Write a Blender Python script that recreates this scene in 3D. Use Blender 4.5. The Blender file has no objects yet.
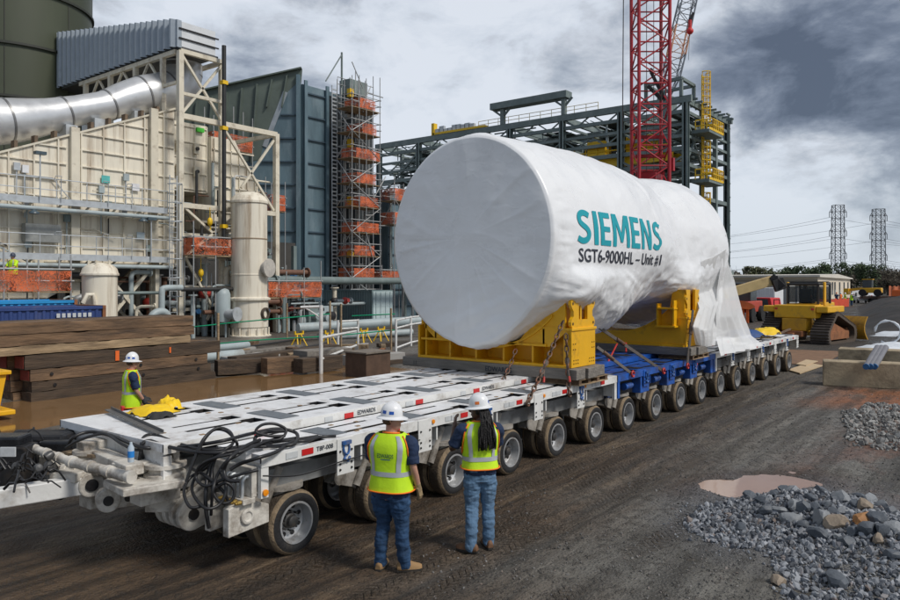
import bpy, bmesh, math, random
from mathutils import Vector, Matrix, noise, Euler
R = random.Random(7)
sc = bpy.context.scene
COL = sc.collection
V = Vector
rad = math.radians
# ---------------------------------------------------------------- camera frame: x runs along the convoy, y away from it, z up
F, HZ, CH = 740.0, 284.0, 3.1
TH = math.atan((1025 - 450) / F)
CT, ST = math.cos(TH), math.sin(TH)
def ray(px, py):
    a = (px - 450) / F
    return (CT + a * ST, ST - a * CT, (HZ - py) / F)
def atz(px, py, z=0.0):
    d = ray(px, py); t = (z - CH) / d[2]; return V((d[0] * t, d[1] * t, z))
def aty(px, py, y):
    d = ray(px, py); t = y / d[1]; return V((d[0] * t, y, CH + d[2] * t))
def atx(px, py, x):
    d = ray(px, py); t = x / d[0]; return V((x, d[1] * t, CH + d[2] * t))
def atd(px, py, D):
    d = ray(px, py); return V((d[0] * D, d[1] * D, CH + d[2] * D))

# ---------------------------------------------------------------- mesh builder
class MB:
    def __init__(s): s.v = []; s.f = []
    def add(s, vs, fs):
        o = len(s.v); s.v += [tuple(p) for p in vs]; s.f += [tuple(i + o for i in q) for q in fs]; return s
    def box(s, x0, x1, y0, y1, z0, z1):
        return s.add([(x0,y0,z0),(x1,y0,z0),(x1,y1,z0),(x0,y1,z0),(x0,y0,z1),(x1,y0,z1),(x1,y1,z1),(x0,y1,z1)],
                     [(0,3,2,1),(4,5,6,7),(0,1,5,4),(1,2,6,5),(2,3,7,6),(3,0,4,7)])
    def obox(s, c, a, b, d):
        c, a, b, d = V(c), V(a), V(b), V(d)
        P = [c-a-b-d, c+a-b-d, c+a+b-d, c-a+b-d, c-a-b+d, c+a-b+d, c+a+b+d, c-a+b+d]
        return s.add(P, [(0,3,2,1),(4,5,6,7),(0,1,5,4),(1,2,6,5),(2,3,7,6),(3,0,4,7)])
    def bar(s, p, q, w, h=None, up=(0,0,1)):
        p, q = V(p), V(q); h = h or w; d = q - p; L = d.length
        if L < 1e-6: return s
        d = d / L; u = V(up)
        if abs(d.dot(u)) > .98: u = V((1,0,0))
        r = d.cross(u).normalized(); u = r.cross(d)
        return s.obox((p+q)/2, d*L/2, r*w/2, u*h/2)
    def tube(s, pts, r, n=8, cap=True):
        pts = [V(p) for p in pts]; m = len(pts)
        rs = r if isinstance(r, (list, tuple)) else [r]*m
        t0 = (pts[1]-pts[0]).normalized()
        u = t0.orthogonal().normalized(); o = len(s.v); prev = t0
        for i in range(m):
            if i == 0: t = t0
            elif i == m-1: t = (pts[i]-pts[i-1]).normalized()
            else:
                t = (pts[i+1]-pts[i-1])
                t = t.normalized() if t.length > 1e-9 else prev
            ax = prev.cross(t)
            if ax.length > 1e-7: u = Matrix.Rotation(prev.angle(t), 3, ax.normalized()) @ u
            prev = t; w = t.cross(u)
            for k in range(n):
                a = 2*math.pi*k/n; s.v.append(tuple(pts[i] + (u*math.cos(a) + w*math.sin(a))*rs[i]))
        for i in range(m-1):
            for k in range(n):
                k2 = (k+1) % n; s.f.append((o+i*n+k, o+i*n+k2, o+(i+1)*n+k2, o+(i+1)*n+k))
        if cap:
            s.f.append(tuple(o+k for k in reversed(range(n)))); s.f.append(tuple(o+(m-1)*n+k for k in range(n)))
        return s
    def rod(s, p, q, r, n=6): return s.tube([p, q], r, n)
    def lathe(s, prof, c=(0,0,0), axis=(0,0,1), n=24):
        c = V(c); ax = V(axis).normalized(); u = ax.orthogonal().normalized()
        if abs(ax.z) > .9: u = V((1,0,0))
        w = ax.cross(u); o = len(s.v); m = len(prof)
        for r, z in prof:
            for k in range(n):
                a = 2*math.pi*k/n; s.v.append(tuple(c + ax*z + (u*math.cos(a)+w*math.sin(a))*max(r, 1e-4)))
        for i in range(m-1):
            for k in range(n):
                k2 = (k+1) % n; s.f.append((o+i*n+k, o+i*n+k2, o+(i+1)*n+k2, o+(i+1)*n+k))
        if prof[0][0] > 1e-3: s.f.append(tuple(o+k for k in reversed(range(n))))
        if prof[-1][0] > 1e-3: s.f.append(tuple(o+(m-1)*n+k for k in range(n)))
        return s
    def prism(s, poly, fn, d0, d1):
        """poly of 2-d points, fn(u, v, d) -> point"""
        n = len(poly)
        s.add([fn(a, b, d0) for a, b in poly] + [fn(a, b, d1) for a, b in poly],
              [tuple(range(n)), tuple(reversed(range(n, 2*n)))] + [(i, n+i, n+(i+1) % n, (i+1) % n) for i in range(n)])
        return s
    def holes(s, x0, x1, y0, y1, z0, z1, hs):
        xs = sorted({x0, x1} | {min(max(v, x0), x1) for h in hs for v in h[:2]}); ys = sorted({y0, y1} | {min(max(v, y0), y1) for h in hs for v in h[2:]})
        def solid(i, j):
            if i < 0 or j < 0 or i >= len(xs)-1 or j >= len(ys)-1: return False
            cx, cy = (xs[i]+xs[i+1])/2, (ys[j]+ys[j+1])/2
            return not any(h[0] < cx < h[1] and h[2] < cy < h[3] for h in hs)
        for i in range(len(xs)-1):
            for j in range(len(ys)-1):
                if not solid(i, j): continue
                a, b, c, d = xs[i], xs[i+1], ys[j], ys[j+1]
                s.add([(a,c,z1),(b,c,z1),(b,d,z1),(a,d,z1)], [(0,1,2,3)]); s.add([(a,c,z0),(b,c,z0),(b,d,z0),(a,d,z0)], [(3,2,1,0)])
                if not solid(i-1, j): s.add([(a,c,z0),(a,d,z0),(a,d,z1),(a,c,z1)], [(3,2,1,0)])
                if not solid(i+1, j): s.add([(b,c,z0),(b,d,z0),(b,d,z1),(b,c,z1)], [(0,1,2,3)])
                if not solid(i, j-1): s.add([(a,c,z0),(b,c,z0),(b,c,z1),(a,c,z1)], [(0,1,2,3)])
                if not solid(i, j+1): s.add([(a,d,z0),(b,d,z0),(b,d,z1),(a,d,z1)], [(3,2,1,0)])
        return s
    def rings(s, rs, cap=True):
        """rs: list of rings of equal length; loft them"""
        n = len(rs[0]); o = len(s.v)
        for r in rs: s.v += [tuple(p) for p in r]
        for i in range(len(rs)-1):
            for k in range(n):
                k2 = (k+1) % n; s.f.append((o+i*n+k, o+i*n+k2, o+(i+1)*n+k2, o+(i+1)*n+k))
        if cap:
            s.f.append(tuple(o+k for k in reversed(range(n)))); s.f.append(tuple(o+(len(rs)-1)*n+k for k in range(n)))
        return s
    def ball(s, c, r, n=10, sq=(1,1,1)):
        c = V(c); m = max(4, n//2); prof = []
        o = len(s.v)
        for i in range(m+1):
            a = -math.pi/2 + math.pi*i/m
            for k in range(n):
                b = 2*math.pi*k/n
                rr = max(math.cos(a), 1e-3)
                s.v.append((c.x+r*sq[0]*rr*math.cos(b), c.y+r*sq[1]*rr*math.sin(b), c.z+r*sq[2]*math.sin(a)))
        for i in range(m):
            for k in range(n):
                k2 = (k+1) % n; s.f.append((o+i*n+k, o+i*n+k2, o+(i+1)*n+k2, o+(i+1)*n+k))
        return s
    def xf(s, M):
        s.v = [tuple(M @ V(p)) for p in s.v]; return s
    def join(s, o): return s.add(o.v, o.f)
    def mesh(s, name, off=None, smooth=None):
        me = bpy.data.meshes.new(name)
        vs = s.v if off is None else [(p[0]-off[0], p[1]-off[1], p[2]-off[2]) for p in s.v]
        me.from_pydata(vs, [], s.f); me.update()
        b = bmesh.new(); b.from_mesh(me); bmesh.ops.recalc_face_normals(b, faces=b.faces); b.to_mesh(me); b.free()
        if smooth is not None:
            me.shade_smooth()
            if smooth < 180: me.set_sharp_from_angle(angle=rad(smooth))
        return me
    def build(s, name, mat, parent=None, off=None, smooth=None, bevel=None):
        """part of a thing (parent given) in the thing's own frame; off = world place of the thing when the builder holds world coordinates"""
        if off is None and parent is not None and parent.get('_w'): off = parent['_w']
        me = s.mesh(name, off, smooth); o = bpy.data.objects.new(name, me); COL.objects.link(o)
        me.materials.append(mat)
        if parent is not None: o.parent = parent
        if bevel:
            m = o.modifiers.new('bevel', 'BEVEL'); m.width = bevel; m.segments = 2; m.limit_method = 'ANGLE'; m.angle_limit = rad(40); m.harden_normals = False
        if parent is not None and parent.get('_w'): o['_w'] = parent['_w']
        return o

def tag(o, label, cat, group=None, kind=None):
    if label: o['label'] = label
    if cat: o['category'] = cat
    if group: o['group'] = group
    if kind: o['kind'] = kind
    return o
def thing(name, label, cat, loc=(0,0,0), rz=0, group=None, world=False):
    o = bpy.data.objects.new(name, None); COL.objects.link(o); o.empty_display_size = .2
    o.location = loc; o.rotation_euler = (0,0,rz); tag(o, label, cat, group)
    if world: o['_w'] = tuple(loc)
    return o
def solo(name, label, cat, mb, mat, loc, group=None, smooth=None, bevel=None, kind=None):
    """a thing that is one mesh, given in world coordinates, its origin put at loc"""
    o = mb.build(name, mat, None, loc, smooth, bevel); o.location = loc; return tag(o, label, cat, group, kind)
class Many:
    """collects boxes and rods that become one part object each"""
    def __init__(s): s.l = []
    def __getattr__(s, k):
        if k.startswith('_'): raise AttributeError(k)
        def f(*a, **kw): q = MB(); getattr(q, k)(*a, **kw); s.l.append(q)
        return f
    def build(s, name, mat, parent, **kw):
        for q in s.l: q.build(name, mat, parent, **kw)
def copy_tree(o, parent=None, index=None):
    index = index if index is not None else {}
    c = o.copy(); COL.objects.link(c)
    if parent is not None: c.parent = parent
    for ch in list(o.children): copy_tree(ch, c, index)
    return c

# ---------------------------------------------------------------- materials
MATS = {}
def M(name, col, rough=.6, metal=0.0, var=.25, scale=2.0, dirt=None, damt=.5, dscale=1.2, bump=0.0, bscale=12.0, stretch=(1,1,1), spec=.5, alpha=None, coat=0, rvar=.15, emit=0):
    if name in MATS: return MATS[name]
    m = bpy.data.materials.new(name); m.use_nodes = True; nt = m.node_tree; N = nt.nodes; L = nt.links
    b = N['Principled BSDF']; tc = N.new('ShaderNodeTexCoord'); mp = N.new('ShaderNodeMapping'); mp.inputs['Scale'].default_value = stretch
    L.new(tc.outputs['Object'], mp.inputs['Vector'])
    nz = N.new('ShaderNodeTexNoise'); nz.inputs['Scale'].default_value = scale; nz.inputs['Detail'].default_value = 6; nz.inputs['Roughness'].default_value = .62
    L.new(mp.outputs[0], nz.inputs['Vector'])
    rp = N.new('ShaderNodeValToRGB'); c = col
    lo = [max(0, x*(1-var)) for x in c]; hi = [min(1, x*(1+var*.7)) for x in c]
    rp.color_ramp.elements[0].position = .3; rp.color_ramp.elements[1].position = .72
    rp.color_ramp.elements[0].color = (*lo, 1); rp.color_ramp.elements[1].color = (*hi, 1)
    L.new(nz.outputs['Fac'], rp.inputs[0]); out = rp.outputs[0]
    if dirt is not None:
        n2 = N.new('ShaderNodeTexNoise'); n2.inputs['Scale'].default_value = dscale; n2.inputs['Detail'].default_value = 9; n2.inputs['Roughness'].default_value = .7
        L.new(mp.outputs[0], n2.inputs['Vector'])
        r2 = N.new('ShaderNodeMapRange'); r2.inputs[1].default_value = .62-.3*damt; r2.inputs[2].default_value = .78-.2*damt; r2.inputs[4].default_value = min(1, .35+damt)
        L.new(n2.outputs['Fac'], r2.inputs[0])
        mx = N.new('ShaderNodeMix'); mx.data_type = 'RGBA'; L.new(r2.outputs[0], mx.inputs['Factor']); L.new(out, mx.inputs['A']); mx.inputs['B'].default_value = (*dirt, 1); out = mx.outputs['Result']
    L.new(out, b.inputs['Base Color'])
    b.inputs['Metallic'].default_value = metal; b.inputs['Specular IOR Level'].default_value = spec
    rr = N.new('ShaderNodeMapRange'); rr.inputs[3].default_value = max(.03, rough-rvar); rr.inputs[4].default_value = min(1, rough+rvar); L.new(nz.outputs['Fac'], rr.inputs[0]); L.new(rr.outputs[0], b.inputs['Roughness'])
    if coat: b.inputs['Coat Weight'].default_value = coat; b.inputs['Coat Roughness'].default_value = .15
    if bump:
        n3 = N.new('ShaderNodeTexNoise'); n3.inputs['Scale'].default_value = bscale; n3.inputs['Detail'].default_value = 5; L.new(mp.outputs[0], n3.inputs['Vector'])
        bp = N.new('ShaderNodeBump'); bp.inputs['Strength'].default_value = min(1, bump); bp.inputs['Distance'].default_value = .02 if bump <= 1 else .02*bump
        L.new(n3.outputs['Fac'], bp.inputs['Height']); L.new(bp.outputs[0], b.inputs['Normal'])
    if alpha is not None: b.inputs['Alpha'].default_value = alpha
    MATS[name] = m; return m

white_paint = M('trailer_white', (.72,.72,.70), .5, 0, .1, 3, (.22,.17,.12), .36, 2.2, .15, 20)
deck_white = M('deck_white', (.80,.81,.82), .42, 0, .10, 4, (.24,.19,.145), .34, 2.6, .2, 30)
grime_white = M('grimy_white', (.64,.61,.55), .55, 0, .2, 5, (.13,.09,.055), .52, 3.5, .3, 25)
blue_paint = M('trailer_blue', (.012,.10,.44), .45, 0, .35, 2.5, (.035,.035,.035), .50, 2.2, .2, 20, coat=.2)
dark_steel = M('dark_steel', (.02,.02,.022), .5, .2, .4, 5, (.06,.046,.034), .4, 3, .3, 20)
grey_steel = M('grey_steel', (.33,.34,.35), .5, .3, .2, 4, (.12,.10,.08), .35, 2)
pad_grey = M('grip_pad_grey', (.16,.18,.20), .65, 0, .2, 12, (.3,.29,.27), .25, 5, .4, 60)
rubber = M('tyre_rubber', (.014,.014,.015), .75, 0, .3, 8, (.05,.04,.03), .35, 6, .4, 40)
mud_rubber = M('muddy_tread', (.085,.064,.044), .9, 0, .4, 7, (.03,.026,.022), .42, 5, .9, 30)
mud_edge = M('muddy_shoulder', (.25,.185,.115), .9, 0, .35, 9, (.07,.055,.04), .40, 7, .8, 40)
rim_metal = M('rim_silver', (.52,.53,.54), .38, .45, .15, 6, (.19,.145,.10), .42, 6)
red_reflect = M('red_reflector', (.55,.018,.018), .3, 0, .1, 10)
white_reflect = M('white_reflector', (.55,.57,.58), .3, 0, .1, 10)
orange_lamp = M('orange_marker', (.85,.28,.01), .3, 0, .05, 10)
yellow_steel = M('saddle_yellow', (.80,.43,.008), .42, 0, .10, 2.5, (.22,.11,.02), .27, 2.4, .15, 15)
ink = M('dark_ink', (.03,.035,.05), .6, 0, .15, 8)
teal_ink = M('teal_ink', (.0,.33,.40), .55, 0, .06, 2)
hose_black = M('hose_black', (.018,.018,.02), .45, 0, .3, 10)
chain_rust = M('chain_rust', (.13,.085,.06), .6, .5, .5, 14, (.35,.08,.03), .35, 9)
chain_dark = M('strap_dark', (.10,.085,.075), .7, 0, .4, 8)
binder_red = M('binder_red', (.5,.04,.03), .5, 0, .3, 8)
timber_old = M('old_timber', (.185,.115,.066), .85, 0, .6, 2.2, (.05,.036,.027), .52, 1.6, .9, 9, stretch=(.35,2.5,3.2))
timber_dark = M('dark_timber', (.085,.058,.038), .85, 0, .6, 2.2, (.03,.023,.018), .52, 1.6, .9, 9, stretch=(.35,2.5,3.2))
timber_pale = M('pale_timber', (.36,.26,.155), .85, 0, .5, 2.2, (.10,.066,.042), .5, 1.6, .8, 9, stretch=(.35,2.5,3.2))
timber_grey = M('grey_timber', (.22,.20,.175), .85, 0, .4, 2, (.10,.09,.08), .42, 1.6, .9, 9, stretch=(3,.35,3))
timber_end = M('timber_end_red', (.26,.045,.03), .85, 0, .35, 4, (.06,.03,.02), .4, 4, .5, 20)
cream = M('casing_cream', (.78,.725,.60), .6, 0, .10, .6, (.30,.215,.135), .46, .9, .12, 4, stretch=(2.2,2.2,.16))
cream_steel = M('cream_steel', (.70,.645,.52), .6, 0, .1, 1.2, (.26,.20,.14), .38, 1.6)
galv = M('galvanised', (.50,.53,.55), .45, .35, .15, 3, (.30,.29,.27), .25, 2)
silver_duct = M('silver_cladding', (.66,.67,.68), .34, .5, .12, 1.0, (.42,.42,.42), .3, .8, .08, 3)
boiler_blue = M('boiler_blue_grey', (.115,.18,.215), .5, 0, .32, .6, (.22,.28,.31), .40, .7, stretch=(1,1,.3))
boiler_green = M('boiler_green', (.115,.145,.125), .6, 0, .2, .6, (.05,.06,.045), .3, .5)
stack_green = M('stack_green', (.055,.065,.038), .55, 0, .2, .25, (.035,.04,.025), .35, .2, stretch=(1,1,.3))
corr_blue = M('corrugated_grey', (.36,.41,.46), .5, .2, .15, .8, (.2,.22,.24), .3, .8)
hall_steel = M('hall_steel', (.17,.215,.21), .6, 0, .3, .5, (.28,.29,.27), .3, .5)
orange_net = M('orange_netting', (.66,.145,.05), .8, 0, .35, 1.5, (.42,.085,.035), .42, 2.2, .5, 10)
def perforate(m, amt):
    nt = m.node_tree; N = nt.nodes; b = N['Principled BSDF']; tc = N.new('ShaderNodeTexCoord'); v = N.new('ShaderNodeTexVoronoi'); v.inputs['Scale'].default_value = 26.0; nt.links.new(tc.outputs['Object'], v.inputs['Vector'])
    n = N.new('ShaderNodeTexNoise'); n.inputs['Scale'].default_value = 1.1; n.inputs['Detail'].default_value = 4; nt.links.new(tc.outputs['Object'], n.inputs['Vector'])
    a = N.new('ShaderNodeMath'); a.operation = 'MULTIPLY_ADD'; a.inputs[1].default_value = 1.1; a.inputs[2].default_value = -.08; nt.links.new(n.outputs['Fac'], a.inputs[0])
    g = N.new('ShaderNodeMath'); g.operation = 'GREATER_THAN'; nt.links.new(v.outputs['Distance'], g.inputs[0]); nt.links.new(a.outputs[0], g.inputs[1])
    r = N.new('ShaderNodeMapRange'); r.inputs[3].default_value = 1.0; r.inputs[4].default_value = .0; nt.links.new(g.outputs[0], r.inputs[0]); inv = N.new('ShaderNodeMath'); inv.operation = 'SUBTRACT'; inv.inputs[0].default_value = 1.0; nt.links.new(r.outputs[0], inv.inputs[1])
    nt.links.new(inv.outputs[0], b.inputs['Alpha'])
perforate(orange_net, .0)
scaff = M('scaffold_tube', (.42,.43,.43), .5, .4, .2, 1.5, (.2,.16,.12), .3, 1.5)
pipe_grey = M('pipe_grey', (.36,.42,.43), .5, 0, .12, 1, (.22,.2,.17), .3, .8)
pipe_black = M('pipe_black', (.025,.025,.025), .5, 0, .3, 2)
safety_yellow = M('safety_yellow', (.83,.52,.012), .5, 0, .12, 2, (.35,.2,.03), .2, 2)
crane_red = M('crane_red', (.42,.018,.03), .5, 0, .2, .8)
boom_grey = M('boom_grey', (.20,.22,.25), .5, .2, .2, .6)
boom_orange = M('boom_orange', (.62,.30,.17), .6, 0, .2, .6)
cont_blue = M('container_blue', (.02,.28,.60), .5, 0, .15, 1, (.10,.10,.10), .25, 1)
cont_navy = M('container_navy', (.03,.06,.20), .5, 0, .2, 1, (.10,.09,.09), .3, 1)
cont_grey = M('container_grey', (.17,.235,.245), .55, 0, .2, 1, (.2,.2,.19), .25, 1)
cont_pale = M('container_pale', (.46,.56,.57), .55, 0, .15, 1, (.2,.2,.19), .25, 1)
skip_yellow = M('skip_yellow', (.78,.42,.01), .5, 0, .12, 2, (.25,.14,.04), .3, 2.5)
tan_mat = M('tan_mat', (.43,.35,.235), .9, 0, .25, 1.4, (.075,.055,.035), .46, .9, .5, 12)
plywood = M('plywood', (.55,.42,.26), .8, 0, .2, 2, (.3,.2,.12), .3, 2)
brown_mat = M('brown_mat', (.22,.125,.07), .85, 0, .3, 3, (.1,.06,.04), .4, 2, .4, 12)
glass_dark = M('cab_glass', (.03,.05,.055), .08, 0, .2, 1, spec=.8)
hall_glass = M('window_dark', (.07,.085,.095), .15, 0, .2, 1)
dozer_yellow = M('dozer_yellow', (.78,.42,.012), .45, 0, .1, 2, (.22,.12,.04), .36, 2)
track_mud = M('track_mud', (.10,.075,.055), .85, 0, .4, 4, (.03,.028,.026), .45, 4, .6, 12)
rust_mud = M('rust_mud', (.30,.12,.05), .85, 0, .3, 3, (.1,.05,.03), .4, 2.5, .5, 12)
tarp_yellow = M('tarp_yellow', (.85,.56,.01), .55, 0, .15, 3, bump=.3, bscale=10)
tarp_blue = M('tarp_blue', (.02,.07,.22), .55, 0, .3, 3, bump=.3, bscale=10)
rope_green = M('rope_green', (.0,.34,.16), .7, 0, .2, 3)
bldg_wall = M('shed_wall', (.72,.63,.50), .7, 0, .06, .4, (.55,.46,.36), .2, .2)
bldg_shade = M('shed_wall_shaded', (.40,.345,.275), .7, 0, .1, .4)  # shed wall colour darkened to paint its shaded front
bldg_roof = M('shed_roof', (.68,.64,.56), .6, 0, .08, .4)
white_misc = M('white_goods', (.72,.73,.74), .5, 0, .1, 1)
red_misc = M('red_paint', (.6,.03,.03), .5, 0, .15, 1)
orange_misc = M('orange_paint', (.82,.16,.03), .5, 0, .15, 1)
bark = M('bark', (.11,.085,.065), .9, 0, .3, 2)
concrete = M('concrete', (.36,.35,.33), .85, 0, .15, 2, (.2,.18,.15), .35, 1, .4, 20)
# ================================================================ camera, sky, sun
cd = bpy.data.cameras.new('camera'); cam = bpy.data.objects.new('camera', cd); COL.objects.link(cam)
cam.location = (0, 0, CH); cam.rotation_euler = (rad(90), 0, TH - rad(90))
cd.sensor_width = 36; cd.lens = F*36/900; cd.shift_y = -(300-HZ)/900; cd.clip_start = .1; cd.clip_end = 4000
sc.camera = cam
sc.view_settings.view_transform = 'Standard'; sc.view_settings.look = 'None'; sc.view_settings.gamma = 1; sc.view_settings.exposure = .78
sc.view_settings.use_curve_mapping = False
SUN_EL, SUN_AZ = rad(48), V((.10, -1.0, 0)).normalized()
sd = bpy.data.lights.new('sun', 'SUN'); sd.energy = 1.5; sd.angle = rad(12); sd.color = (1, .95, .88)
sun = bpy.data.objects.new('sun', sd); COL.objects.link(sun)
sdir = V((SUN_AZ.x*math.cos(SUN_EL), SUN_AZ.y*math.cos(SUN_EL), math.sin(SUN_EL)))
sun.rotation_euler = sdir.to_track_quat('Z', 'Y').to_euler(); sun.location = (0, -20, 60)

wd = bpy.data.worlds.new('World'); sc.world = wd; wd.use_nodes = True
nt = wd.node_tree; N = nt.nodes; L = nt.links
bg = N['Background']; bg.inputs['Strength'].default_value = .1
sky = N.new('ShaderNodeTexSky'); sky.sky_type = 'NISHITA'; sky.sun_disc = False; sky.sun_elevation = SUN_EL; sky.sun_rotation = math.atan2(SUN_AZ.x, SUN_AZ.y)
tc = N.new('ShaderNodeTexCoord')
def vm(op, a, b=None):
    n = N.new('ShaderNodeVectorMath'); n.operation = op
    for i, q in enumerate((a, b)):
        if q is None: continue
        if hasattr(q, 'links'): L.new(q, n.inputs[i])
        else: n.inputs[i].default_value = q
    return n
def ma(op, a, b=None, c=None, clamp=False):
    n = N.new('ShaderNodeMath'); n.operation = op; n.use_clamp = clamp
    for i, q in enumerate((a, b, c)):
        if q is None: continue
        if hasattr(q, 'links'): L.new(q, n.inputs[i])
        else: n.inputs[i].default_value = q
    return n.outputs[0]
dirn = vm('NORMALIZE', tc.outputs['Generated']).outputs[0]
sp = N.new('ShaderNodeSeparateXYZ'); L.new(dirn, sp.inputs[0])
zc = ma('MAXIMUM', sp.outputs['Z'], 0.0)
den = ma('ADD', zc, .16)
cmb = N.new('ShaderNodeCombineXYZ')
L.new(ma('DIVIDE', sp.outputs['X'], den), cmb.inputs[0]); L.new(ma('DIVIDE', sp.outputs['Y'], den), cmb.inputs[1])
def nse(scale, detail, rough, off, dist=0.0):
    mp = N.new('ShaderNodeMapping'); mp.inputs['Location'].default_value = off; mp.inputs['Scale'].default_value = (1, 1, 2.1); L.new(dirn, mp.inputs[0])
    n = N.new('ShaderNodeTexNoise'); n.inputs['Scale'].default_value = scale; n.inputs['Detail'].default_value = detail; n.inputs['Roughness'].default_value = rough; n.inputs['Distortion'].default_value = dist
    L.new(mp.outputs[0], n.inputs['Vector']); return n.outputs['Fac']
big = nse(2.6, 8, .55, (3.1, 1.2, 0), .25)
fine = nse(6.5, 10, .60, (7.7, 4.2, 2), .25)
def blob(px, py, width):
    d = V(ray(px, py)).normalized(); dt = vm('DOT_PRODUCT', dirn, tuple(d)).outputs['Value']
    mr = N.new('ShaderNodeMapRange'); mr.interpolation_type = 'SMOOTHSTEP'
    mr.inputs[1].default_value = math.cos(rad(width)); mr.inputs[2].default_value = 1.0; L.new(dt, mr.inputs[0]); return mr.outputs[0]
mod = ma('ADD', ma('MULTIPLY', fine, 1.0), .5)
dens = ma('ADD', ma('ADD', ma('MULTIPLY', big, 1.25), ma('MULTIPLY', fine, 1.25)), -.735)
for bx, by, bw, amt in ((800, 65, 12, .13), (880, 25, 14, .12), (895, 140, 8, .12), (755, 85, 6, .07), (290, 25, 13, -.05), (420, 20, 9, .05), (190, 30, 8, -.03), (700, 15, 8, -.05), (480, 70, 14, -.06), (600, 130, 12, -.04), (880, 265, 12, -.12), (770, 255, 8, -.08)):
    dens = ma('ADD', dens, ma('MULTIPLY', ma('MULTIPLY', blob(bx, by, bw), mod), amt))
cr = N.new('ShaderNodeValToRGB'); E_ = cr.color_ramp.elements
E_[0].position = .34; E_[0].color = (.56, .595, .65, 1); E_[1].position = 1.0; E_[1].color = (.07, .088, .125, 1)
for p_, c_ in ((.44, (.50, .54, .60)), (.52, (.42, .45, .50)), (.60, (.32, .355, .41)), (.70, (.215, .245, .30)), (.84, (.125, .15, .20))):
    e = E_.new(p_); e.color = (*c_, 1)
L.new(dens, cr.inputs[0])
hzn = N.new('ShaderNodeMapRange'); hzn.inputs[1].default_value = 0.0; hzn.inputs[2].default_value = .16; hzn.inputs[3].default_value = .55; hzn.inputs[4].default_value = 0; L.new(zc, hzn.inputs[0])
mh = N.new('ShaderNodeMix'); mh.data_type = 'RGBA'; L.new(hzn.outputs[0], mh.inputs['Factor']); L.new(cr.outputs[0], mh.inputs['A']); mh.inputs['B'].default_value = (.44, .50, .56, 1)
# unseen sky overhead and behind the viewer dimmed to deepen the shade
ovh = N.new('ShaderNodeMapRange'); ovh.inputs[1].default_value = .42; ovh.inputs[2].default_value = .75; ovh.inputs[3].default_value = 1.0; ovh.inputs[4].default_value = .5; L.new(sp.outputs['Z'], ovh.inputs[0])
bdot = vm('DOT_PRODUCT', dirn, (-CT, -ST, 0)).outputs['Value']; bhd = N.new('ShaderNodeMapRange'); bhd.inputs[1].default_value = -.1; bhd.inputs[2].default_value = .5; bhd.inputs[3].default_value = 1.0; bhd.inputs[4].default_value = .62; L.new(bdot, bhd.inputs[0])
wgt = ma('MULTIPLY', ma('MULTIPLY', ovh.outputs[0], bhd.outputs[0]), 7.7)
sc10 = vm('SCALE', mh.outputs['Result']); L.new(wgt, sc10.inputs['Scale'])
mx = N.new('ShaderNodeMix'); mx.data_type = 'RGBA'; bl_ = N.new('ShaderNodeMapRange'); bl_.inputs[1].default_value = -.1; bl_.inputs[2].default_value = .5; bl_.inputs[3].default_value = .94; bl_.inputs[4].default_value = .70; L.new(bdot, bl_.inputs[0]); L.new(bl_.outputs[0], mx.inputs['Factor'])
L.new(sky.outputs[0], mx.inputs['A']); L.new(sc10.outputs[0], mx.inputs['B']); L.new(mx.outputs['Result'], bg.inputs['Color'])

# ================================================================ ground
def sstep(a, b, x):
    t = min(1, max(0, (x-a)/(b-a))); return t*t*(3-2*t)
def fbm(x, y, z=0, o=4):
    s = 0; a = 1; 
    for i in range(o): s += a*noise.noise((x, y, z+i*7.3)); x *= 2.03; y *= 2.03; a *= .5
    return s
def pool(x, y):   # brown flooded area between trailer and timber pile
    w = .5*fbm(x*.5, y*.5, 3)
    return sstep(16.6, 17.8, y+w*.6) * (1-sstep(20.9, 21.9, y+w*.3 + max(0, x-15.0)*.12)) * (1-sstep(20.0, 21.6, x+w)) * sstep(-6, -4, x)
def pinkp(x, y):
    u = ((x-11.95)*.87 - (y-3.2)*.5); v = ((x-11.95)*.5 + (y-3.2)*.87)
    d = math.sqrt((u/1.02)**2 + (v/.55)**2) + .42*fbm(x*1.6, y*1.6, 9)
    return 1-sstep(.75, 1.25, d)
def inpoly(x, y, P):
    c = False; j = len(P)-1
    for i in range(len(P)):
        if (P[i][1] > y) != (P[j][1] > y) and x < (P[j][0]-P[i][0])*(y-P[i][1])/(P[j][1]-P[i][1])+P[i][0]: c = not c
        j = i
    return c
def heap(x, y):
    h = 0
    for (px, py, r, k) in ((838, 520, 1.0, .22), (790, 515, .8, .11), (880, 550, .8, .12), (930, 560, 1.2, .22), (830, 570, .8, .05)):
        c = HEAPC[(px, py)]; d = ((x-c.x)**2+(y-c.y)**2)/(r*r); h += k*math.exp(-d*1.6)
    return h
HEAPC = {(px, py): atz(px, py) for px, py in ((838, 520), (790, 515), (880, 550), (930, 560), (830, 570))}
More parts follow.
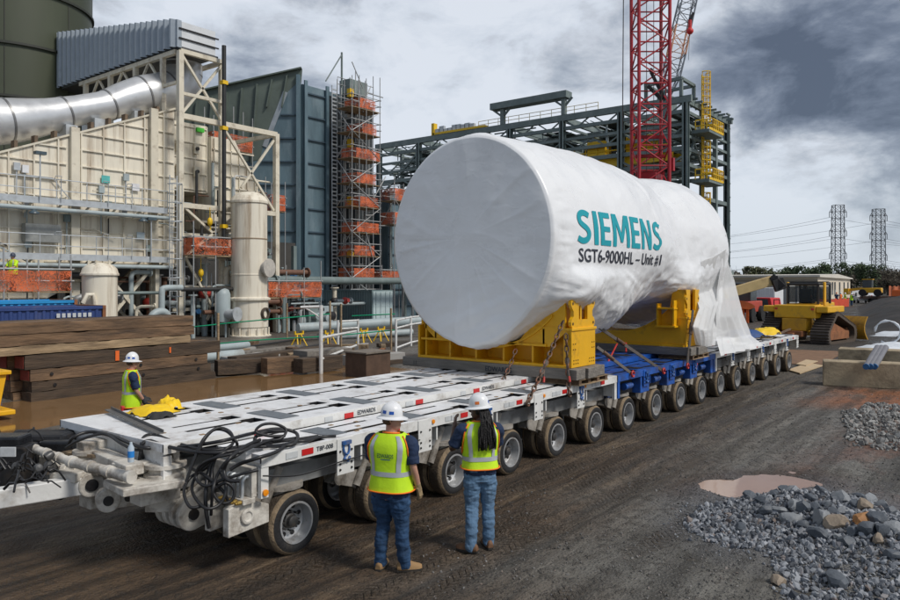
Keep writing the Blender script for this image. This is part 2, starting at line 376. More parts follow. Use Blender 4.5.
def gh(x, y):
    near = math.exp(-((x-8)**2+(y-4)**2)/900.0)
    h = .035*noise.noise((x*.22, y*2.2, 0)) + .03*noise.noise((x*.6, y*.6, 5)) + .018*noise.noise((x*1.1, y*4.1, 8)) + .010*fbm(x*3, y*3, 2, 3)
    if 2.2 < y < 6.45:  # tyre ruts beside the trailer
        wy = y+.25*noise.noise((x*.12, 3.3, 1)); h += -.045*math.exp(-((wy-6.0)/.22)**2) + .035*math.exp(-((wy-5.62)/.13)**2) - .04*math.exp(-((wy-4.75)/.20)**2) + .028*math.exp(-((wy-4.42)/.12)**2) - .03*math.exp(-((wy-3.4)/.2)**2); h += .018*noise.noise((x*2.6, y*5.0, 14))
    h *= (.35+.65*near)
    if 6.5 < y < 9.9: h = min(h*.3, .0)
    h += heap(x, y)
    pk = pinkp(x, y); h = h*(1-.9*sstep(0, .25, pk)) - .18*pool(x, y) - .045*pk
    if 24.5 < x < 31 and 2 < y < 8: h *= .4
    return h
def gaxis(lo, hi, s, outer, k=1.35):
    a = []; x = lo
    while x <= hi+1e-6: a.append(x); x += s
    st = s; x = hi
    while x < outer[1]: st *= k; x += st; a.append(x)
    st = s; x = lo; b = []
    while x > outer[0]: st *= k; x -= st; b.append(x)
    return list(reversed(b)) + a
gx = gaxis(3.0, 31.0, .115, (-260, 2200), 1.16); gy = gaxis(-2.5, 9.0, .115, (-900, 1600), 1.09)
g = MB(); nx = len(gx)
for y in gy:
    for x in gx: g.v.append((x, y, gh(x, y) if (-30 < x < 120 and -40 < y < 80) else 0.0))
for j in range(len(gy)-1):
    for i in range(nx-1): g.f.append((j*nx+i, j*nx+i+1, (j+1)*nx+i+1, (j+1)*nx+i))

def pinkd(mt, X, Y, patch):
    a = mt('SUBTRACT', X, 11.95); b = mt('SUBTRACT', Y, 3.2); u = mt('SUBTRACT', mt('MULTIPLY', a, .87), mt('MULTIPLY', b, .5)); v = mt('ADD', mt('MULTIPLY', a, .5), mt('MULTIPLY', b, .87)); u = mt('DIVIDE', u, 1.15); v = mt('DIVIDE', v, .58)
    return mt('ADD', mt('MULTIPLY', u, u), mt('MULTIPLY', v, v))
def ground_material():
    m = bpy.data.materials.new('muddy_ground'); m.use_nodes = True; nt = m.node_tree; N = nt.nodes; L = nt.links; b = N['Principled BSDF']
    tc = N.new('ShaderNodeTexCoord'); P = tc.outputs['Object']
    def mapped(s, off=(0,0,0), rz=0):
        q = N.new('ShaderNodeMapping'); q.inputs['Scale'].default_value = s; q.inputs['Location'].default_value = off; q.inputs['Rotation'].default_value = (0,0,rz); L.new(P, q.inputs[0]); return q.outputs[0]
    def nz(s, sc_, d=6, r=.6, off=(0,0,0)):
        n = N.new('ShaderNodeTexNoise'); n.inputs['Scale'].default_value = sc_; n.inputs['Detail'].default_value = d; n.inputs['Roughness'].default_value = r; L.new(mapped(s, off), n.inputs['Vector']); return n.outputs['Fac']
    def mr(v, a, b_, c=0, d=1):
        n = N.new('ShaderNodeMapRange'); n.inputs[1].default_value = a; n.inputs[2].default_value = b_; n.inputs[3].default_value = c; n.inputs[4].default_value = d; L.new(v, n.inputs[0]); return n.outputs[0]
    def mt(op, a, b_):
        n = N.new('ShaderNodeMath'); n.operation = op
        for i, q in enumerate((a, b_)):
            if hasattr(q, 'links'): L.new(q, n.inputs[i])
            else: n.inputs[i].default_value = q
        return n.outputs[0]
    def mixc(f, a, b_):
        n = N.new('ShaderNodeMix'); n.data_type = 'RGBA'
        if hasattr(f, 'links'): L.new(f, n.inputs['Factor'])
        else: n.inputs['Factor'].default_value = f
        for k, q in (('A', a), ('B', b_)):
            if hasattr(q, 'links'): L.new(q, n.inputs[k])
            else: n.inputs[k].default_value = (*q, 1)
        return n.outputs['Result']
    streak = nz((.16, 2.2, 1), 1.0, 8, .65); streak2 = nz((.35, 5.0, 1), 1.0, 6, .6, (4, 2, 0)); patch = nz((1, 1, 1), .28, 6, .6); fine = nz((1, 1, 1), 9.0, 6, .7); grit = nz((1, 1, 1), 45.0, 3, .7)
    vo = N.new('ShaderNodeTexVoronoi'); vo.inputs['Scale'].default_value = 22; vo.inputs['Randomness'].default_value = 1; L.new(mapped((1,1,1)), vo.inputs['Vector'])
    sp = N.new('ShaderNodeSeparateXYZ'); L.new(P, sp.inputs[0]); X, Y = sp.outputs['X'], sp.outputs['Y']
    # grey gravel road, with darker and paler streaks
    road = mixc(mr(streak, .35, .68), (.062, .058, .051), (.225, .215, .19))
    road = mixc(mt('MULTIPLY', mr(vo.outputs['Distance'], .0, .35, 1, 0), mr(patch, .42, .6, .25, .85)), road, (.17, .165, .155))
    # brown churned mud, near the trailer front and left
    mud = mixc(mr(streak2, .35, .65), (.022, .0145, .009), (.125, .082, .048))
    yb = mt('ADD', Y, mt('MULTIPLY', mt('SUBTRACT', patch, .5), 3.0))
    fm = mt('MULTIPLY', mr(yb, 3.6, 5.6), mr(X, 9.0, 24.0, 1, .35))
    fm = mt('MAXIMUM', fm, mt('MULTIPLY', mr(X, 7.4, 5.2), mr(yb, 2.0, 3.4)))
    base = mixc(fm, road, mud)
    # pale dried ridges beside the tyres
    rid = mt('MULTIPLY', mr(streak2, .56, .66), mt('MULTIPLY', mr(Y, 4.9, 5.6), mr(Y, 6.9, 6.3)))
    base = mixc(mt('MULTIPLY', rid, .55), base, (.20, .155, .10))
    # red clay on the right
    pn = nz((.6, 1.2, 1), .55, 6, .62, (9, 3, 0))
    fr = mt('MULTIPLY', mt('MULTIPLY', mr(yb, 3.7, 2.2), mr(X, 8.6, 10.5)), mt('MULTIPLY', mr(pn, .42, .58), mr(X, 30, 23)))
    base = mixc(mt('MULTIPLY', fr, .85), base, (.165, .066, .034))
    clay = mt('MULTIPLY', mt('MULTIPLY', mr(X, 19.8, 21.6), mr(X, 25.5, 24.4)), mt('MULTIPLY', mr(yb, 5.0, 3.6), mr(pn, .28, .42)))
    base = mixc(mt('MULTIPLY', clay, .9), base, (.30, .11, .042))
    blk = mt('MULTIPLY', mt('MULTIPLY', mr(X, 27, 33), mr(mt('SUBTRACT', yb, mt('MULTIPLY', X, .185)), 2.2, .3)), mr(streak, .30, .55, .35, 1))
    base = mixc(mt('MULTIPLY', blk, .85), base, (.028, .025, .021))
    # far yard and plant floor
    base = mixc(mr(Y, 13.0, 15.0), base, mixc(mr(patch, .4, .6), (.075, .062, .048), (.16, .145, .125)))
    base = mixc(mt('MULTIPLY', mr(fine, .45, .75), .4), base, (.025, .021, .017))
    base = mixc(mt('MULTIPLY', mr(X, 36, 70), mr(patch, .40, .62, .45, .95)), base, (.042, .036, .029))
    base = mixc(mt('MULTIPLY', mr(pinkd(mt, X, Y, patch), 3.0, 1.2), .8), base, (.05, .028, .018))
    # tyre prints and ruts running along the road
    prints = None
    for y0, wd, off in ((6.05, .20, 0), (5.42, .16, 3), (4.75, .17, 7), (3.55, .15, 11), (2.75, .15, 5), (1.7, .14, 9)):
        wob = nz((.10, .02, 1), 1.0, 2, .5, (off, off, 0)); yy = mt('ADD', Y, mt('MULTIPLY', mt('SUBTRACT', wob, .5), 1.6)); dy = mt('ABSOLUTE', mt('SUBTRACT', yy, y0), 0); band = mr(dy, wd, wd*.6)
        prints = band if prints is None else mt('MAXIMUM', prints, band)
    prints = mt('MULTIPLY', prints, mr(nz((.6, .6, 1), 1.0, 5, .6, (5, 1, 0)), .40, .58))
    saw = mt('PINGPONG', mt('ADD', mt('MULTIPLY', X, 1.0), mt('MULTIPLY', mt('PINGPONG', Y, .09), .9)), .055); chev = mt('MULTIPLY', prints, mr(saw, .018, .036))
    base = mixc(mt('MULTIPLY', prints, .45), base, (.045, .034, .024)); base = mixc(mt('MULTIPLY', mt('MULTIPLY', chev, mr(fine, .35, .65)), .38), base, (.17, .125, .08))
    clod = mr(nz((1, 1, 1), 5.5, 5, .7, (2, 8, 0)), .54, .66); base = mixc(mt('MULTIPLY', clod, .35), base, (.15, .125, .098))
    dust = nz((1,1,1), 1.0, 4, .6, (3,3,0)); hx = mt('SUBTRACT', X, 10.6); hy_ = mt('SUBTRACT', Y, 2.2); hd = mt('ADD', mt('MULTIPLY', hx, hx), mt('MULTIPLY', mt('MULTIPLY', hy_, hy_), 1.3)); hd = mt('ADD', hd, mt('MULTIPLY', dust, 5.0))
    base = mixc(mt('MULTIPLY', mr(hd, 9.0, 4.5), .8), base, mixc(mr(grit, .35, .65), (.05, .052, .056), (.21, .215, .225)))
    L.new(base, b.inputs['Base Color'])
    wet = mt('MULTIPLY', mr(patch, .40, .62), mr(streak, .3, .6)); wet = mt('MAXIMUM', wet, mt('MULTIPLY', prints, .8)); L.new(mr(wet, 0, 1, .80, .20), b.inputs['Roughness']); b.inputs['Specular IOR Level'].default_value = .45
    hgt = mt('ADD', mt('MULTIPLY', fine, .9), mt('ADD', mt('MULTIPLY', grit, .35), mt('MULTIPLY', mr(vo.outputs['Distance'], 0, .5, 1, 0), .35)))
    hgt = mt('ADD', hgt, mt('ADD', mt('MULTIPLY', streak2, 1.2), mt('ADD', mt('MULTIPLY', mt('MULTIPLY', chev, mr(fine, .3, .6)), .9), mt('MULTIPLY', clod, 1.0))))
    bp = N.new('ShaderNodeBump'); bp.inputs['Strength'].default_value = 1.0; bp.inputs['Distance'].default_value = .045; L.new(hgt, bp.inputs['Height']); L.new(bp.outputs[0], b.inputs['Normal'])
    return m
GM = ground_material()
go = g.build('ground', GM, smooth=180); tag(go, None, None, kind='structure')

def water_mat(name, col, rough, tr=0):
    m = M(name, col, rough, 0, .15, .5, bump=.12, bscale=2.2, rvar=.02, spec=.5); return m
w = MB(); w.add([(-6, 15.5, -.06), (22.5, 15.5, -.06), (22.5, 23.2, -.06), (-6, 23.2, -.06)], [(0,1,2,3)])
tag(w.build('flood_water', water_mat('flood_water', (.23, .135, .062), .09)), None, None, kind='structure')
w = MB(); w.add([(10.85, 2.4, -.020), (13.05, 2.1, -.020), (13.3, 3.7, -.020), (11.2, 4.2, -.020)], [(0,1,2,3)])
tag(w.build('puddle', water_mat('puddle', (.40, .275, .215), .07)), None, None, kind='structure')

# ================================================================ gravel and rocks
PHI = (1+5**.5)/2
ICO_V = [V(p).normalized() for p in ((-1,PHI,0),(1,PHI,0),(-1,-PHI,0),(1,-PHI,0),(0,-1,PHI),(0,1,PHI),(0,-1,-PHI),(0,1,-PHI),(PHI,0,-1),(PHI,0,1),(-PHI,0,-1),(-PHI,0,1))]
ICO_F = [(0,11,5),(0,5,1),(0,1,7),(0,7,10),(0,10,11),(1,5,9),(5,11,4),(11,10,2),(10,7,6),(7,1,8),(3,9,4),(3,4,2),(3,2,6),(3,6,8),(3,8,9),(4,9,5),(2,4,11),(6,2,10),(8,6,7),(9,8,1)]
def stone(mb, c, s, rng):
    rot = Euler((rng.uniform(0, 6.3), rng.uniform(0, 6.3), rng.uniform(0, 6.3))).to_matrix(); sx, sy, sz = s*rng.uniform(.8, 1.35), s*rng.uniform(.7, 1.1), s*rng.uniform(.35, .75)
    mb.add([V(c) + rot @ V((p.x*sx*rng.uniform(.6, 1.3), p.y*sy*rng.uniform(.6, 1.3), p.z*sz*rng.uniform(.6, 1.3))) for p in ICO_V], ICO_F)
def stone_mat(name, a, b_):
    m = bpy.data.materials.new(name); m.use_nodes = True; nt = m.node_tree; N = nt.nodes; L = nt.links; b = N['Principled BSDF']
    ge = N.new('ShaderNodeNewGeometry'); cr = N.new('ShaderNodeValToRGB'); cr.color_ramp.elements[0].color = (*a, 1); cr.color_ramp.elements[1].color = (*b_, 1)
    e = cr.color_ramp.elements.new(.9); e.color = (*[x*.9 for x in b_], 1); e = cr.color_ramp.elements.new(.96); e.color = (.16, .12, .10, 1)
    L.new(ge.outputs['Random Per Island'], cr.inputs[0])
    n = N.new('ShaderNodeTexNoise'); n.inputs['Scale'].default_value = 14; n.inputs['Detail'].default_value = 5; tc = N.new('ShaderNodeTexCoord'); L.new(tc.outputs['Object'], n.inputs['Vector'])
    mx = N.new('ShaderNodeMix'); mx.data_type = 'RGBA'; mx.blend_type = 'MULTIPLY'; mx.inputs['Factor'].default_value = .7; L.new(cr.outputs[0], mx.inputs['A']); L.new(n.outputs['Color'], mx.inputs['B'])
    mr = N.new('ShaderNodeMapRange'); mr.inputs[3].default_value = .55; mr.inputs[4].default_value = 1.4; L.new(n.outputs['Fac'], mr.inputs[0])
    L.new(mr.outputs[0], mx.inputs['B'])
    L.new(mx.outputs['Result'], b.inputs['Base Color']); b.inputs['Roughness'].default_value = .6
    return m
GP = [atz(*p) for p in ((682,522),(700,506),(735,500),(770,499),(800,492),(850,503),(905,528),(1000,570),(1040,640),(800,612),(782,590),(770,560),(735,552),(700,538))]
GP2 = [atz(*p) for p in ((842,412),(870,404),(960,406),(1000,450),(900,452),(850,446))]
def scatter(P, n, size, rng, mb, hf, fall=0):
    xs = [p[0] for p in P]; ys = [p[1] for p in P]; k = 0; t = 0
    while k < n and t < n*40:
        t += 1; x, y = rng.uniform(min(xs), max(xs)), rng.uniform(min(ys), max(ys))
        if not inpoly(x + .15*noise.noise((x*2, y*2, 0)), y + .15*noise.noise((x*2, y*2, 4)), P): continue
        s = size[0]*(size[1]/size[0])**(rng.random()**1.8); stone(mb, (x, y, hf(x, y)+s*.25), s, rng); k += 1
rg = random.Random(3)
mb = MB(); scatter(GP, 12500, (.008, .055), rg, mb, gh)
GX = [(p.x+(p.x-10.3)*.16, p.y+(p.y-2.3)*.16) for p in GP]; scatter([V((*p, 0)) for p in GX], 2600, (.007, .03), rg, mb, gh)
tag(mb.build('gravel', stone_mat('gravel_stone', (.035, .042, .055), (.34, .36, .39))), 'heap of crushed grey gravel at the edge of the mud road', 'gravel', kind='stuff')
mb = MB(); scatter(GP2, 2600, (.025, .085), rg, mb, gh)
tag(mb.build('gravel', stone_mat('gravel_stone_far', (.06, .06, .06), (.36, .36, .345))), 'loose grey gravel spread on red clay below the beige block', 'gravel', kind='stuff')
mb = MB()
for i in range(7500):
    px, py = rg.uniform(420, 1000), 300 + 330*rg.random()**.6
    if py < 360: continue
    p = atz(px, py)
    if p.y > 6.2 or p.x > 40: continue
    dn = noise.noise((p.x*.5, p.y*.9, 3)) + .35*(px > 640)
    if rg.random() > .25 + dn: continue
    s = rg.uniform(.004, .014)*(1+.05*p.x); stone(mb, (p.x, p.y, gh(p.x, p.y)+s*.2), s, rg)
tag(mb.build('gravel', stone_mat('gravel_scatter', (.05, .048, .045), (.20, .19, .18))), 'stray pebbles scattered over the mud road', 'gravel', kind='stuff')

rock_dark = M('rock_dark', (.10, .115, .135), .6, 0, .35, 5, (.2,.2,.21), .3, 4, .6, 18)
rock_grey = M('rock_grey', (.23, .245, .26), .65, 0, .3, 5, (.1,.1,.1), .3, 4, .6, 18)
rock_tan = M('rock_tan', (.30, .24, .18), .7, 0, .3, 5, bump=.6, bscale=18)
rock_orange = M('rock_orange', (.36, .17, .06), .7, 0, .3, 5, bump=.6, bscale=18)
def atg(px, py):
    p = atz(px, py)
    for _ in range(7): p = atz(px, py, .5*p.z+.5*gh(p.x, p.y))
    return p
def rock(px, py, s, m, label, group=None, seed=0):
    r = random.Random(seed); p = atg(px, py); b = bmesh.new(); bmesh.ops.create_icosphere(b, subdivisions=2, radius=1)
    planes = [(V((r.uniform(-1,1), r.uniform(-1,1), r.uniform(-1,1))).normalized(), r.uniform(.45, .8)) for _ in range(11)]
    sx, sy, sz = r.uniform(1.0, 1.4), r.uniform(.8, 1.1), r.uniform(.65, .95); rz = Matrix.Rotation(r.uniform(0, 6.3), 3, 'Z') @ Matrix.Rotation(r.uniform(-.5, .5), 3, 'X')
    mb = MB()
    for v in b.verts:
        q = v.co.copy()
        for n_, d in planes:
            e = q.dot(n_) - d
            if e > 0: q -= n_*e
        q += V((r.uniform(-1,1), r.uniform(-1,1), r.uniform(-1,1)))*.03
        mb.v.append(tuple(rz @ V((q.x*sx*s, q.y*sy*s, q.z*sz*s))))
    mb.f = [tuple(v.index for v in f.verts) for f in b.faces]; b.free()
    z = min(v[2] for v in mb.v); base = gh(p.x, p.y)
    mb.v = [(a+p.x, c+p.y, d-z*.55+base-.25*s+.02) for a, c, d in mb.v]
    return solo('rock', label, 'rock', mb, m, (p.x, p.y, base), group, smooth=25)
rock(841, 527, .17, rock_tan, 'large flat tan-grey rock in the middle of the gravel heap', None, 11)
rock(861, 524, .15, rock_orange, 'rust-orange rock on top of the gravel heap', None, 12)
rock(823, 521, .19, rock_grey, 'big pale grey upright rock on the gravel heap beside the tan rock', None, 13)
rock(840, 503, .15, rock_grey, 'pale grey rock at the back rim of the gravel heap', None, 14)
rock(878, 541, .10, rock_tan, 'small brownish rock lying low on the side of the gravel heap', None, 15)
rock(865, 511, .13, rock_tan, 'beige rock behind the rust-orange rock on the gravel heap', None, 16)
rock(741, 531, .10, rock_dark, 'single dark rock on the pale near end of the gravel heap', None, 17)
rock(780, 583, .10, rock_tan, 'brown rock at the front corner of the gravel heap', None, 18)
r0 = random.Random(21); k = 0
for px, py in ((752,499),(764,502),(774,499),(785,498),(796,497),(808,500),(820,499),(830,506),(815,509),(803,512),(792,509),(779,510),(770,513),(852,507),(862,502),(873,507),(884,512),(892,518),(847,514),(834,514),(880,522),(893,530),(870,532),(852,535),(836,540),(818,537),(806,529),(795,522),(786,523),(905,538),(880,533),(846,544),(836,585),(828,566),(890,556)):
    rock(px+r0.uniform(-3,3), py+r0.uniform(-2,2), r0.uniform(.065, .135), rock_dark if r0.random() < .68 else rock_grey, 'dark blue-grey broken rock in the crest of the gravel heap' if py < 540 else 'broken rock half sunk in the lower gravel of the heap', 'broken rocks on the gravel heap', 100+k); k += 1
# ================================================================ modular trailers
AX0, AXS, RW = 5.63, 1.5, .372
def tyre_mesh():
    mb = MB(); w = .125
    prof = [(.235, -w+.012), (.25, -w-.006), (.30, -w-.012), (.335, -w-.004), (.358, -w+.02), (RW-.003, -w+.045), (RW, -w+.08), (RW, w-.08), (RW-.003, w-.045), (.358, w-.02), (.335, w+.004), (.25, w+.006), (.235, w-.012)]
    mb.lathe(prof[::1], (0,0,0), (0,1,0), 40)
    mb.f = mb.f[:-2]
    me = mb.mesh('tyre', None, 45); me.materials.append(rubber); me.materials.append(mud_rubber); me.materials.append(mud_edge)
    for p in me.polygons:
        c = p.center; r = math.hypot(c.x, c.z)
        if r > .318: p.material_index = 2 if abs(c.y) > .088 else 1
    return me
TYRE = tyre_mesh()
def rim_mesh():
    mb = MB(); w = .125
    mb.lathe([(.218, -w-.006), (.24, -w-.008), (.243, -w+.01), (.243, w-.02), (.225, w-.02), (.222, -.02), (.205, .01), (.17, .03), (.12, .022), (.085, .02)], (0,0,0), (0,1,0), 36)
    mb.lathe([(.218, -w-.006), (.212, -.06), (.205, .01)], (0,0,0), (0,1,0), 36)
    mb.f = [f for f in mb.f if len(f) < 10]
    return mb.mesh('wheel', None, 30)
RIM = rim_mesh(); RIM.materials.append(rim_metal)
def hub_mesh():
    mb = MB()
    mb.lathe([(.09, .03), (.088, -.02), (.07, -.03), (.066, -.075), (.05, -.085), (0, -.086)], (0,0,0), (0,1,0), 20)
    for k in range(8):
        a = k*math.pi/4; mb.lathe([(.013, .03), (.013, -.035), (0, -.036)], (.112*math.cos(a), 0, .112*math.sin(a)), (0,1,0), 6)
    return mb.mesh('hub', None, 35)
HUB = hub_mesh(); HUB.materials.append(M('hub_grey', (.05,.05,.05), .5, .2, .3, 10, (.10,.08,.06), .4, 8))
def hand_hole_mesh():
    mb = MB()
    for k in range(8):
        a = (k+.5)*math.pi/4; mb.lathe([(.026, .02), (.026, .012), (0, .0118)], (.163*math.cos(a), 0, .163*math.sin(a)), (0,1,0), 10)
    return mb.mesh('hand_holes', None, 35)
HOLE = hand_hole_mesh(); HOLE.materials.append(dark_steel)
def wheel(parent, x, y, detail=True, flip=False, rot=0):
    def lk(n, me, p):
        o = bpy.data.objects.new(n, me); COL.objects.link(o); o.parent = p; return o
    w = lk('wheel', RIM, parent); lw = parent['_w']; w.location = (x-lw[0], y-lw[1], RW-lw[2]-.012)
    w.rotation_euler = (0, rot, math.pi if flip else 0)
    lk('tyre', TYRE, w)
    if detail: lk('hub', HUB, w); lk('hand_holes', HOLE, w)
    return w
def text_mesh(s, size, bold=0.0, sx=1.0):
    c = bpy.data.curves.new('lettering', 'FONT'); c.body = s; c.size = size; c.offset = bold; c.align_x = 'LEFT'; c.resolution_u = 3
    o = bpy.data.objects.new('lettering', c); COL.objects.link(o); dg = bpy.context.evaluated_depsgraph_get(); me = o.evaluated_get(dg).to_mesh()
    vs = [(v.co.x*sx, v.co.y) for v in me.vertices]; fs = [tuple(p.vertices) for p in me.polygons]
    bpy.data.objects.remove(o); return vs, fs
def lettering(s, org, ux, uz, height, mat, parent, off=.004, width=None, bold=.0, name='lettering', nrm=None):
    vs, fs = text_mesh(s, 1.0, bold); x0 = min(v[0] for v in vs); x1 = max(v[0] for v in vs); y0 = min(v[1] for v in vs); y1 = max(v[1] for v in vs)
    k = height/(y1-y0); kx = width/(x1-x0) if width else k
    ux, uz = V(ux).normalized(), V(uz).normalized(); n = V(nrm) if nrm else ux.cross(uz)
    mb = MB(); mb.add([V(org) + ux*(a-x0)*kx + uz*(b-y0)*k + n*off for a, b in vs], fs)
    return mb.build(name, mat, parent)

TX = {'A': (5.05, 6, 0), 'B': (13.90, 4, 6), 'C': (19.90, 6, 10)}
ZN, ZM = 1.25, 1.36
def module(mod, row):
    x0, n, k0 = TX[mod]; x1 = x0 + {'A': 8.80, 'B': 5.95, 'C': 8.98}[mod]
    if mod == 'A' and row == 'far': x0 = 4.42
    near = row == 'near'; y0, y1 = (6.50, 7.30) if near else (7.36, 9.76); zt = ZN if near else ZM
    col = {'A': 'white', 'B': 'blue', 'C': 'white'}[mod]; dm, pm = (blue_paint, blue_paint) if mod == 'B' else (deck_white, white_paint)
    place = {'A': 'empty front', 'B': 'middle', 'C': 'tail'}[mod]
    lab = {('A','near'): 'narrow white trailer section with tag T8P-008 beside the two men, black hoses at its end',
           ('A','far'): 'wide white trailer deck with slots, standing empty ahead of the wrapped turbine',
           ('B','near'): 'narrow blue trailer section with four axles, under the middle of the turbine',
           ('B','far'): 'wide blue trailer deck between the two yellow saddles',
           ('C','near'): 'narrow white trailer section at the tail, plastic sheet draped on it',
           ('C','far'): 'wide white trailer deck at the tail, under the rear saddle'}[(mod, row)]
    t = thing('trailer_section', lab, 'trailer', ((x0+x1)/2, (y0+y1)/2, 0), 0, 'coupled sections of the heavy haul trailer', world=True)
    # deck plate with slots and pockets
    hs = []; pads = Many()
    rows_ = [(y0+.17, 1)] if near else [(y0+.40, 1), (y0+1.52, -1)]
    for k in range(n):
        xk = AX0 + AXS*(k0+k)
        for ry, sg in rows_:
            hs.append((xk-.66, xk+.16, ry, ry+.10)); hs.append((xk+.16, xk+.42, ry-.10, ry+.18))
            hs.append((xk-.62, xk+.10, ry+.36, ry+.43))
            if not near: hs.append((xk+.10, xk+.33, ry+.30, ry+.54))
        px_ = xk + .55
        for pc in ([y0+.42] if near else [y0+.55, y0+1.80]):
            pads.box(px_, px_+.30, pc-.27 if near else pc-.36, pc+.27 if near else pc+.36, zt+.003, zt+.009)
    d = MB(); d.holes(x0, x1, y0, y1, zt-.09, zt, hs); d.build('deck', dm, t)
    for h in hs:  # dark inner walls paint the shade and grime inside each slot
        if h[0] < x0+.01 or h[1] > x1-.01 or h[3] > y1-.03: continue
        q = MB(); a, b_, c, e = h; q.box(a+.002, b_-.002, c+.002, c+.006, zt-.16, zt-.004); q.box(a+.002, b_-.002, e-.006, e-.002, zt-.16, zt-.004); q.box(a+.002, a+.006, c+.006, e-.006, zt-.16, zt-.004); q.box(b_-.006, b_-.002, c+.006, e-.006, zt-.16, zt-.004); q.build('slot_shade_grime', dark_steel, t)
    pads.build('grip_pad', pad_grey if mod != 'B' else dark_steel, t)
    # frame: edge channel, recessed girder, end plates
    b = MB()
    for yy, s in ((y0, 1), (y1, -1)):
        b.box(x0, x1, min(yy-.004*s, yy+.02*s), max(yy-.004*s, yy+.02*s), zt-(.135 if near else .11), zt-.002)
    b.build('edge_rail', pm, t)
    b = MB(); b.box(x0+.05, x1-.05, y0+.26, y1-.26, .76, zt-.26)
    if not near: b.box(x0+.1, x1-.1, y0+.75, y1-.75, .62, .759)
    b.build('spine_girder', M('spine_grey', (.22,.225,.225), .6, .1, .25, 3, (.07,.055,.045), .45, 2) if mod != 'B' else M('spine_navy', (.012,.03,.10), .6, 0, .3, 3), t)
    for xe in (x0+.0, x1-.1):
        b = MB(); b.box(xe, xe+.1, y0+.004, y0+.06, zt-.47, zt-.137); b.box(xe, xe+.1, y1-.06, y1-.004, zt-.47, zt-.137); b.box(xe+.03, xe+.07, y0+.06, y1-.06, zt-.42, zt-.093); b.build('end_frame', pm, t)
    # cross ribs seen under the deck edge
    b = Many()
    for k in range(n):
        xk = AX0 + AXS*(k0+k)
        for dx in (.96,):
            if x0 < xk+dx < x1-.06: b.box(xk+dx, xk+dx+.03, y0+.03, y0+.255, zt-.34, zt-.094); b.box(xk+dx, xk+dx+.03, y1-.255, y1-.03, zt-.34, zt-.094)
    b.build('cross_rib', pm, t)
    rj = random.Random(len(lab))
    for k in range(n):
        xk = AX0 + AXS*(k0+k)
        ys = [(6.73, 7.005)] if near else [(7.58, 7.855), (9.27, 9.545)]
        for a, c in ys:
            wheel(t, xk, a, detail=near, flip=(not near and a > 8.5), rot=rj.uniform(0, 6))
            wheel(t, xk, c, detail=False, flip=(not near and a > 8.5), rot=rj.uniform(0, 6))
            # axle bogie: turntable, pendulum arm and axle
            m = (a+c)/2; q = MB()
            q.lathe([(.20, 0), (.20, .10), (.26, .11), (.26, .16)], (xk-.02, m, zt-.62), (0,0,1), 20)
            q.prism([(-.78, .62), (-.62, .78), (-.30, .70), (.0, .48), (.10, .37), (.02, .26), (-.10, .28), (-.40, .50)], lambda u, v, dd: (xk+u, m+dd, v), -.065, .065)
            q.lathe([(.055, -.16), (.055, .16)], (xk, m, RW-.012), (0,1,0), 14)
            q.lathe([(.10, -.10), (.10, -.085), (.06, -.08), (.06, .08), (.10, .085), (.10, .10)], (xk-.66, m, .68), (0,1,0), 18)
            q.tube([(xk-.38, m-.1, .52), (xk-.12, m-.1, 1.0)], .05, 10)
            q.build('axle_bogie', M('bogie_grey', (.34,.315,.28), .6, 0, .25, 5, (.07,.052,.035), .55, 3.5, .3, 25), t, smooth=40)
    if near or True:
        ye = y0-.006
        # lashing brackets with ring plates
        for k in range(n):
            xk = AX0 + AXS*(k0+k)
            if xk+.75 > x1 or not near: continue
            h = .44 if mod != 'B' else .36
            q = MB(); q.box(xk+.52, xk+.80, y0-.018, y0-.006, zt-h, zt-.01)
            br = q.build('lashing_bracket', pm, t)
            bl = MB()
            for bz in (zt-h+.06, zt-h+.13, zt-.16):
                for bx in (xk+.565, xk+.755): bl.lathe([(.014, 0), (.014, .012), (0, .013)], (bx, y0-.018, bz), (0,-1,0), 8)
            bl.build('bolts', dark_steel, br)
            if k % 2 == 0 or mod == 'B':
                rr = MB(); xr = xk+.66; rr.tube([(xr+.05*math.cos(a_), y0-.03+.01*math.sin(a_), zt-.13+.075*math.sin(a_)) for a_ in [i*math.pi/6 for i in range(13)]], .014, 6, False); rr.box(xr-.07, xr+.07, y0-.05, y0-.019, zt-.085, zt-.04); rr.tube([(xr, y0-.03, zt-.2), (xr-.04, y0-.035, zt-.25), (xr+.02, y0-.035, zt-.29), (xr+.06, y0-.03, zt-.24)], .016, 6)
                rr.build('lashing_ring', M('ring_blue', (.03,.12,.36), .5, .2, .3, 8, (.2,.16,.12), .4, 8), br)
        if mod == 'B' and near:
            for k in range(n):
                xk = AX0 + AXS*(k0+k)
                q = MB(); q.box(xk+.44, xk+.90, y0+.02, y0+.30, zt-.50, zt-.14); q.build('axle_housing', blue_paint, t, bevel=.015)
                q = MB(); q.rod((xk-.2, y0+.12, zt-.30), (xk+.1, y0+.12, zt-.30), .075, 14); q.rod((xk+.1, y0+.12, zt-.30), (xk+.2, y0+.12, zt-.30), .05, 12); q.build('suspension_ram', blue_paint, t, smooth=40)
                q = MB(); q.box(xk-.32, xk+.40, y0+.20, y0+.255, zt-.48, zt-.14); q.build('recess_shade', dark_steel, t)  # dark sheet paints the shade at the back of the recess
        # reflectors along the edge
        for k in range(n):
            xk = AX0 + AXS*(k0+k)
            if mod == 'B': continue
            for dx, m_, nm, w_ in ((-.02, red_reflect, 'red_reflector', .17), (-.25, white_reflect, 'pale_reflector', .17), (1.12, white_reflect, 'pale_reflector', .14)):
                if near or k % 2 == 0 or nm.startswith('red'):
                    if x0+.05 < xk+dx and xk+dx+w_ < x1: q = MB(); q.box(xk+dx, xk+dx+w_, ye-.006, ye, zt-.105, zt-.035); q.build(nm, m_, t)
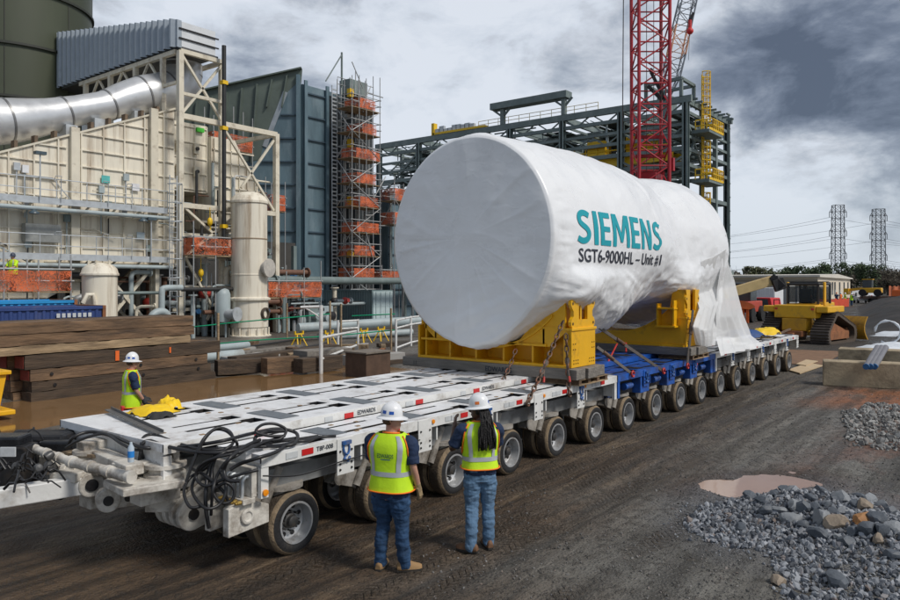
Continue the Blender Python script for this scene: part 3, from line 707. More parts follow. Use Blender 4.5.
        if mod == 'A' and near:
            q = MB(); q.lathe([(.035, 0), (.035, .02), (.0, .024)], (5.10, 6.50, .84), (0,-1,0), 16); q.build('orange_marker', orange_lamp, t, smooth=40)
            for xx in (7.62, 10.62, 12.12): q = MB(); q.lathe([(.03, 0), (.03, .018), (.0, .02)], (xx+.35, ye, zt-.06), (0,-1,0), 14); q.build('orange_marker', orange_lamp, t, smooth=40)
            lettering('T8P-008', (5.83, ye-.001, zt-.095), (1,0,0), (0,0,1), .055, ink, t, bold=.01)
        if mod == 'A' and not near:
            lettering('EDWARDS', (7.36, y0-.007, zt-.085), (1,0,0), (0,0,1), .06, ink, t, width=.36, bold=.012)
            lettering('EDWARDS', (10.36, y0-.007, zt-.085), (1,0,0), (0,0,1), .06, ink, t, width=.36, bold=.012)
        if mod != 'B':
            bl = Many(); r_ = random.Random(5+len(lab))
            for i in range(26):
                bx, by = r_.uniform(x0+.2, x1-.2), r_.uniform(y0+.1, y1-.1)
                bl.box(bx, bx+.06, by, by+.05, zt+.001, zt+.007)
            bl.build('deck_lug', M('lug_rust', (.30,.20,.11), .7, 0, .3, 10), t)
    return t
MOD = {}
for mod in 'ABC':
    for row in ('near', 'far'): MOD[(mod, row)] = module(mod, row)

# ---- end plumbing of the narrow front section
t = MOD[('A', 'near')]
q = MB()
for i in range(5):
    y = 6.62 + i*.075
    q.tube([(5.02, y, 1.02), (4.93, y, 1.02), (4.90, y, .99), (4.90, y+.01, .86), (4.90, y+.02, .80)], .020, 8)
q.build('manifold_pipes', galv, t, smooth=60)
q = MB(); q.box(4.86, 5.02, 6.56, 7.05, .74, .80); q.box(4.97, 5.04, 6.56, 7.25, .80, 1.12)
q.build('manifold_block', grime_white, t, bevel=.006)
q = MB()
for i, y in enumerate((6.60, 6.68, 6.76, 6.84, 6.92)): q.lathe([(.022, 0), (.022, .05), (.014, .055), (.014, .075)], (4.86, y, .77), (-1,0,0), 8)
q.build('couplings', M('brass', (.45,.30,.08), .4, .7, .2, 8), t, smooth=40)
q = MB(); q.prism([(4.72, .42), (4.72, .72), (4.95, .78), (5.25, .66), (5.25, .46)], lambda u, v, d: (u, d, v), 6.62, 6.72)
q.lathe([(.085, 0), (.085, .03), (.05, .035), (.05, .02), (0, .02)], (4.95, 6.62, .60), (0,-1,0), 18)
q.prism([(4.72, .42), (4.72, .72), (4.95, .78), (5.25, .66), (5.25, .46)], lambda u, v, d: (u, d, v), 6.95, 7.05)
q.build('knuckle', grime_white, t, bevel=.008)

# ---- tow frame in front of the wide section
t = thing('tow_frame', 'grimy white steering frame with clevis lugs and rods at the trailer front end', 'tow frame', (4.4, 8.2, 0), 0, world=True)
q = MB(); q.box(4.60, 4.68, 7.46, 9.70, .74, 1.25); q.build('head_plate', grime_white, t, bevel=.01)
P = [atz(*p, .98) for p in ((103,480), (123,490), (186,480), (178,466), (140,463))]
q = MB(); q.prism([(p.x, p.y) for p in P], lambda u, v, d: (u, v, d), .90, .98); q.build('tow_plate', grime_white, t, bevel=.012)
q = MB()
for i, y in enumerate((7.42, 7.56, 7.70, 7.84)):
    c = (4.80, y+.16, .53)
    q.prism([(.26, .28), (.26, -.15)] + [(.185*math.cos(a), .185*math.sin(a)-.02) for a in [math.pi*(1.55+i_*-.1) for i_ in range(12)]], lambda u, v, d: (c[0]+u, y+d, c[2]+v), -.035, .035)
q.build('clevis_plates', grime_white, t, bevel=.01)
q = MB(); q.lathe([(.062, -.21), (.062, .60), (.0, .605)], (4.80, 7.57, .51), (0,1,0), 20); q.build('clevis_pin', dark_steel, t, smooth=40)
a, b = atz(108, 499, .72), atz(168, 490, .74)
q = MB(); q.bar(a, b, .16, .20); d = (b-a).normalized(); nrm = d.cross(V((0,0,1)))
q.lathe([(.13, -.09), (.13, .09)], a, nrm, 24); q.build('link_arm', grime_white, t, bevel=.012)
q = MB(); q.lathe([(.055, -.10), (.055, .10)], a, nrm, 16); q.lathe([(.04, -.10), (.04, .10)], a + d*.2, nrm, 14); q.build('link_pin', dark_steel, t, smooth=40)
a, b = atz(-90, 512, .82), atz(80, 485, .82)
q = MB(); q.bar(a, b, .17, .20); q.build('tow_bar', white_paint, t, bevel=.012)
q = MB(); d = (b-a).normalized(); nrm = d.cross(V((0,0,1))); q.lathe([(.14, -.10), (.14, .10)], b + d*.10, nrm, 24); q.build('tow_eye', grime_white, t, bevel=.015)
q = MB(); q.lathe([(.07, -.115), (.07, .115)], b + d*.10, nrm, 16); q.build('tow_pin', dark_steel, t, smooth=40)
a = atz(98, 495, .62); q = MB(); q.box(a.x-.16, a.x+.14, a.y-.14, a.y+.14, .50, .90); q.build('bearing_block', grime_white, t, bevel=.02)
for (p0, p1, z0, z1, r) in (((34,449), (72,462), 1.18, 1.12, .048), ((72,462), (130,477), 1.12, 1.08, .056), ((66,470), (98,470), .95, .98, .06)):
    a, b = atz(*p0, z0), atz(*p1, z1); q = MB(); d = (b-a).normalized()
    q.rod(a, b, r, 14)
    for f in (.0, .33, .66, 1): q.rod(a+(b-a)*f-d*.03, a+(b-a)*f+d*.03, r*1.22, 14)
    q.build('steering_rod', grime_white, t, smooth=40)
for (px, py, z, r, h) in ((92, 449, 1.15, .2, .22), (165, 462, 1.12, .22, .2)):
    c = atz(px, py, z); q = MB(); q.lathe([(r, -h), (r*1.02, -h*.55), (r*.8, -h*.5), (r*.8, -.05), (r*1.05, -.04), (r*1.05, 0), (r*.5, .01), (r*.45, .05), (0, .05)], c, (0,0,1), 20); q.build('pivot_post', grime_white, t, smooth=40)
q = MB()
for p0, p1, z, w_, h_ in (((62,478), (108,462), .93, .34, .10), ((45,462), (92,452), 1.02, .26, .12), ((80,446), (118,440), 1.2, .22, .10), ((120,470), (172,457), 1.08, .3, .12), ((100,455), (135,470), 1.1, .2, .12), ((150,500), (185,500), .62, .3, .2), ((135,497), (175,488), .8, .25, .18)):
    q.bar(atz(*p0, z), atz(*p1, z), w_, h_)
q.build('frame_beams', grime_white, t, bevel=.012)
a, b = atz(68, 452, 1.1), atz(104, 455, 1.12); q = MB(); q.bar(a, b, .2, .035); q.build('wood_packer', timber_pale, t)
c = atz(131, 462, 1.25); q = MB(); q.lathe([(.03, 0), (.032, .02), (.032, .15), (.014, .185), (.014, .205), (0, .206)], c, (0,0,1), 14)
bo = q.build('water_bottle', M('bottle_plastic', (.62,.72,.80), .12, 0, .05, 5, alpha=.75), None, tuple(c), 40); bo.location = c; tag(bo, 'clear water bottle with blue label standing on the tow frame', 'bottle')
q = MB(); q.lathe([(.0335, .05), (.0335, .115)], c, (0,0,1), 14); lb = q.build('label_band', M('label_blue', (.03,.25,.7), .4, 0, .1, 5), bo, tuple(c), 40)

# ---- black power pack
t = thing('power_pack', 'black oily hydraulic power pack hung at the front of the trailer', 'power pack', tuple(atz(25, 470, .4)), 0, world=True)
def blk(name, p, z, sx, sy, sz, m, bev=.02):
    c = atz(*p, z); q = MB(); q.obox(c, V((CT, ST, 0))*sx/2, V((-ST, CT, 0))*sy/2, V((0,0,sz/2))); return q.build(name, m, t, bevel=bev)
blk('housing', (6, 474), .72, .5, .7, .45, dark_steel)
c = atz(44, 440, 1.12); q = MB(); q.rod(c-V((-ST, CT, 0))*.35, c+V((-ST, CT, 0))*.35, .13, 16); q.rod(c-V((-ST, CT, 0))*.42, c-V((-ST, CT, 0))*.3, .16, 16); q.build('motor_case', dark_steel, t, smooth=40)
blk('engine_cover', (47, 441), 1.16, .34, .60, .2, dark_steel, .06); blk('rocker_box', (58, 447), 1.14, .16, .4, .16, M('oily_black', (.018,.019,.022), .3, .2, .4, 6), .03); blk('cabinet', (10, 466), 1.0, .3, .5, .5, dark_steel, .02)
blk('side_box', (4, 452), 1.15, .3, .5, .4, M('oily_black', (.018,.019,.022), .3, .2, .4, 6), .03)
blk('base_tray', (30, 487), .62, .8, 1.2, .10, dark_steel)
blk('top_cover', (6, 442), 1.22, .3, .4, .05, M('slate_cover', (.11,.13,.15), .4, .2, .3, 5), .02); blk('fin_block', (30, 452), 1.05, .22, .3, .2, M('slate_cover', (.11,.13,.15), .4), .02)
blk('data_plate', (8, 452), 1.34, .02, .16, .10, white_reflect, .003)
c = atz(22, 452, 1.0); q = MB(); q.lathe([(.16, -.22), (.17, -.1), (.17, .16), (.12, .22), (0, .23)], c, (0,0,1), 20); q.build('tank', M('oil_tank', (.05,.035,.028), .35, .2, .3, 5), t, smooth=40)
q = Many(); rr = random.Random(8)
for i in range(60):
    a = atz(rr.uniform(-5, 46), rr.uniform(436, 484), rr.uniform(.9, 1.2)); b = a + V((rr.uniform(-.25, .25), rr.uniform(-.4, .4), rr.uniform(-.15, .12))); m = (a+b)/2 + V((0, 0, rr.uniform(-.05, .15)))
    q.tube([a, (a+m)/2+V((0,0,.03)), m, (b+m)/2+V((0,0,.03)), b], rr.uniform(.006, .015), 6)
q.build('pipe', hose_black, t, smooth=60)
q = Many()
for i in range(12):
    a = atz(rr.uniform(10, 60), rr.uniform(430, 470), rr.uniform(.95, 1.2)); q.lathe([(.045, -.05), (.05, 0), (.035, .04), (0, .045)], a, (rr.uniform(-1,1), rr.uniform(-1,1), rr.uniform(0,1)), 10)
q.build('valve', M('valve_steel', (.09,.09,.09), .4, .4, .4, 8), t, smooth=40)

# ---- hoses
def crom(P, n=8):
    out = []
    for i in range(len(P)-1):
        p0, p1, p2, p3 = P[max(i-1, 0)], P[i], P[i+1], P[min(i+2, len(P)-1)]
        for k in range(n):
            t_ = k/n; out.append(.5*((2*p1) + (p2-p0)*t_ + (2*p0-5*p1+4*p2-p3)*t_*t_ + (3*p1-p0-3*p2+p3)*t_**3))
    return out + [P[-1]]
HS = [
 [(68,446,1.2),(74,437,1.32),(90,432,1.36),(112,436,1.34),(140,447,1.30),(160,448,1.28),(190,446,1.33),(222,441,1.42),(250,434,1.40),(276,429,1.40),(296,433,1.33),(294,444,1.30),(270,446,1.29),(255,441,1.33),(262,433,1.40),(285,431,1.38)],
 [(66,448,1.18),(80,440,1.30),(104,434,1.36),(122,444,1.30),(136,450,1.26),(155,446,1.29),(200,450,1.30),(240,447,1.30),(275,446,1.28),(300,441,1.28),(322,437,1.27),(336,436,1.27)],
 [(138,470,1.0),(140,455,1.2),(143,438,1.36),(155,435,1.37),(180,444,1.33),(210,450,1.32),(245,446,1.31),(285,441,1.29),(318,436,1.28)],
 [(144,462,1.1),(141,446,1.3),(150,441,1.35),(165,446,1.33),(195,452,1.30),(225,452,1.30),(262,444,1.31),(298,438,1.29)],
 [(186,482,1.0),(194,460,1.22),(203,440,1.42),(214,430,1.50),(226,431,1.48),(235,440,1.40),(236,447,1.32),(220,455,1.28),(200,470,1.1),(192,490,.9),(205,508,.78),(220,504,.8),(226,488,.95),(220,470,1.12)],
 [(190,470,1.1),(198,452,1.30),(207,436,1.45),(218,428,1.52),(230,432,1.46),(233,443,1.37),(222,452,1.3),(206,468,1.1),(190,478,1.0),(184,492,.9),(190,507,.78),(202,506,.78)],
 [(216,452,1.28),(209,470,1.1),(206,490,.92),(206,510,.72),(209,528,.52)],
 [(218,452,1.28),(212,470,1.1),(213,492,.9),(222,503,.8),(232,500,.82),(234,490,.92),(226,483,1.0),(216,488,.95)],
 [(250,446,1.30),(238,455,1.27),(226,462,1.2),(218,474,1.08),(213,490,.95),(211,515,.66)],
 [(260,440,1.34),(246,446,1.33),(230,458,1.27),(224,470,1.14),(228,480,1.05),(240,481,1.04)],
 [(282,437,1.34),(262,443,1.33),(240,452,1.3),(215,458,1.26),(200,466,1.16),(196,478,1.03),(206,486,.97),(222,480,1.03),(246,473,1.1),(258,470,1.12)],
 [(190,468,1.1),(206,476,1.05),(222,490,.92),(228,501,.8)],
 [(320,437,1.27),(306,441,1.29),(292,442,1.3),(276,452,1.27),(258,458,1.26),(240,464,1.18),(230,470,1.12)],
 [(285,436,1.36),(270,436,1.38),(256,432,1.43),(262,425,1.5),(275,424,1.5),(286,430,1.42),(280,439,1.34),(262,441,1.33)],
]
for i, hp in enumerate(HS):
    P = [atz(a, b, z) for a, b, z in hp]; q = MB(); q.tube(crom(P), .017 if i % 3 else .021, 8)
    solo('hydraulic_hose', 'black hydraulic hose tangled over the front end of the trailer deck', 'hose', q, hose_black, P[0], 'tangled hoses at the trailer front', smooth=60)
P = [aty(263, 476, 6.46), aty(300, 475, 6.40), aty(340, 462, 6.44), aty(375, 452, 6.46), aty(420, 440, 6.46)]
q = MB(); q.tube(crom(P), .009, 6); solo('air_line', 'thin grey air line strung along the near edge below tag T8P-008', 'hose', q, hose_black, P[0], smooth=60)

# ---- angle bar and yellow rain gear on the deck
a, b = atz(108, 409.5, 1.41), atz(160, 433.5, 1.39)
q = MB(); q.bar(a, b, .085, .012); d = (b-a).normalized(); s_ = d.cross(V((0,0,1))); q.bar(a - s_*.04 + V((0,0,.02)), b - s_*.04 + V((0,0,.02)), .010, .035)
solo('steel_angle_bar', 'grey steel angle bar laid slantwise across the white deck edge', 'steel bar', q, M('bar_steel', (.15,.145,.14), .55, .3, .25, 6, (.3,.2,.1), .25, 5), a)
def crumple(c, rx, ry, h, seed, m, name, label, cat):
    q = MB(); n = 26; r_ = random.Random(seed)
    for i in range(n):
        for j in range(n):
            u, v = (i/(n-1)*2-1), (j/(n-1)*2-1); e = max(0, 1-(u*u+v*v)**1.2*.9)
            wob = 1+.25*noise.noise((u*1.4, v*1.4, seed)); z = h*e**.45*(.72+.30*noise.noise((u*1.6, v*1.6, seed+3))+.28*abs(noise.noise((u*3.2+v, v*3.2, seed+9)))) if e > .02 else 0
            q.v.append((c.x+u*rx*wob, c.y+v*ry*wob, c.z+max(.004, z)))
    for i in range(n-1):
        for j in range(n-1): q.f.append((i*n+j, i*n+j+1, (i+1)*n+j+1, (i+1)*n+j))
    return solo(name, label, cat, q, m, c, smooth=180)
crumple(atz(152, 412, 1.365), .29, .24, .12, 3, tarp_yellow, 'rain_jacket', 'crumpled yellow rain jacket on the deck beside the worker at the far edge', 'jacket')
crumple(atz(169, 408.5, 1.365), .15, .17, .19, 8, tarp_yellow, 'rain_hood', 'folded yellow rain trousers heaped at the end of the yellow jacket', 'trousers')
crumple(atz(160, 417, 1.365), .16, .14, .09, 12, M('glove_black', (.03,.03,.03), .8, 0, .2, 8), 'work_glove', 'dark work glove lying in front of the yellow rain jacket', 'glove')
# ================================================================ timbers, saddles, wrapped turbine, lashings
YC, ZC = 8.45, 3.97
def timber(x0, x1, y0, y1, z0, z1, m, label, grp, endm=None):
    q = MB(); q.box(x0, x1, y0, y1, z0, z1)
    o = solo('timber_beam', label, 'timber', q, m, ((x0+x1)/2, (y0+y1)/2, z0), grp, bevel=.012); return o
def saddle(x0, label, solid):
    t = thing('saddle', label, 'saddle', (x0+.47, 8.3, 1.56), 0, 'yellow saddles under the turbine', world=True)
    x1 = x0+.94; z0 = 1.56; R0 = 2.10; yl, yr = 10.12, 6.56
    def arc(y): return ZC - math.sqrt(max(0, R0*R0-(y-YC)**2))
    ys = [6.92+(9.98-6.92)*i/24 for i in range(25)]
    prof = [(yr, z0), (yr, 2.96), (6.86, 2.96)] + [(y, max(arc(y), z0+.34)) for y in ys] + [(yl-.04, 2.66), (yl, 2.60), (yl, z0)]
    q = MB()
    for xs in ([x0+.43] if not solid else [x0+.02, x0+.88]): q.prism(prof, lambda u, v, d: (d, u, v), xs, xs+.05)
    q.build('web_plate', yellow_steel, t)
    q = MB()  # top flange along the cradle
    rs = []
    for y in ys: z = max(arc(y), z0+.34); rs.append([(x0, y, z), (x1, y, z), (x1, y, z-.05), (x0, y, z-.05)])
    q.rings(rs); q.build('cradle_flange', yellow_steel, t)
    q = MB(); q.box(x0-.06, x1+.06, yr-.0, yl, z0-.002, z0+.05); q.box(x0, x1, 7.05, yl-.03, z0+.37, z0+.415) if not solid else None
    q.build('base_flange', yellow_steel, t, bevel=.006)
    q = Many()
    for y in (7.36, 8.02, 8.68, 9.34, 9.98):
        top = max(arc(y), z0+.3)-.05 if y < 7.3 or y > 9.6 else z0+.37
        for a, b in ((x0+.04, x0+.43), (x0+.48, x1-.04)): q.box(a, b, y-.02, y+.02, z0+.05, top)
    for y in (7.12, 9.72):
        for a, b in ((x0+.04, x0+.43), (x0+.48, x1-.04)): q.box(a, b, y-.02, y+.02, z0+.415, arc(y)-.05)
    if solid: q = MB(); q.box(x0-.22, x0+.018, 7.14, 7.18, z0+.52, 2.62); q.box(x0-.26, x0+.018, 6.70, 7.2, z0+.48, z0+.52); q.box(x0-.26, x0+.018, 6.72, 7.16, z0+.92, z0+.96); q.box(x0-.20, x0+.018, 6.74, 6.78, z0+.52, 2.7)
    q.build('stiffener', yellow_steel, t)
    if not solid:
        q = Many()
        for xx in (x0+.04, x1-.1):   # sloping gusset plates towards the post
            q.prism([(6.66, 2.93), (6.80, 2.93), (7.70, 1.98), (7.70, 1.93), (7.0, 1.93), (6.66, 2.20)], lambda u, v, d: (d, u, v), xx, xx+.05)
            q.prism([(yl-.10, 2.62), (yl-.2, 2.6), (9.22, 1.98), (9.22, 1.93), (9.7, 1.93), (yl-.10, 2.2)], lambda u, v, d: (d, u, v), xx, xx+.05)
        q.box(x0+.02, x1-.02, 6.66, 7.3, 2.26, 2.30)
        q.build('gusset', yellow_steel, t)
    # end post: lower box plate, upper scalloped fork
    q = MB(); q.box(x0, x1, yr-.05, yr, z0+.004, 2.24); q.box(x0, x0+.05, yr, yr+.12, z0+.05, 2.24); q.box(x1-.05, x1, yr, yr+.12, z0+.05, 2.24)
    q.box(x0-.02, x1+.02, yr-.07, yr+.14, 2.24, 2.29); q.build('post_plate', yellow_steel, t, bevel=.006)
    q = MB()
    def ear(sg):
        e = [(.0, 2.29), (.0, 2.96), (.30, 2.96)] + [(.27, 2.90), (.24, 2.84), (.29, 2.78), (.30, 2.72), (.26, 2.66), (.20, 2.60), (.20, 2.50), (.26, 2.46), (.30, 2.40), (.29, 2.34), (.25, 2.29)]
        return [((x0+.47)+sg*(.17+u), v) for u, v in e]
    for sg in (-1, 1): q.prism(ear(sg), lambda u, v, d: (u, d, v), yr-.04, yr+.02)
    q.box(x0+.30, x0+.64, yr-.04, yr+.02, 2.29, 2.44); q.box(x0+.12, x0+.82, yr+.13, yr+.17, 2.29, 2.94)
    q.build('post_fork', yellow_steel, t)
    bl = MB()
    for zz in (1.64, 1.70, 1.90, 2.0):
        for xx in (.08, .16, .24, .70, .78, .86) if zz < 1.72 else (.06, .14, .80, .88): bl.lathe([(.011, 0), (.011, .012), (0, .013)], (x0+xx, yr-.05, zz), (0,-1,0), 8)
    for sg in (-1, 1):
        for zz in (2.37, 2.74): bl.lathe([(.028, 0), (.028, .006), (0, .0065)], (x0+.47+sg*.40, yr-.04, zz), (0,-1,0), 12)
    bl.build('bolts', M('bolt_dark', (.16,.10,.03), .6, .3, .2, 8), t)
    # far end post
    q = MB(); q.box(x0, x1, yl, yl+.05, z0+.004, 2.24); q.box(x0+.1, x1-.1, yl-.02, yl+.04, 2.24, 2.62); q.build('post_plate', yellow_steel, t, bevel=.006)
    return t
S1 = saddle(11.98, 'front yellow steel saddle with open bays, under the round end of the turbine', False)
S2 = saddle(17.75, 'rear yellow steel saddle with closed plate, half hidden by hanging plastic', True)
rb = random.Random(4)
for i, (a, b, zz) in enumerate(((11.86, 12.20, 6.34), (12.24, 12.60, 6.30), (12.64, 13.02, 6.36))):
    o = timber(a, b, zz, 10.5, ZM+.006, 1.558, timber_grey, ['front timber under the front saddle, marked with black lettering', 'middle timber under the front saddle', 'rear timber under the front saddle'][i], 'timbers under the saddles')
    if i == 0:
        o['_w'] = tuple(o.location)
        lettering('EDWARDS', (a-.002, 8.34, ZM+.04), (0,-1,0), (0,0,1), .10, ink, o, width=.62, bold=.015, off=.004)
        lettering('11', (a-.002, 10.18, ZM+.05), (0,-1,0), (0,0,1), .08, ink, o, bold=.01)
for i, (a, b, zz) in enumerate(((17.62, 17.98, 6.34), (18.02, 18.38, 6.30), (18.42, 18.84, 6.36))):
    timber(a, b, zz, 10.5, ZM+.006, 1.558, timber_grey, ['front timber under the rear saddle', 'middle timber under the rear saddle', 'rear timber under the rear saddle'][i], 'timbers under the saddles')
for x0 in (12.0, 17.8):
    t = thing('dunnage_pallet', 'pale wooden packing pallet under the near timber ends of the %s saddle' % ('front' if x0 < 15 else 'rear'), 'pallet', (x0+.6, 6.7, ZN), world=True)
    q = MB(); q.box(x0, x0+1.16, 6.36, 7.24, ZN+.095, ZN+.113); q.box(x0, x0+1.16, 6.36, 7.24, ZN+.002, ZN+.02); q.build('boards', timber_pale, t)
    q = MB()
    for xx in (0, .36, .72, 1.06):
        q.box(x0+xx, x0+xx+.1, 6.37, 7.23, ZN+.02, ZN+.095)
    q.build('blocks', timber_old, t)
q = MB(); c = atz(418, 357, 1.37); q.lathe([(.10, 0), (.11, .02), (.11, .24), (.09, .27), (0, .275)], (c.x+.2, c.y-.1, ZM+.002), (0,0,1), 18)
solo('fuel_can', 'red can standing on the deck at the far end of the front saddle', 'can', q, red_misc, (c.x+.2, c.y-.1, ZM), smooth=40)

# ---------------- wrapped turbine
PX = [11.40, 11.44, 11.62, 12.3, 13.2, 14.5, 16.0, 17.0, 17.8, 18.3, 18.9, 19.8, 20.7, 21.2, 21.38]
PR = [1.93, 1.985, 2.01, 2.05, 2.09, 2.11, 2.07, 1.99, 1.86, 1.84, 1.98, 2.07, 2.10, 1.98, 1.72]
def lerp_tab(x, X_, Y_):
    if x <= X_[0]: return Y_[0]
    for i in range(len(X_)-1):
        if x <= X_[i+1]:
            t_ = (x-X_[i])/(X_[i+1]-X_[i]); t_ = t_*t_*(3-2*t_) if i > 1 else t_; return Y_[i]+(Y_[i+1]-Y_[i])*t_
    return Y_[-1]
def wrap_pt(x, ph, extra=0.0, k=1.0):
    """ph: 0 = near side (-y), +90 = top, -90 = underside (degrees)"""
    p = rad(ph); r = lerp_tab(x, PX, PR)
    ins = sstep(11.42, 11.7, x)*(1-.4*sstep(20.3, 21.1, x))
    # broad slackness, tension folds and small creases
    w = .036*noise.noise((x*.7, ph*.035, 1)) + .017*noise.noise((x*1.9, ph*.09, 4)) + .010*(1-abs(noise.noise((x*1.3+ph*.03, ph*.05-x*.6, 41)))*3.0)
    tens = sstep(20, -35, ph)*(1 if ph > -150 else 0)
    fold = noise.noise((x*1.2 + ph*.02, ph*.10 - x*1.2, 7)); w += .030*tens*(abs(fold)*1.6-.3)
    w += .016*tens*noise.noise((x*3.0+ph*.05, ph*.12-x*2.0, 12)) + .014*tens*noise.noise((x*7.0+ph*.1, ph*.26-x*4.0, 14))
    # stretched over the saddle posts
    for xs, wd in ((12.45, .75), (18.25, .85)):
        w += .36*math.exp(-((x-xs)/wd)**2)*math.exp(-((ph+26)/14)**2)
        du, dv = x-xs, (ph+24)*.036; dd = math.hypot(du, dv); an = math.atan2(dv, du)
        if dv < .35: w += .034*math.exp(-(dd/1.6)**2)*min(1, dd*2)*sstep(.35, -.1, dv)*(abs(noise.noise((an*5.0, dd*.3, xs)))*2.2-.5 + .6*noise.noise((an*11.0, dd*.5, xs+3)))
    # slack bag between the saddles
    bag = math.exp(-((x-14.2)/.95)**2)*math.exp(-((ph+42)/22)**2); ang = math.atan2((ph+12)*.035, x-13.7)*4.5; w += .30*bag + .085*bag*noise.noise((ang*2.4, 2.0, 20)) + .045*bag*noise.noise((ang*6.0, 1.0, 25))
    w += -.55*math.exp(-((x-16.9)/1.25)**2)*math.exp(-((ph+74)/34)**2)
    w *= 1-.6*sstep(-19, -14, ph)*sstep(26, 18, ph)*sstep(11.85, 12.1, x)*sstep(16.6, 16.2, x)
    # edge seam of the cap, band seam at the text end
    w += .012*math.exp(-((x-11.75-.06*noise.noise((ph*.06, 0, 2)))/.05)**2)
    w += -.025*math.exp(-((x-16.05)/.06)**2) - .02*math.exp(-((x-18.2)/.25)**2)
    # radial ridges near the rim
    rim = math.exp(-((x-11.75)/.30)**2); w += .030*rim*noise.noise((ph*.16, x*1.5, 30)) + .012*rim*noise.noise((ph*.45, x*2, 33))
    w += .045*math.exp(-((x-11.6)/.5)**2)*noise.noise((math.cos(p)*2.2, math.sin(p)*2.2, 50))
    # waist on top where two casings meet
    if ph > 40 or ph < -200: w += -.04*math.exp(-((x-18.1)/.6)**2)
    w += .05*math.exp(-((x-13.4)/.25)**2)*math.exp(-((ph-88)/10)**2) + .05*math.exp(-((x-11.5)/.3)**2)*math.exp(-((ph-92)/7)**2)
    r2 = r + w*ins*k + extra
    y = YC - r2*math.cos(p)*.955; z = ZC + r2*math.sin(p)*1.0
    sag = math.exp(-((ph+84)/26)**2)*math.exp(-((x-11.55)/.45)**2)
    z -= .10*sag*(1+.6*noise.noise((ph*.12, x*2, 3)))
    return V((x, y, z))
t = thing('wrapped_turbine', 'huge gas turbine in white plastic wrap with teal and black lettering on its side', 'turbine', (16, YC, 1.9), world=True)
q = MB(); NPH = 300
xsamp = [11.40, 11.405, 11.42, 11.44, 11.47, 11.5, 11.55, 11.6, 11.65] + [11.7+i*.045 for i in range(int((21.38-11.7)/.045)+1)]
rings = []
# front cap, slightly domed with slack creases
for f in [.02]+[.05+i*.02 for i in range(46)]+[.965, .98, .99]:
    ring = []
    for i in range(NPH):
        ph = -180+360*i/NPH; e = wrap_pt(11.40, ph); c = V((11.40, YC, ZC)); p = c + (e-c)*f
        w = .06*(1-f*f) + .026*noise.noise((p.y*1.3, p.z*1.0, 2)) + .010*noise.noise((p.y*3+p.z, p.z*2.5, 6)) + .012*f*f*noise.noise((ph*.13, f*2, 9))
        dg = abs(noise.noise((p.y*.9+p.z*.9, (p.y-p.z)*.35, 15))); w += .022*(dg-.2)
        rg_ = (1-abs(noise.noise((p.y*.55+p.z*.25, (p.z-p.y*.2)*.9, 61)))*2.6); w += .007*max(0, rg_)**3; rg_ = (1-abs(noise.noise((p.y*1.3-p.z*.5, p.z*.6+p.y*.3, 67)))*2.8); w += .006*max(0, rg_)**3; w += .035*f*f*max(0, 1-abs(noise.noise((ph*.045, .6*f, 71)))*3.0)**2
        if p.z < 3.2: w += .045*noise.noise((p.y*1.2, p.z*4.0+p.y*1.5, 19))*sstep(3.4, 2.3, p.z)
        ring.append((11.40-w*(1-f**8), p.y, p.z))
    rings.append(ring)
for x in xsamp: rings.append([wrap_pt(x, -180+360*i/NPH) for i in range(NPH)])
rings.append([V((21.40, YC, ZC)) + (wrap_pt(21.38, -180+360*i/NPH)-V((21.38, YC, ZC)))*.3 for i in range(NPH)])
q.rings(rings)
wrapm = M('shrink_wrap', (.80,.815,.83), .30, 0, .03, .8, (.66,.67,.68), .25, .7, spec=.5)
def creases(m, amt):
    nt = m.node_tree; N = nt.nodes; L = nt.links; b = N['Principled BSDF']; tc = N.new('ShaderNodeTexCoord'); hs = []
    for rot, sc_, k in (((0, .5, .3), (1.0, 2.6, .8), 1.0), ((.4, -.7, .2), (.9, .9, 3.0), .9), ((.2, .2, 1.0), (3.5, 1.2, 1.2), .6), ((1, .1, .3), (7, 5, 9), .25)):
        mp = N.new('ShaderNodeMapping'); mp.inputs['Rotation'].default_value = rot; mp.inputs['Scale'].default_value = sc_; L.new(tc.outputs['Object'], mp.inputs[0])
        n = N.new('ShaderNodeTexNoise'); n.noise_type = 'RIDGED_MULTIFRACTAL'; n.inputs['Scale'].default_value = .9; n.inputs['Detail'].default_value = 5; n.inputs['Distortion'].default_value = .6; L.new(mp.outputs[0], n.inputs['Vector'])
        mu = N.new('ShaderNodeMath'); mu.operation = 'MULTIPLY'; mu.inputs[1].default_value = k; L.new(n.outputs['Fac'], mu.inputs[0]); hs.append(mu.outputs[0])
    h = hs[0]
    for o in hs[1:]: a = N.new('ShaderNodeMath'); a.operation = 'ADD'; L.new(h, a.inputs[0]); L.new(o, a.inputs[1]); h = a.outputs[0]
    bp = N.new('ShaderNodeBump'); bp.inputs['Strength'].default_value = amt; bp.inputs['Distance'].default_value = .05; L.new(h, bp.inputs['Height']); L.new(bp.outputs[0], b.inputs['Normal'])
creases(wrapm, .38)
q.build('plastic_wrap', wrapm, t, smooth=180)
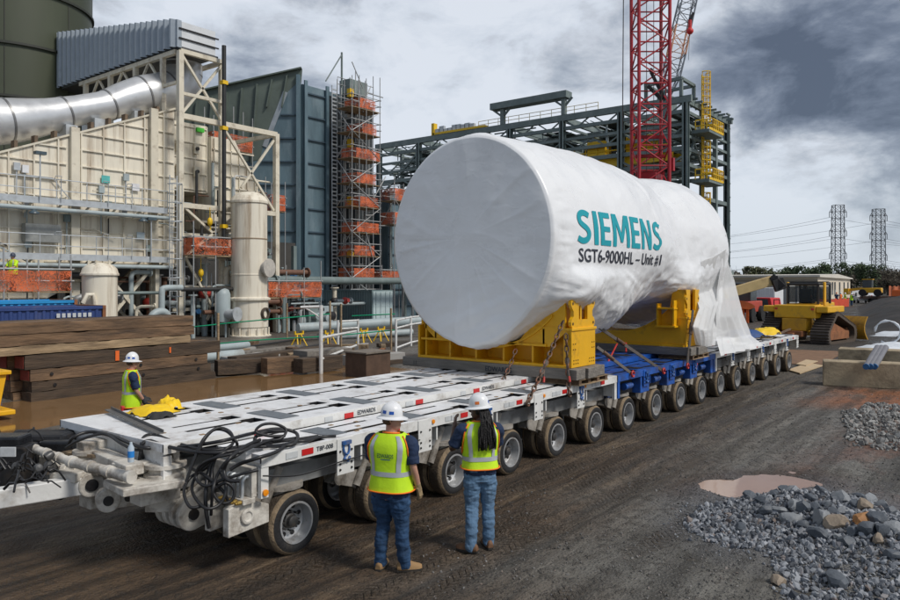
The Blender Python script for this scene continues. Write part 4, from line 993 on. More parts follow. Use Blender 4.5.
def block_letters(s):
    def ribbon(P, w):
        q = MB(); n = len(P); L_ = []; R_ = []
        for i in range(n):
            d = V(P[min(i+1, n-1)])-V(P[max(i-1, 0)]); d.normalize(); k = V((-d.y, d.x))*w/2; L_.append(V(P[i])+k); R_.append(V(P[i])-k)
        q.add([(a.x, a.y, 0) for a in L_]+[(a.x, a.y, 0) for a in R_], [(i, i+1, n+i+1, n+i) for i in range(n-1)]); return q
    S_ = [(.60,.84),(.47,.90),(.33,.91),(.20,.86),(.14,.75),(.17,.63),(.29,.55),(.43,.48),(.53,.39),(.55,.27),(.48,.16),(.35,.10),(.20,.095),(.04,.16)]
    S_ = [(p.x, p.y) for p in crom([V((*p, 0)) for p in S_], 4)]
    G = {'S': (.68, lambda q: q.join(ribbon(S_, .175))), 'I': (.20, lambda q: q.add([(0,0,0),(.20,0,0),(.20,1,0),(0,1,0)], [(0,1,2,3)])),
         'E': (.56, lambda q: [q.add([(a,b,0),(c,b,0),(c,d,0),(a,d,0)], [(0,1,2,3)]) for a,b,c,d in ((0,0,.20,1),(.2,0,.55,.165),(.2,.42,.52,.575),(.2,.835,.55,1))]),
         'M': (.92, lambda q: [q.add([(*p, 0) for p in P], [tuple(range(len(P)))]) for P in (((0,0),(.18,0),(.18,1),(0,1)), ((.74,0),(.92,0),(.92,1),(.74,1)), ((.18,.70),(.18,1),(.24,1),(.46,.42),(.46,.14),(.40,.14)), ((.46,.14),(.46,.42),(.68,1),(.74,1),(.74,.70),(.52,.14)))]),
         'N': (.72, lambda q: [q.add([(*p, 0) for p in P], [tuple(range(len(P)))]) for P in (((0,0),(.18,0),(.18,1),(0,1)), ((.54,0),(.72,0),(.72,1),(.54,1)), ((.18,.66),(.18,1),(.20,1),(.54,.34),(.54,0),(.52,0)))])}
    out = MB(); x = 0
    for c in s:
        w, fn = G[c]; q = MB(); fn(q); out.add([(a+x, b, 0) for a, b, _ in q.v], q.f); x += w+.115
    return [(a, b) for a, b, _ in out.v], out.f
def wrap_text(s, x0, x1, zb, zt, m, bold, name, given=None):
    vs, fs = given or text_mesh(s, 1.0, bold); me = bpy.data.meshes.new('tmp'); me.from_pydata([(a, b, 0) for a, b in vs], [], fs); b = bmesh.new(); b.from_mesh(me)
    xs = [v.co.x for v in b.verts]; yy = [v.co.y for v in b.verts]; a0, a1, b0, b1 = min(xs), max(xs), min(yy), max(yy)
    bmesh.ops.triangulate(b, faces=b.faces)
    for _ in range(2): bmesh.ops.subdivide_edges(b, edges=[e for e in b.edges if e.calc_length() > .10], cuts=1, use_grid_fill=True)
    bmesh.ops.triangulate(b, faces=b.faces)
    q = MB()
    for v in b.verts:
        u = (v.co.x-a0)/(a1-a0); w = (v.co.y-b0)/(b1-b0); x = x0+(x1-x0)*u; z = zb+(zt-zb)*w
        ph = math.degrees(math.asin((z-ZC)/2.06)); q.v.append(tuple(wrap_pt(x, ph, .012)))
    q.f = [tuple(v.index for v in f.verts) for f in b.faces]; b.free(); bpy.data.meshes.remove(me)
    return q.build(name, m, t, smooth=180)
wrap_text('SIEMENS', 12.16, 16.12, 3.85, 4.49, teal_ink, .022, 'teal_lettering', block_letters('SIEMENS'))
wrap_text('SGT6-9000HL \u2013 Unit #1', 12.20, 16.15, 3.50, 3.77, ink, .012, 'model_lettering')
# loose sheets hanging at the tail
drapem = M('loose_plastic', (.76,.77,.77), .38, 0, .06, 1.5, (.6,.58,.53), .3, 1, .3, 8, alpha=.80)
def sheet(rows, name, fold, nfold, seed):
    q = MB(); NU, NV = 60, 50; rows = [[V(p) for p in r] for r in rows]
    for j in range(NV+1):
        f = j/NV*(len(rows)-1); i0 = min(int(f), len(rows)-2); t_ = f-i0; t2 = t_*t_*(3-2*t_)*.5+t_*.5
        for i in range(NU+1):
            u = i/NU; a = u*(len(rows[0])-1); k = min(int(a), len(rows[0])-2); s = a-k
            p = (rows[i0][k]*(1-s)+rows[i0][k+1]*s)*(1-t2) + (rows[i0+1][k]*(1-s)+rows[i0+1][k+1]*s)*t2
            g_ = j/NV; d = fold*(g_**.7)*math.sin(u*nfold*6.28+1.3*noise.noise((u*3, g_*2, seed))+seed) + .06*g_*noise.noise((u*4, g_*3, seed+5))
            q.v.append((p.x+d*.5, p.y-d*.8, p.z+.03*noise.noise((u*6, g_*6, seed))))
    for j in range(NV):
        for i in range(NU): q.f.append((j*(NU+1)+i, j*(NU+1)+i+1, (j+1)*(NU+1)+i+1, (j+1)*(NU+1)+i))
    return q.build(name, drapem, t, smooth=180)
sheet([[wrap_pt(18.9, -8, .02), wrap_pt(19.7, -4, .03), wrap_pt(20.5, 2, .03)],
       [wrap_pt(18.7, -32, .05), wrap_pt(19.6, -30, .06), wrap_pt(20.6, -24, .05)],
       [aty(699, 308, 6.42), aty(711, 307, 6.40), aty(722, 302, 6.45)],
       [aty(692, 326, 6.32), aty(703, 330, 6.32), aty(716, 328, 6.42)],
       [aty(697, 345, 6.36), aty(705, 347, 6.36), aty(714, 345, 6.40)]], 'hanging_sheet', .05, 5, 2)
sheet([[wrap_pt(20.7, 14, .02), wrap_pt(21.1, 10, .02), wrap_pt(21.37, 4, .02)],
       [aty(716, 290, 6.50), aty(727, 285, 6.60), aty(734, 280, 6.9)],
       [aty(715, 318, 6.42), aty(730, 317, 6.45), aty(742, 314, 6.7)],
       [aty(716, 337, 6.40), aty(736, 338, 6.42), aty(750, 335, 6.55)],
       [atz(719, 356, 1.27), atz(742, 351, 1.27), atz(763, 346, 1.28)]], 'trailing_sheet', .07, 4, 7)

# ---------------- lashings
def chain(a, b, label, m=chain_rust, link=.085, grp='lashing chains on the saddles', binder=True, sagz=.05):
    a, b = V(a), V(b); d = (b-a); Ln = d.length; n = max(4, int(Ln/link)); dn = d.normalized(); s1 = dn.orthogonal().normalized(); s2 = dn.cross(s1)
    t = thing('lashing_chain', label, 'chain', tuple((a+b)/2), 0, grp, world=True); q = MB()
    for i in range(n):
        f = (i+.5)/n; c = a+d*f - V((0,0,sagz*4*f*(1-f))); u = (s1 if i % 2 else s2); pts = []
        for k in range(9):
            an = 2*math.pi*k/8; pts.append(c + dn*math.cos(an)*link*.68 + u*math.sin(an)*link*.36)
        q.tube(pts, link*.15, 5, False)
    q.build('links', m, t, smooth=60)
    if binder:
        c = a+d*.55 - V((0,0,sagz)); q = MB(); q.rod(c-dn*.17, c+dn*.17, .026, 10); q.rod(c, c+s1*.10+dn*.26, .014, 8); q.build('ratchet_binder', chain_dark, t, smooth=40)
        q = MB(); q.rod(c+s1*.07+dn*.18, c+s1*.105+dn*.28, .02, 8); q.build('red_handle', binder_red, t, smooth=40)
    q = MB(); q.tube([b + V((.05*math.cos(k*.7), -.02, .05*math.sin(k*.7))) for k in range(9)], .018, 6); q.build('shackle', m, t, smooth=60)
    return t
chain(aty(563, 321, 6.62), aty(527, 403, 6.46), 'rusty chain running from the saddle post forward to the deck edge', link=.10)
chain(aty(566, 334, 6.60), aty(569, 394, 6.46), 'rusty chain hanging almost straight down from the saddle post to a blue ring', link=.10, sagz=.0)
chain(aty(516, 349, 7.5), aty(501, 384, 7.5), 'dark chain on the front of the saddle next to the open bay, without slack', link=.09, binder=False)
def strap(a, b, w, label):
    a, b = V(a), V(b); t = thing('ratchet_strap', label, 'strap', tuple(b), 0, 'dirty straps behind the front saddle', world=True)
    q = MB(); q.bar(a, b, w, .02, up=(0,1,0)); q.build('webbing', chain_dark, t)
    d = (b-a); c = a+d*.33; q = MB(); q.rod(c-d.normalized()*.14, c+d.normalized()*.14, .045, 10); q.build('buckle', chain_rust, t, smooth=40)
    q = MB(); q.tube([b+V((.06*math.cos(k*.7), -.02, .06*math.sin(k*.7))) for k in range(9)], .022, 6); q.build('hook', binder_red, t, smooth=60)
strap(aty(597, 326, 7.0), aty(663, 371, 6.46), .07, 'long dirty strap slanting from behind the front saddle post to the blue deck edge')
strap(aty(597, 347, 7.0), aty(632, 374, 6.46), .07, 'shorter dirty strap slanting low over the blue deck')
strap(aty(693, 310, 6.38), aty(687, 366, 6.40), .12, 'wide upright pale strap on the rear saddle, red ratchets at its foot')
for (a, b, lab) in (((670,347,6.9), (695,368,6.5), 'red lever binder leaning left across the strap foot at the rear saddle'), ((706,352,6.9), (686,366,6.5), 'red lever binder leaning right across the strap foot at the rear saddle')):
    q = MB(); q.rod(aty(*a), aty(*b), .02, 8); q.rod(aty(*b), aty(*b)+V((.12,0,.1)), .03, 8); solo('lever_binder', lab, 'binder', q, binder_red, aty(*b), smooth=40)
for (a, b, lab) in (((617,344,7.6), (606,366,7.4), 'red chain binder at the far side of the blue deck, left of its pair'), ((626,343,7.6), (626,352,7.4), 'short red chain binder standing upright at the far side of the blue deck')):
    q = MB(); q.rod(aty(*a), aty(*b), .02, 8); solo('lever_binder', lab, 'binder', q, binder_red, aty(*b), smooth=40)
c = atz(762, 344, 1.27)
crumple(V((25.3, 7.3, ZN+.115)), .8, .5, .30, 21, tarp_blue, 'blue_tarp', 'dark blue tarp heaped on the tail end of the trailer', 'tarp')
crumple(V((27.0, 7.1, ZN+.115)), .7, .4, .28, 25, tarp_yellow, 'yellow_tarp', 'yellow tarp heaped behind the blue tarp at the trailer tail', 'tarp')
q = MB(); q.bar(aty(748, 348, 7.0), aty(790, 329, 7.6), .09, .05); solo('wood_pole', 'wooden pole resting over the tarps at the trailer tail', 'pole', q, timber_old, aty(748, 348, 7.0))
# ================================================================ people
skin_pale = M('skin_pale', (.50,.27,.19), .5, 0, .12, 12); skin_dark = M('skin_dark', (.085,.042,.026), .45, 0, .15, 12)
hivis = M('hivis_lime', (.56,.86,.015), .7, 0, .06, 5, bump=.25, bscale=14); hi_orange = M('hivis_orange', (.95,.20,.01), .6, 0, .06, 8); silver_tape = M('silver_tape', (.50,.53,.56), .35, .2, .08, 10)
navy = M('navy_cloth', (.012,.028,.075), .85, 0, .25, 8, bump=.4, bscale=16)
jean_dark = M('denim_dark', (.018,.058,.135), .85, 0, .5, 5, (.10,.19,.32), .34, 4, .4, 25); jean_light = M('denim_light', (.10,.185,.30), .85, 0, .25, 5, (.26,.37,.49), .42, 3.5, .4, 25)
boot_tan = M('boot_tan', (.30,.18,.08), .8, 0, .25, 8); boot_brown = M('boot_brown', (.16,.08,.04), .7, 0, .25, 8); sole_dark = M('sole_dark', (.03,.025,.02), .8, 0, .2, 8)
hat_white = M('hat_white', (.80,.81,.82), .28, 0, .04, 8, coat=.4); decal_blue = M('decal_blue', (.02,.10,.45), .4, 0, .1, 8); decal_orange = M('decal_orange', (.8,.2,.03), .4, 0, .1, 8); decal_green = M('decal_green', (.03,.35,.16), .4, 0, .1, 8)
hair_black = M('hair_black', (.012,.010,.010), .6, 0, .4, 20, bump=.6, bscale=60); hair_brown = M('hair_brown', (.10,.06,.035), .7, 0, .3, 30); glove_tan = M('glove_tan', (.33,.24,.13), .85, 0, .35, 20); glove_dark = M('glove_dark', (.035,.035,.04), .8, 0, .3, 20); eye_dark = M('eye_dark', (.02,.02,.02), .2, 0, .1, 8)
def remeshed(mb, name, mat, parent, vox, smooth=4, wr=0.0, seed=0, wsc=9.0):
    me = mb.mesh('tmp'); o = bpy.data.objects.new('tmp', me); COL.objects.link(o)
    m = o.modifiers.new('r', 'REMESH'); m.mode = 'VOXEL'; m.voxel_size = vox; m.adaptivity = 0
    s = o.modifiers.new('s', 'SMOOTH'); s.iterations = smooth; s.factor = .5
    dg = bpy.context.evaluated_depsgraph_get(); dg.update(); r = bpy.data.meshes.new_from_object(o.evaluated_get(dg)); bpy.data.objects.remove(o); bpy.data.meshes.remove(me)
    if wr:
        ns = [v.normal.copy() for v in r.vertices]
        for v, n in zip(r.vertices, ns):
            c = v.co; k = noise.noise((c.x*wsc, c.y*wsc, c.z*wsc*1.8+seed)) + .5*noise.noise((c.x*wsc*2, c.y*wsc*2, c.z*wsc*4+seed)); v.co = c + n*wr*k
    r.name = name; r.materials.clear(); r.materials.append(mat); r.shade_smooth()
    q = bpy.data.objects.new(name, r); COL.objects.link(q); q.parent = parent; return q
TZ = [.78, .86, .95, 1.05, 1.16, 1.27, 1.35, 1.41, 1.45, 1.475, 1.49]; TW = [.182, .188, .182, .172, .178, .198, .205, .192, .160, .115, .075]; TD = [.122, .132, .128, .122, .122, .126, .122, .108, .090, .076, .066]
def torso_pt(z, a, off=0.0, wk=1.0, n=2.5):
    w = lerp_tab(z, [*TZ], TW)*wk + off; d = lerp_tab(z, [*TZ], TD)*wk + off; c, s = math.cos(a), math.sin(a); e = 2/n
    cx = .012*math.sin((z-.8)*4.2)
    return V((cx + d*math.copysign(abs(c)**e, c), w*math.copysign(abs(s)**e, s), z))
def patch(fn, u0, u1, v0, v1, nu, nv):
    q = MB()
    for j in range(nv+1):
        for i in range(nu+1): q.v.append(tuple(fn(u0+(u1-u0)*i/nu, v0+(v1-v0)*j/nv)))
    for j in range(nv):
        for i in range(nu): q.f.append((j*(nu+1)+i, j*(nu+1)+i+1, (j+1)*(nu+1)+i+1, (j+1)*(nu+1)+i))
    return q
def limb(q, pts, rs, n=14):
    P = crom([V(p) for p in pts], 5); k = len(P)-1; RR = []
    for i in range(len(P)):
        f = i/k*(len(rs)-1); a = min(int(f), len(rs)-2); RR.append(rs[a]+(rs[a+1]-rs[a])*(f-a))
    q.tube(P, RR, n)
def hand(q, w, d, nrm, side, curl=.5, s=1.0):
    """w wrist, d finger direction, nrm the way the palm faces, side = direction of the thumb"""
    w, d, nrm, side = V(w), V(d).normalized(), V(nrm).normalized(), V(side).normalized()
    q.obox(w+d*.045*s, d*.048*s, side*.040*s, nrm*.013*s); q.tube([w-d*.03, w+d*.03], [.028*s, .030*s], 10)
    for k, (off, L) in enumerate(((.030, .070), (.010, .080), (-.010, .074), (-.030, .058))):
        b = w+d*.088*s+side*off*s; P = [b-d*.01]; dd = d.copy(); ax = d.cross(nrm)
        for j, f in enumerate((.45, .32, .23)):
            dd = (Matrix.Rotation(curl*(.5+.25*j)*(1+.12*k), 3, ax) @ dd); P.append(P[-1]+dd*L*f*s)
        q.tube(P, [.0095*s, .0092*s, .0085*s, .0070*s], 8)
    b = w+d*.03*s+side*.035*s; t1 = (side*.7+d*.65+nrm*.25).normalized(); t2 = (d*.9+nrm*.5+side*.1).normalized()
    q.tube([b-side*.015, b+t1*.038*s, b+t1*.038*s+t2*.03*s], [.013*s, .011*s, .0085*s], 8)
def person(label, loc, heading, height=1.76, skin=skin_pale, jeans=jean_dark, boots=boot_tan, arms=None, legs=None, head_yaw=0, head_pitch=0, shirt=navy, vest=hivis, hat=hat_white, gloves=None, dreads=False, text=True, vox=.007, stocky=1.0, group=None, cat='person', decal=True, tapes=True, hem=.80):
    t = thing('person', label, cat, loc, heading, group); t.scale = (height/1.76,)*3; lo = vox > .012
    A = arms or {'R': ((-.0,-.25,1.13), (.06,-.26,.88)), 'L': ((-.0,.25,1.13), (.06,.26,.88))}
    Lg = legs or {'R': ((.01,-.10,.50), (.0,-.11,.085), -.25), 'L': ((.02,.10,.50), (.03,.11,.085), .2)}
    wk = stocky
    b = MB(); N_ = 20
    b.rings([[torso_pt(z, 2*math.pi*k/N_, -.034, wk) for k in range(N_)] for z in TZ])
    b.tube([(0,0,1.44), (.012,0,1.50), (.022,0,1.58)], [.066*wk, .057*wk, .056*wk], 14)
    # head: skull and face in its own frame
    HM = Matrix.Translation((.018,0,1.545)) @ Matrix.Rotation(head_yaw, 4, 'Z') @ Matrix.Rotation(head_pitch, 4, 'Y')
    h = MB(); hz = [(-.035,.028,.040,.045), (-.02,.05,.055,.035), (.0,.068,.066,.028), (.03,.080,.072,.018), (.065,.090,.076,.010), (.10,.096,.078,.006), (.14,.095,.077,.0), (.175,.082,.066,-.004), (.198,.055,.045,-.006), (.21,.02,.016,-.006)]
    h.rings([[(cx+dx*math.cos(a)*(1.0 if math.cos(a) > 0 else 1.0), dy*math.sin(a), z+.0) for a in [2*math.pi*k/18 for k in range(18)]] for z, dx, dy, cx in hz])
    h.tube([(.095,0,.105), (.112,0,.082), (.120,0,.062), (.104,0,.052)], [.010,.013,.015,.011], 8)       # nose
    h.obox((.092,0,.022), (.010,0,0), (0,.022,0), (0,0,.006)); h.obox((.090,0,.112), (.010,0,0), (0,.05,0), (0,0,.008))  # lips, brow
    for s in (-1, 1): h.tube([(.0,s*.074,.055), (-.012,s*.084,.075), (-.012,s*.087,.10), (.004,s*.077,.112)], [.007,.011,.012,.007], 8)
    h.xf(HM); b.join(h)
    for sd, s in (('R', -1), ('L', 1)):
        e, w = A[sd]; sh = (.0, s*.20*wk, 1.395); e, w = V(e), V(w)
        limb(b, [(0, s*.13, 1.38), sh, (V(sh)+e)/2, e, (e+w)/2, w], [.05,.052,.047,.040,.039,.028])
        d = (w-e).normalized()
        if gloves is None: hand(b, w, d, (0,-s,0) if abs(d.z) > .6 else (0,0,-1), (1,0,0) if abs(d.z) > .6 else (0,-s*1,.3), .45)
        k, an, yw = Lg[sd]; limb(b, [(0, s*.08, .95), (0, s*.095, .80), k, ((V(k)+V(an))/2) + V((-.015,0,.06)), an], [.085,.085,.055,.052,.036])
        f = V((math.cos(yw), math.sin(yw), 0)); b.tube([V(an), V(an)-V((0,0,.04))+f*.06, V(an)-V((0,0,.055))+f*.13], [.036,.034,.028], 10)
    body = remeshed(b, 'body', skin, t, vox, 3)
    for s in (-1, 1):
        q = MB(); q.ball((.083, s*.032, .092), .011, 8); q.xf(HM); q.build('eye', eye_dark, t, smooth=180)
    # trousers
    q = MB(); q.rings([[torso_pt(z, 2*math.pi*k/N_, .0, wk) for k in range(N_)] for z in (.80,.86,.92,.99)])
    for sd, s in (('R', -1), ('L', 1)):
        k, an, yw = Lg[sd]; k, an = V(k), V(an); limb(q, [(0, s*.075, .90), (-.005, s*.09*wk, .78), (k+V((0, s*.095, .78)))/2*1.0, k, (k+an)/2+V((-.018,0,.02)), an+V((0,0,.0)), an-V((-.005,0,.035))], [.10*wk,.112*wk,.094*wk,.079,.074,.068,.073])
    tr = remeshed(q, 'jeans', jeans, t, max(vox, .008), 1, .013, 3.0, 10)
    for sd, s in (('R', -1), ('L', 1)):
        k, an, yw = Lg[sd]; an = V(an); f = V((math.cos(yw), math.sin(yw), 0)); g_ = V((-f.y, f.x, 0)); q = MB(); RG = []
        for u, wd, hh in ((-.085,.030,.06), (-.06,.042,.085), (.0,.047,.10), (.06,.048,.085), (.11,.052,.062), (.155,.047,.050), (.185,.028,.036)):
            c = V((an.x, an.y, 0))+f*u; RG.append([c+g_*wd*math.cos(a)+V((0,0, .022+max(0, math.sin(a))*hh - max(0, -math.sin(a))*.006)) for a in [2*math.pi*i/14 for i in range(14)]])
        q.rings(RG); q.tube([an+V((0,0,.03)), an-V((0,0,.04))], [.054,.056], 12); bo = q.build('boot', boots, t, smooth=60)
        q = MB(); q.rings([[c+V((0,0,0)) for c in [V((an.x, an.y, zz))+f*u_+g_*w_ for u_, w_ in ((-.092,-.03), (-.092,.03), (.0,.046), (.10,.055), (.17,.045), (.195,.0), (.17,-.045), (.10,-.055), (.0,-.046))]] for zz in (.0, .024)]); q.build('sole', sole_dark, bo)
    # shirt with short sleeves
    q = MB(); q.rings([[torso_pt(z, 2*math.pi*k/N_, .006, wk) for k in range(N_)] for z in (max(.80, hem-.07),hem+.05,1.05,1.16,1.27,1.35,1.41,1.45,1.475)])
    for sd, s in (('R', -1), ('L', 1)):
        e = V(A[sd][0]); sh = V((.0, s*.205*wk, 1.395)); limb(q, [(0, s*.10, 1.38), sh, sh+(e-sh)*.5, sh+(e-sh)*.88], [.066,.082,.076,.072])
    remeshed(q, 'shirt', shirt, t, max(vox, .010), 2, .009, 9.0, 9)
    if vest is not None:
        off = .026
        q = MB(); zs = [hem,hem+.05,max(.93, hem+.08),max(1.0, hem+.11),1.08,1.16,1.22,1.29,1.35,1.40,1.435,1.462,1.478]; nn = 48
        def vp(a, z, o=off):
            k = o*(1-.35*sstep(1.34, 1.46, z)) + .010*sstep(1.1, .8, z)
            p = torso_pt(z, a, k, wk); w_ = .007*noise.noise((math.cos(a)*3, math.sin(a)*3, z*5+heading)) + .008*abs(noise.noise((math.cos(a)*2+z*2, math.sin(a)*4, z*7+heading)))*sstep(1.35, .95, z); return p + V((math.cos(a)*w_, math.sin(a)*w_, .016*sstep(1.40, 1.47, z)))
        q.rings([[vp(2*math.pi*k/nn, z) for k in range(nn)] for z in zs], cap=False); ve = q.build('vest', vest, t, smooth=180)
        if tapes:
            patch(lambda a, z: vp(a, z, off+.005), 0, 2*math.pi, 1.045, 1.095, 48, 2).build('reflective_band', silver_tape, ve, smooth=180)
            for s in (-1, 1):
                for base in (math.pi, 0):
                    a0 = math.pi - s*.62 if base else s*.62
                    patch(lambda a, z: vp(a, z, off+.0055), a0-.14, a0+.14, 1.095, 1.46, 4, 14).build('reflective_band', silver_tape, ve, smooth=180)
            q = MB(); q.tube([vp(2*math.pi*k/40, hem+.003, off+.012) for k in range(41)], .008, 6); q.build('hem_trim', hi_orange, ve, smooth=180)
            for s in (-1, 1):
                for base in (0, 1):
                    P = []
                    for k in range(13):
                        z = 1.12+.34*k/12; a = (math.pi/2 - .55*math.sin(k/12*math.pi*.62)*1.0)*s if not base else (math.pi/2 + .55*math.sin(k/12*math.pi*.62))*s
                        P.append(vp(a, z, off+.006))
                    q = MB(); q.tube(P, .008, 6); q.build('arm_trim', hi_orange, ve, smooth=180)
            q = MB(); q.tube([V((.005+.078*math.cos(a), .088*math.sin(a), 1.487-.012*math.cos(a))) for a in [2*math.pi*k/24 for k in range(25)]], .012, 6); q.build('collar_trim', hi_orange, ve, smooth=180)
        if text:
            vs, fs = text_mesh('EDWARDS', 1.0, .02); x0 = min(v[0] for v in vs); x1 = max(v[0] for v in vs); q = MB()
            for a_, b_ in vs:
                y = .095 - .19*(a_-x0)/(x1-x0); z = 1.245+.045*b_/.73; aa = math.pi - math.asin(max(-1, min(1, y/.30)))*1.0; p = vp(aa, z, off+.005); q.v.append((p.x, y, z))
            q.f = fs; q.build('back_lettering', M('vest_ink', (.05,.16,.07), .6, 0, .1, 8), ve)
            q = MB(); q.add([(vp(math.pi, 1.225, off+.005).x, -.06, 1.224), (vp(math.pi, 1.225, off+.005).x, .05, 1.224), (vp(math.pi, 1.235, off+.005).x, .05, 1.234), (vp(math.pi, 1.235, off+.005).x, -.06, 1.234)], [(0,1,2,3)]); q.build('back_stripe', M('vest_ink2', (.02,.12,.25), .6, 0, .1, 8), ve)
    if gloves is not None:
        for sd, s in (('R', -1), ('L', 1)):
            e, w = V(A[sd][0]), V(A[sd][1]); d = (w-e).normalized(); q = MB(); hand(q, w, d, (0,-s,0) if abs(d.z) > .6 else (0,0,-1), (1,0,0) if abs(d.z) > .6 else (0,-s,.3), .45, 1.22); q.tube([w-d*.07, w-d*.02], [.036,.034], 10)
            remeshed(q, 'glove', gloves, t, .006 if not lo else vox, 2)
    # hard hat
    hm = HM @ Matrix.Translation((0,0,.118)) @ Matrix.Rotation(.05, 4, 'Y'); q = MB()
    dome = [(1.0,0), (.985,.035), (.94,.07), (.84,.10), (.66,.125), (.42,.14), (.18,.146), (.01,.147)]
    q.rings([[(.122*f*math.cos(a), .102*f*math.sin(a), z) for a in [2*math.pi*k/28 for k in range(28)]] for f, z in dome]); 
    q.rings([[(.122*f*math.cos(a)+.012*(f-1)*4*(math.cos(a) > 0), .102*f*math.sin(a), z - .02*(f-1)*6*.0) for a in [2*math.pi*k/28 for k in range(28)]] for f, z in ((.98,.006), (1.16,-.004), (1.34,-.014), (1.35,-.020), (1.16,-.011), (.98,-.004))], cap=False)
    q.tube([(.115*math.cos(a), 0, .143*math.sin(a)+.006) for a in [math.pi*(.15+.7*k/10) for k in range(11)]], .014, 8)
    q.xf(hm); ht = q.build('hard_hat', hat, t, smooth=40)
    if decal:
        for a0, m_, z0_ in ((math.pi, decal_blue, .04), (math.pi*.5, decal_orange, .045), (-math.pi*.5, decal_blue, .045), (-2.3, decal_green if vox < .0065 else decal_blue, .05)):
            q = patch(lambda a, z: (lambda f: hm @ V((.1235*f*math.cos(a), .1035*f*math.sin(a), z)))(lerp_tab(z, [0,.035,.07,.10], [1,.985,.94,.84])), a0-.22, a0+.22, z0_-.012, z0_+.022, 6, 3); q.build('decal', m_, ht, smooth=180)
    q = MB()
    if dreads:
        q.rings([[(-.012+.088*f*math.cos(a), .085*f*math.sin(a), z) for a in [2*math.pi*k/18 for k in range(18)] ] for f, z in ((.95,.03), (1.02,.07), (1.03,.12), (.8,.15))]); q.v = [(p[0] if p[0] < .03 else .03, p[1], p[2]) for p in q.v]; q.xf(HM)
        r_ = random.Random(3)
        for i in range(120):
            a = math.pi*(.50+1.0*r_.random()); top = HM @ V((.088*math.cos(a)-.01, .084*math.sin(a), r_.uniform(.04,.10)))
            L_ = r_.uniform(.20,.36); bk = V((-.15-.045*r_.random(), r_.uniform(-.15,.06), 1.53-L_)); m1 = top*.55+bk*.45+V((-.055,0,.07)); q.tube(crom([top, m1, bk+V((.0,0,.10)), bk], 4), [.0095]*12+[.005], 5)
        hr = q.build('hair', hair_black, t, smooth=180)
    else:
        q.rings([[(-.012+.090*f*math.cos(a), .083*f*math.sin(a), z) for a in [2*math.pi*k/18 for k in range(18)]] for f, z in ((.80,.035), (.98,.06), (1.03,.10), (1.0,.13))]); q.v = [(min(p[0], .01), p[1], p[2]) for p in q.v]; q.xf(HM); q.build('hair', hair_brown, t, smooth=180)
    return t
m1 = atz(391, 570, 0); m2 = atz(480, 548, 0)
person('stocky worker in white hard hat and dark jeans, tan glove hanging at his side', (m1.x, m1.y, 0), rad(18), 1.76, hem=.88, jeans=jean_dark, boots=boot_tan,
       arms={'R': ((-.02,-.27,1.14), (.10,-.28,.89)), 'L': ((.07,.26,1.15), (.28,.08,1.02))}, legs={'R': ((.02,-.12,.50), (.03,-.15,.085), -1.0), 'L': ((.03,.10,.50), (-.01,.12,.085), .1)}, head_yaw=rad(-68), gloves=glove_tan, stocky=1.12, vox=.007)
person('worker with long black dreadlocks under white hard hat, pale jeans, one forearm raised', (m2.x, m2.y, 0), rad(48), 1.76, hem=.95, skin=skin_dark, jeans=jean_light, boots=boot_brown,
       arms={'R': ((.12,-.24,1.17), (.33,-.06,1.30)), 'L': ((.06,.32,1.17), (.17,.27,1.42))}, legs={'R': ((.03,-.10,.50), (.0,-.10,.085), .1), 'L': ((.0,.10,.50), (-.10,.13,.085), .9)}, head_yaw=rad(66), head_pitch=.05, dreads=True, text=False, vox=.0065)
w3 = atd(131, 400, 13.9)
wk3 = person('worker standing behind the far side of the white deck, beside yellow rain gear', (w3.x, w3.y, .0), rad(-20), 1.76, boots=boot_brown, arms={'R': ((.06,-.25,1.12), (.20,-.20,.90)), 'L': ((.05,.25,1.12), (.24,.16,.95))}, head_yaw=rad(5), gloves=glove_dark, vox=.010, text=False, stocky=1.05)
q = MB(); q.box(-.19, -.09, -.17, -.05, .74, .84); q.build('tool_pouch', red_misc, wk3, bevel=.015)
# ================================================================ the plant on the far side
def part(name, m, parent, fn, **k):
    q = MB(); fn(q); return q.build(name, m, parent, **k)
def bars(name, m, parent, lst, w, h=None):
    for a, b in lst: q = MB(); q.bar(a, b, w, h); q.build(name, m, parent)
def rods(name, m, parent, lst, r, n=8):
    for a, b in lst: q = MB(); q.rod(a, b, r, n); q.build(name, m, parent, smooth=60)
def railing(q, a, b, h=1.1, sp=1.45, r=.024, mid=2):
    a, b = V(a), V(b); d = b-a; n = max(1, round(d.length/sp))
    for i in range(n+1): p = a+d*i/n; q.rod(p, p+V((0,0,h)), r, 6)
    for k in range(mid): z = h*(k+1)/mid; q.rod(a+V((0,0,z)), b+V((0,0,z)), r, 6)
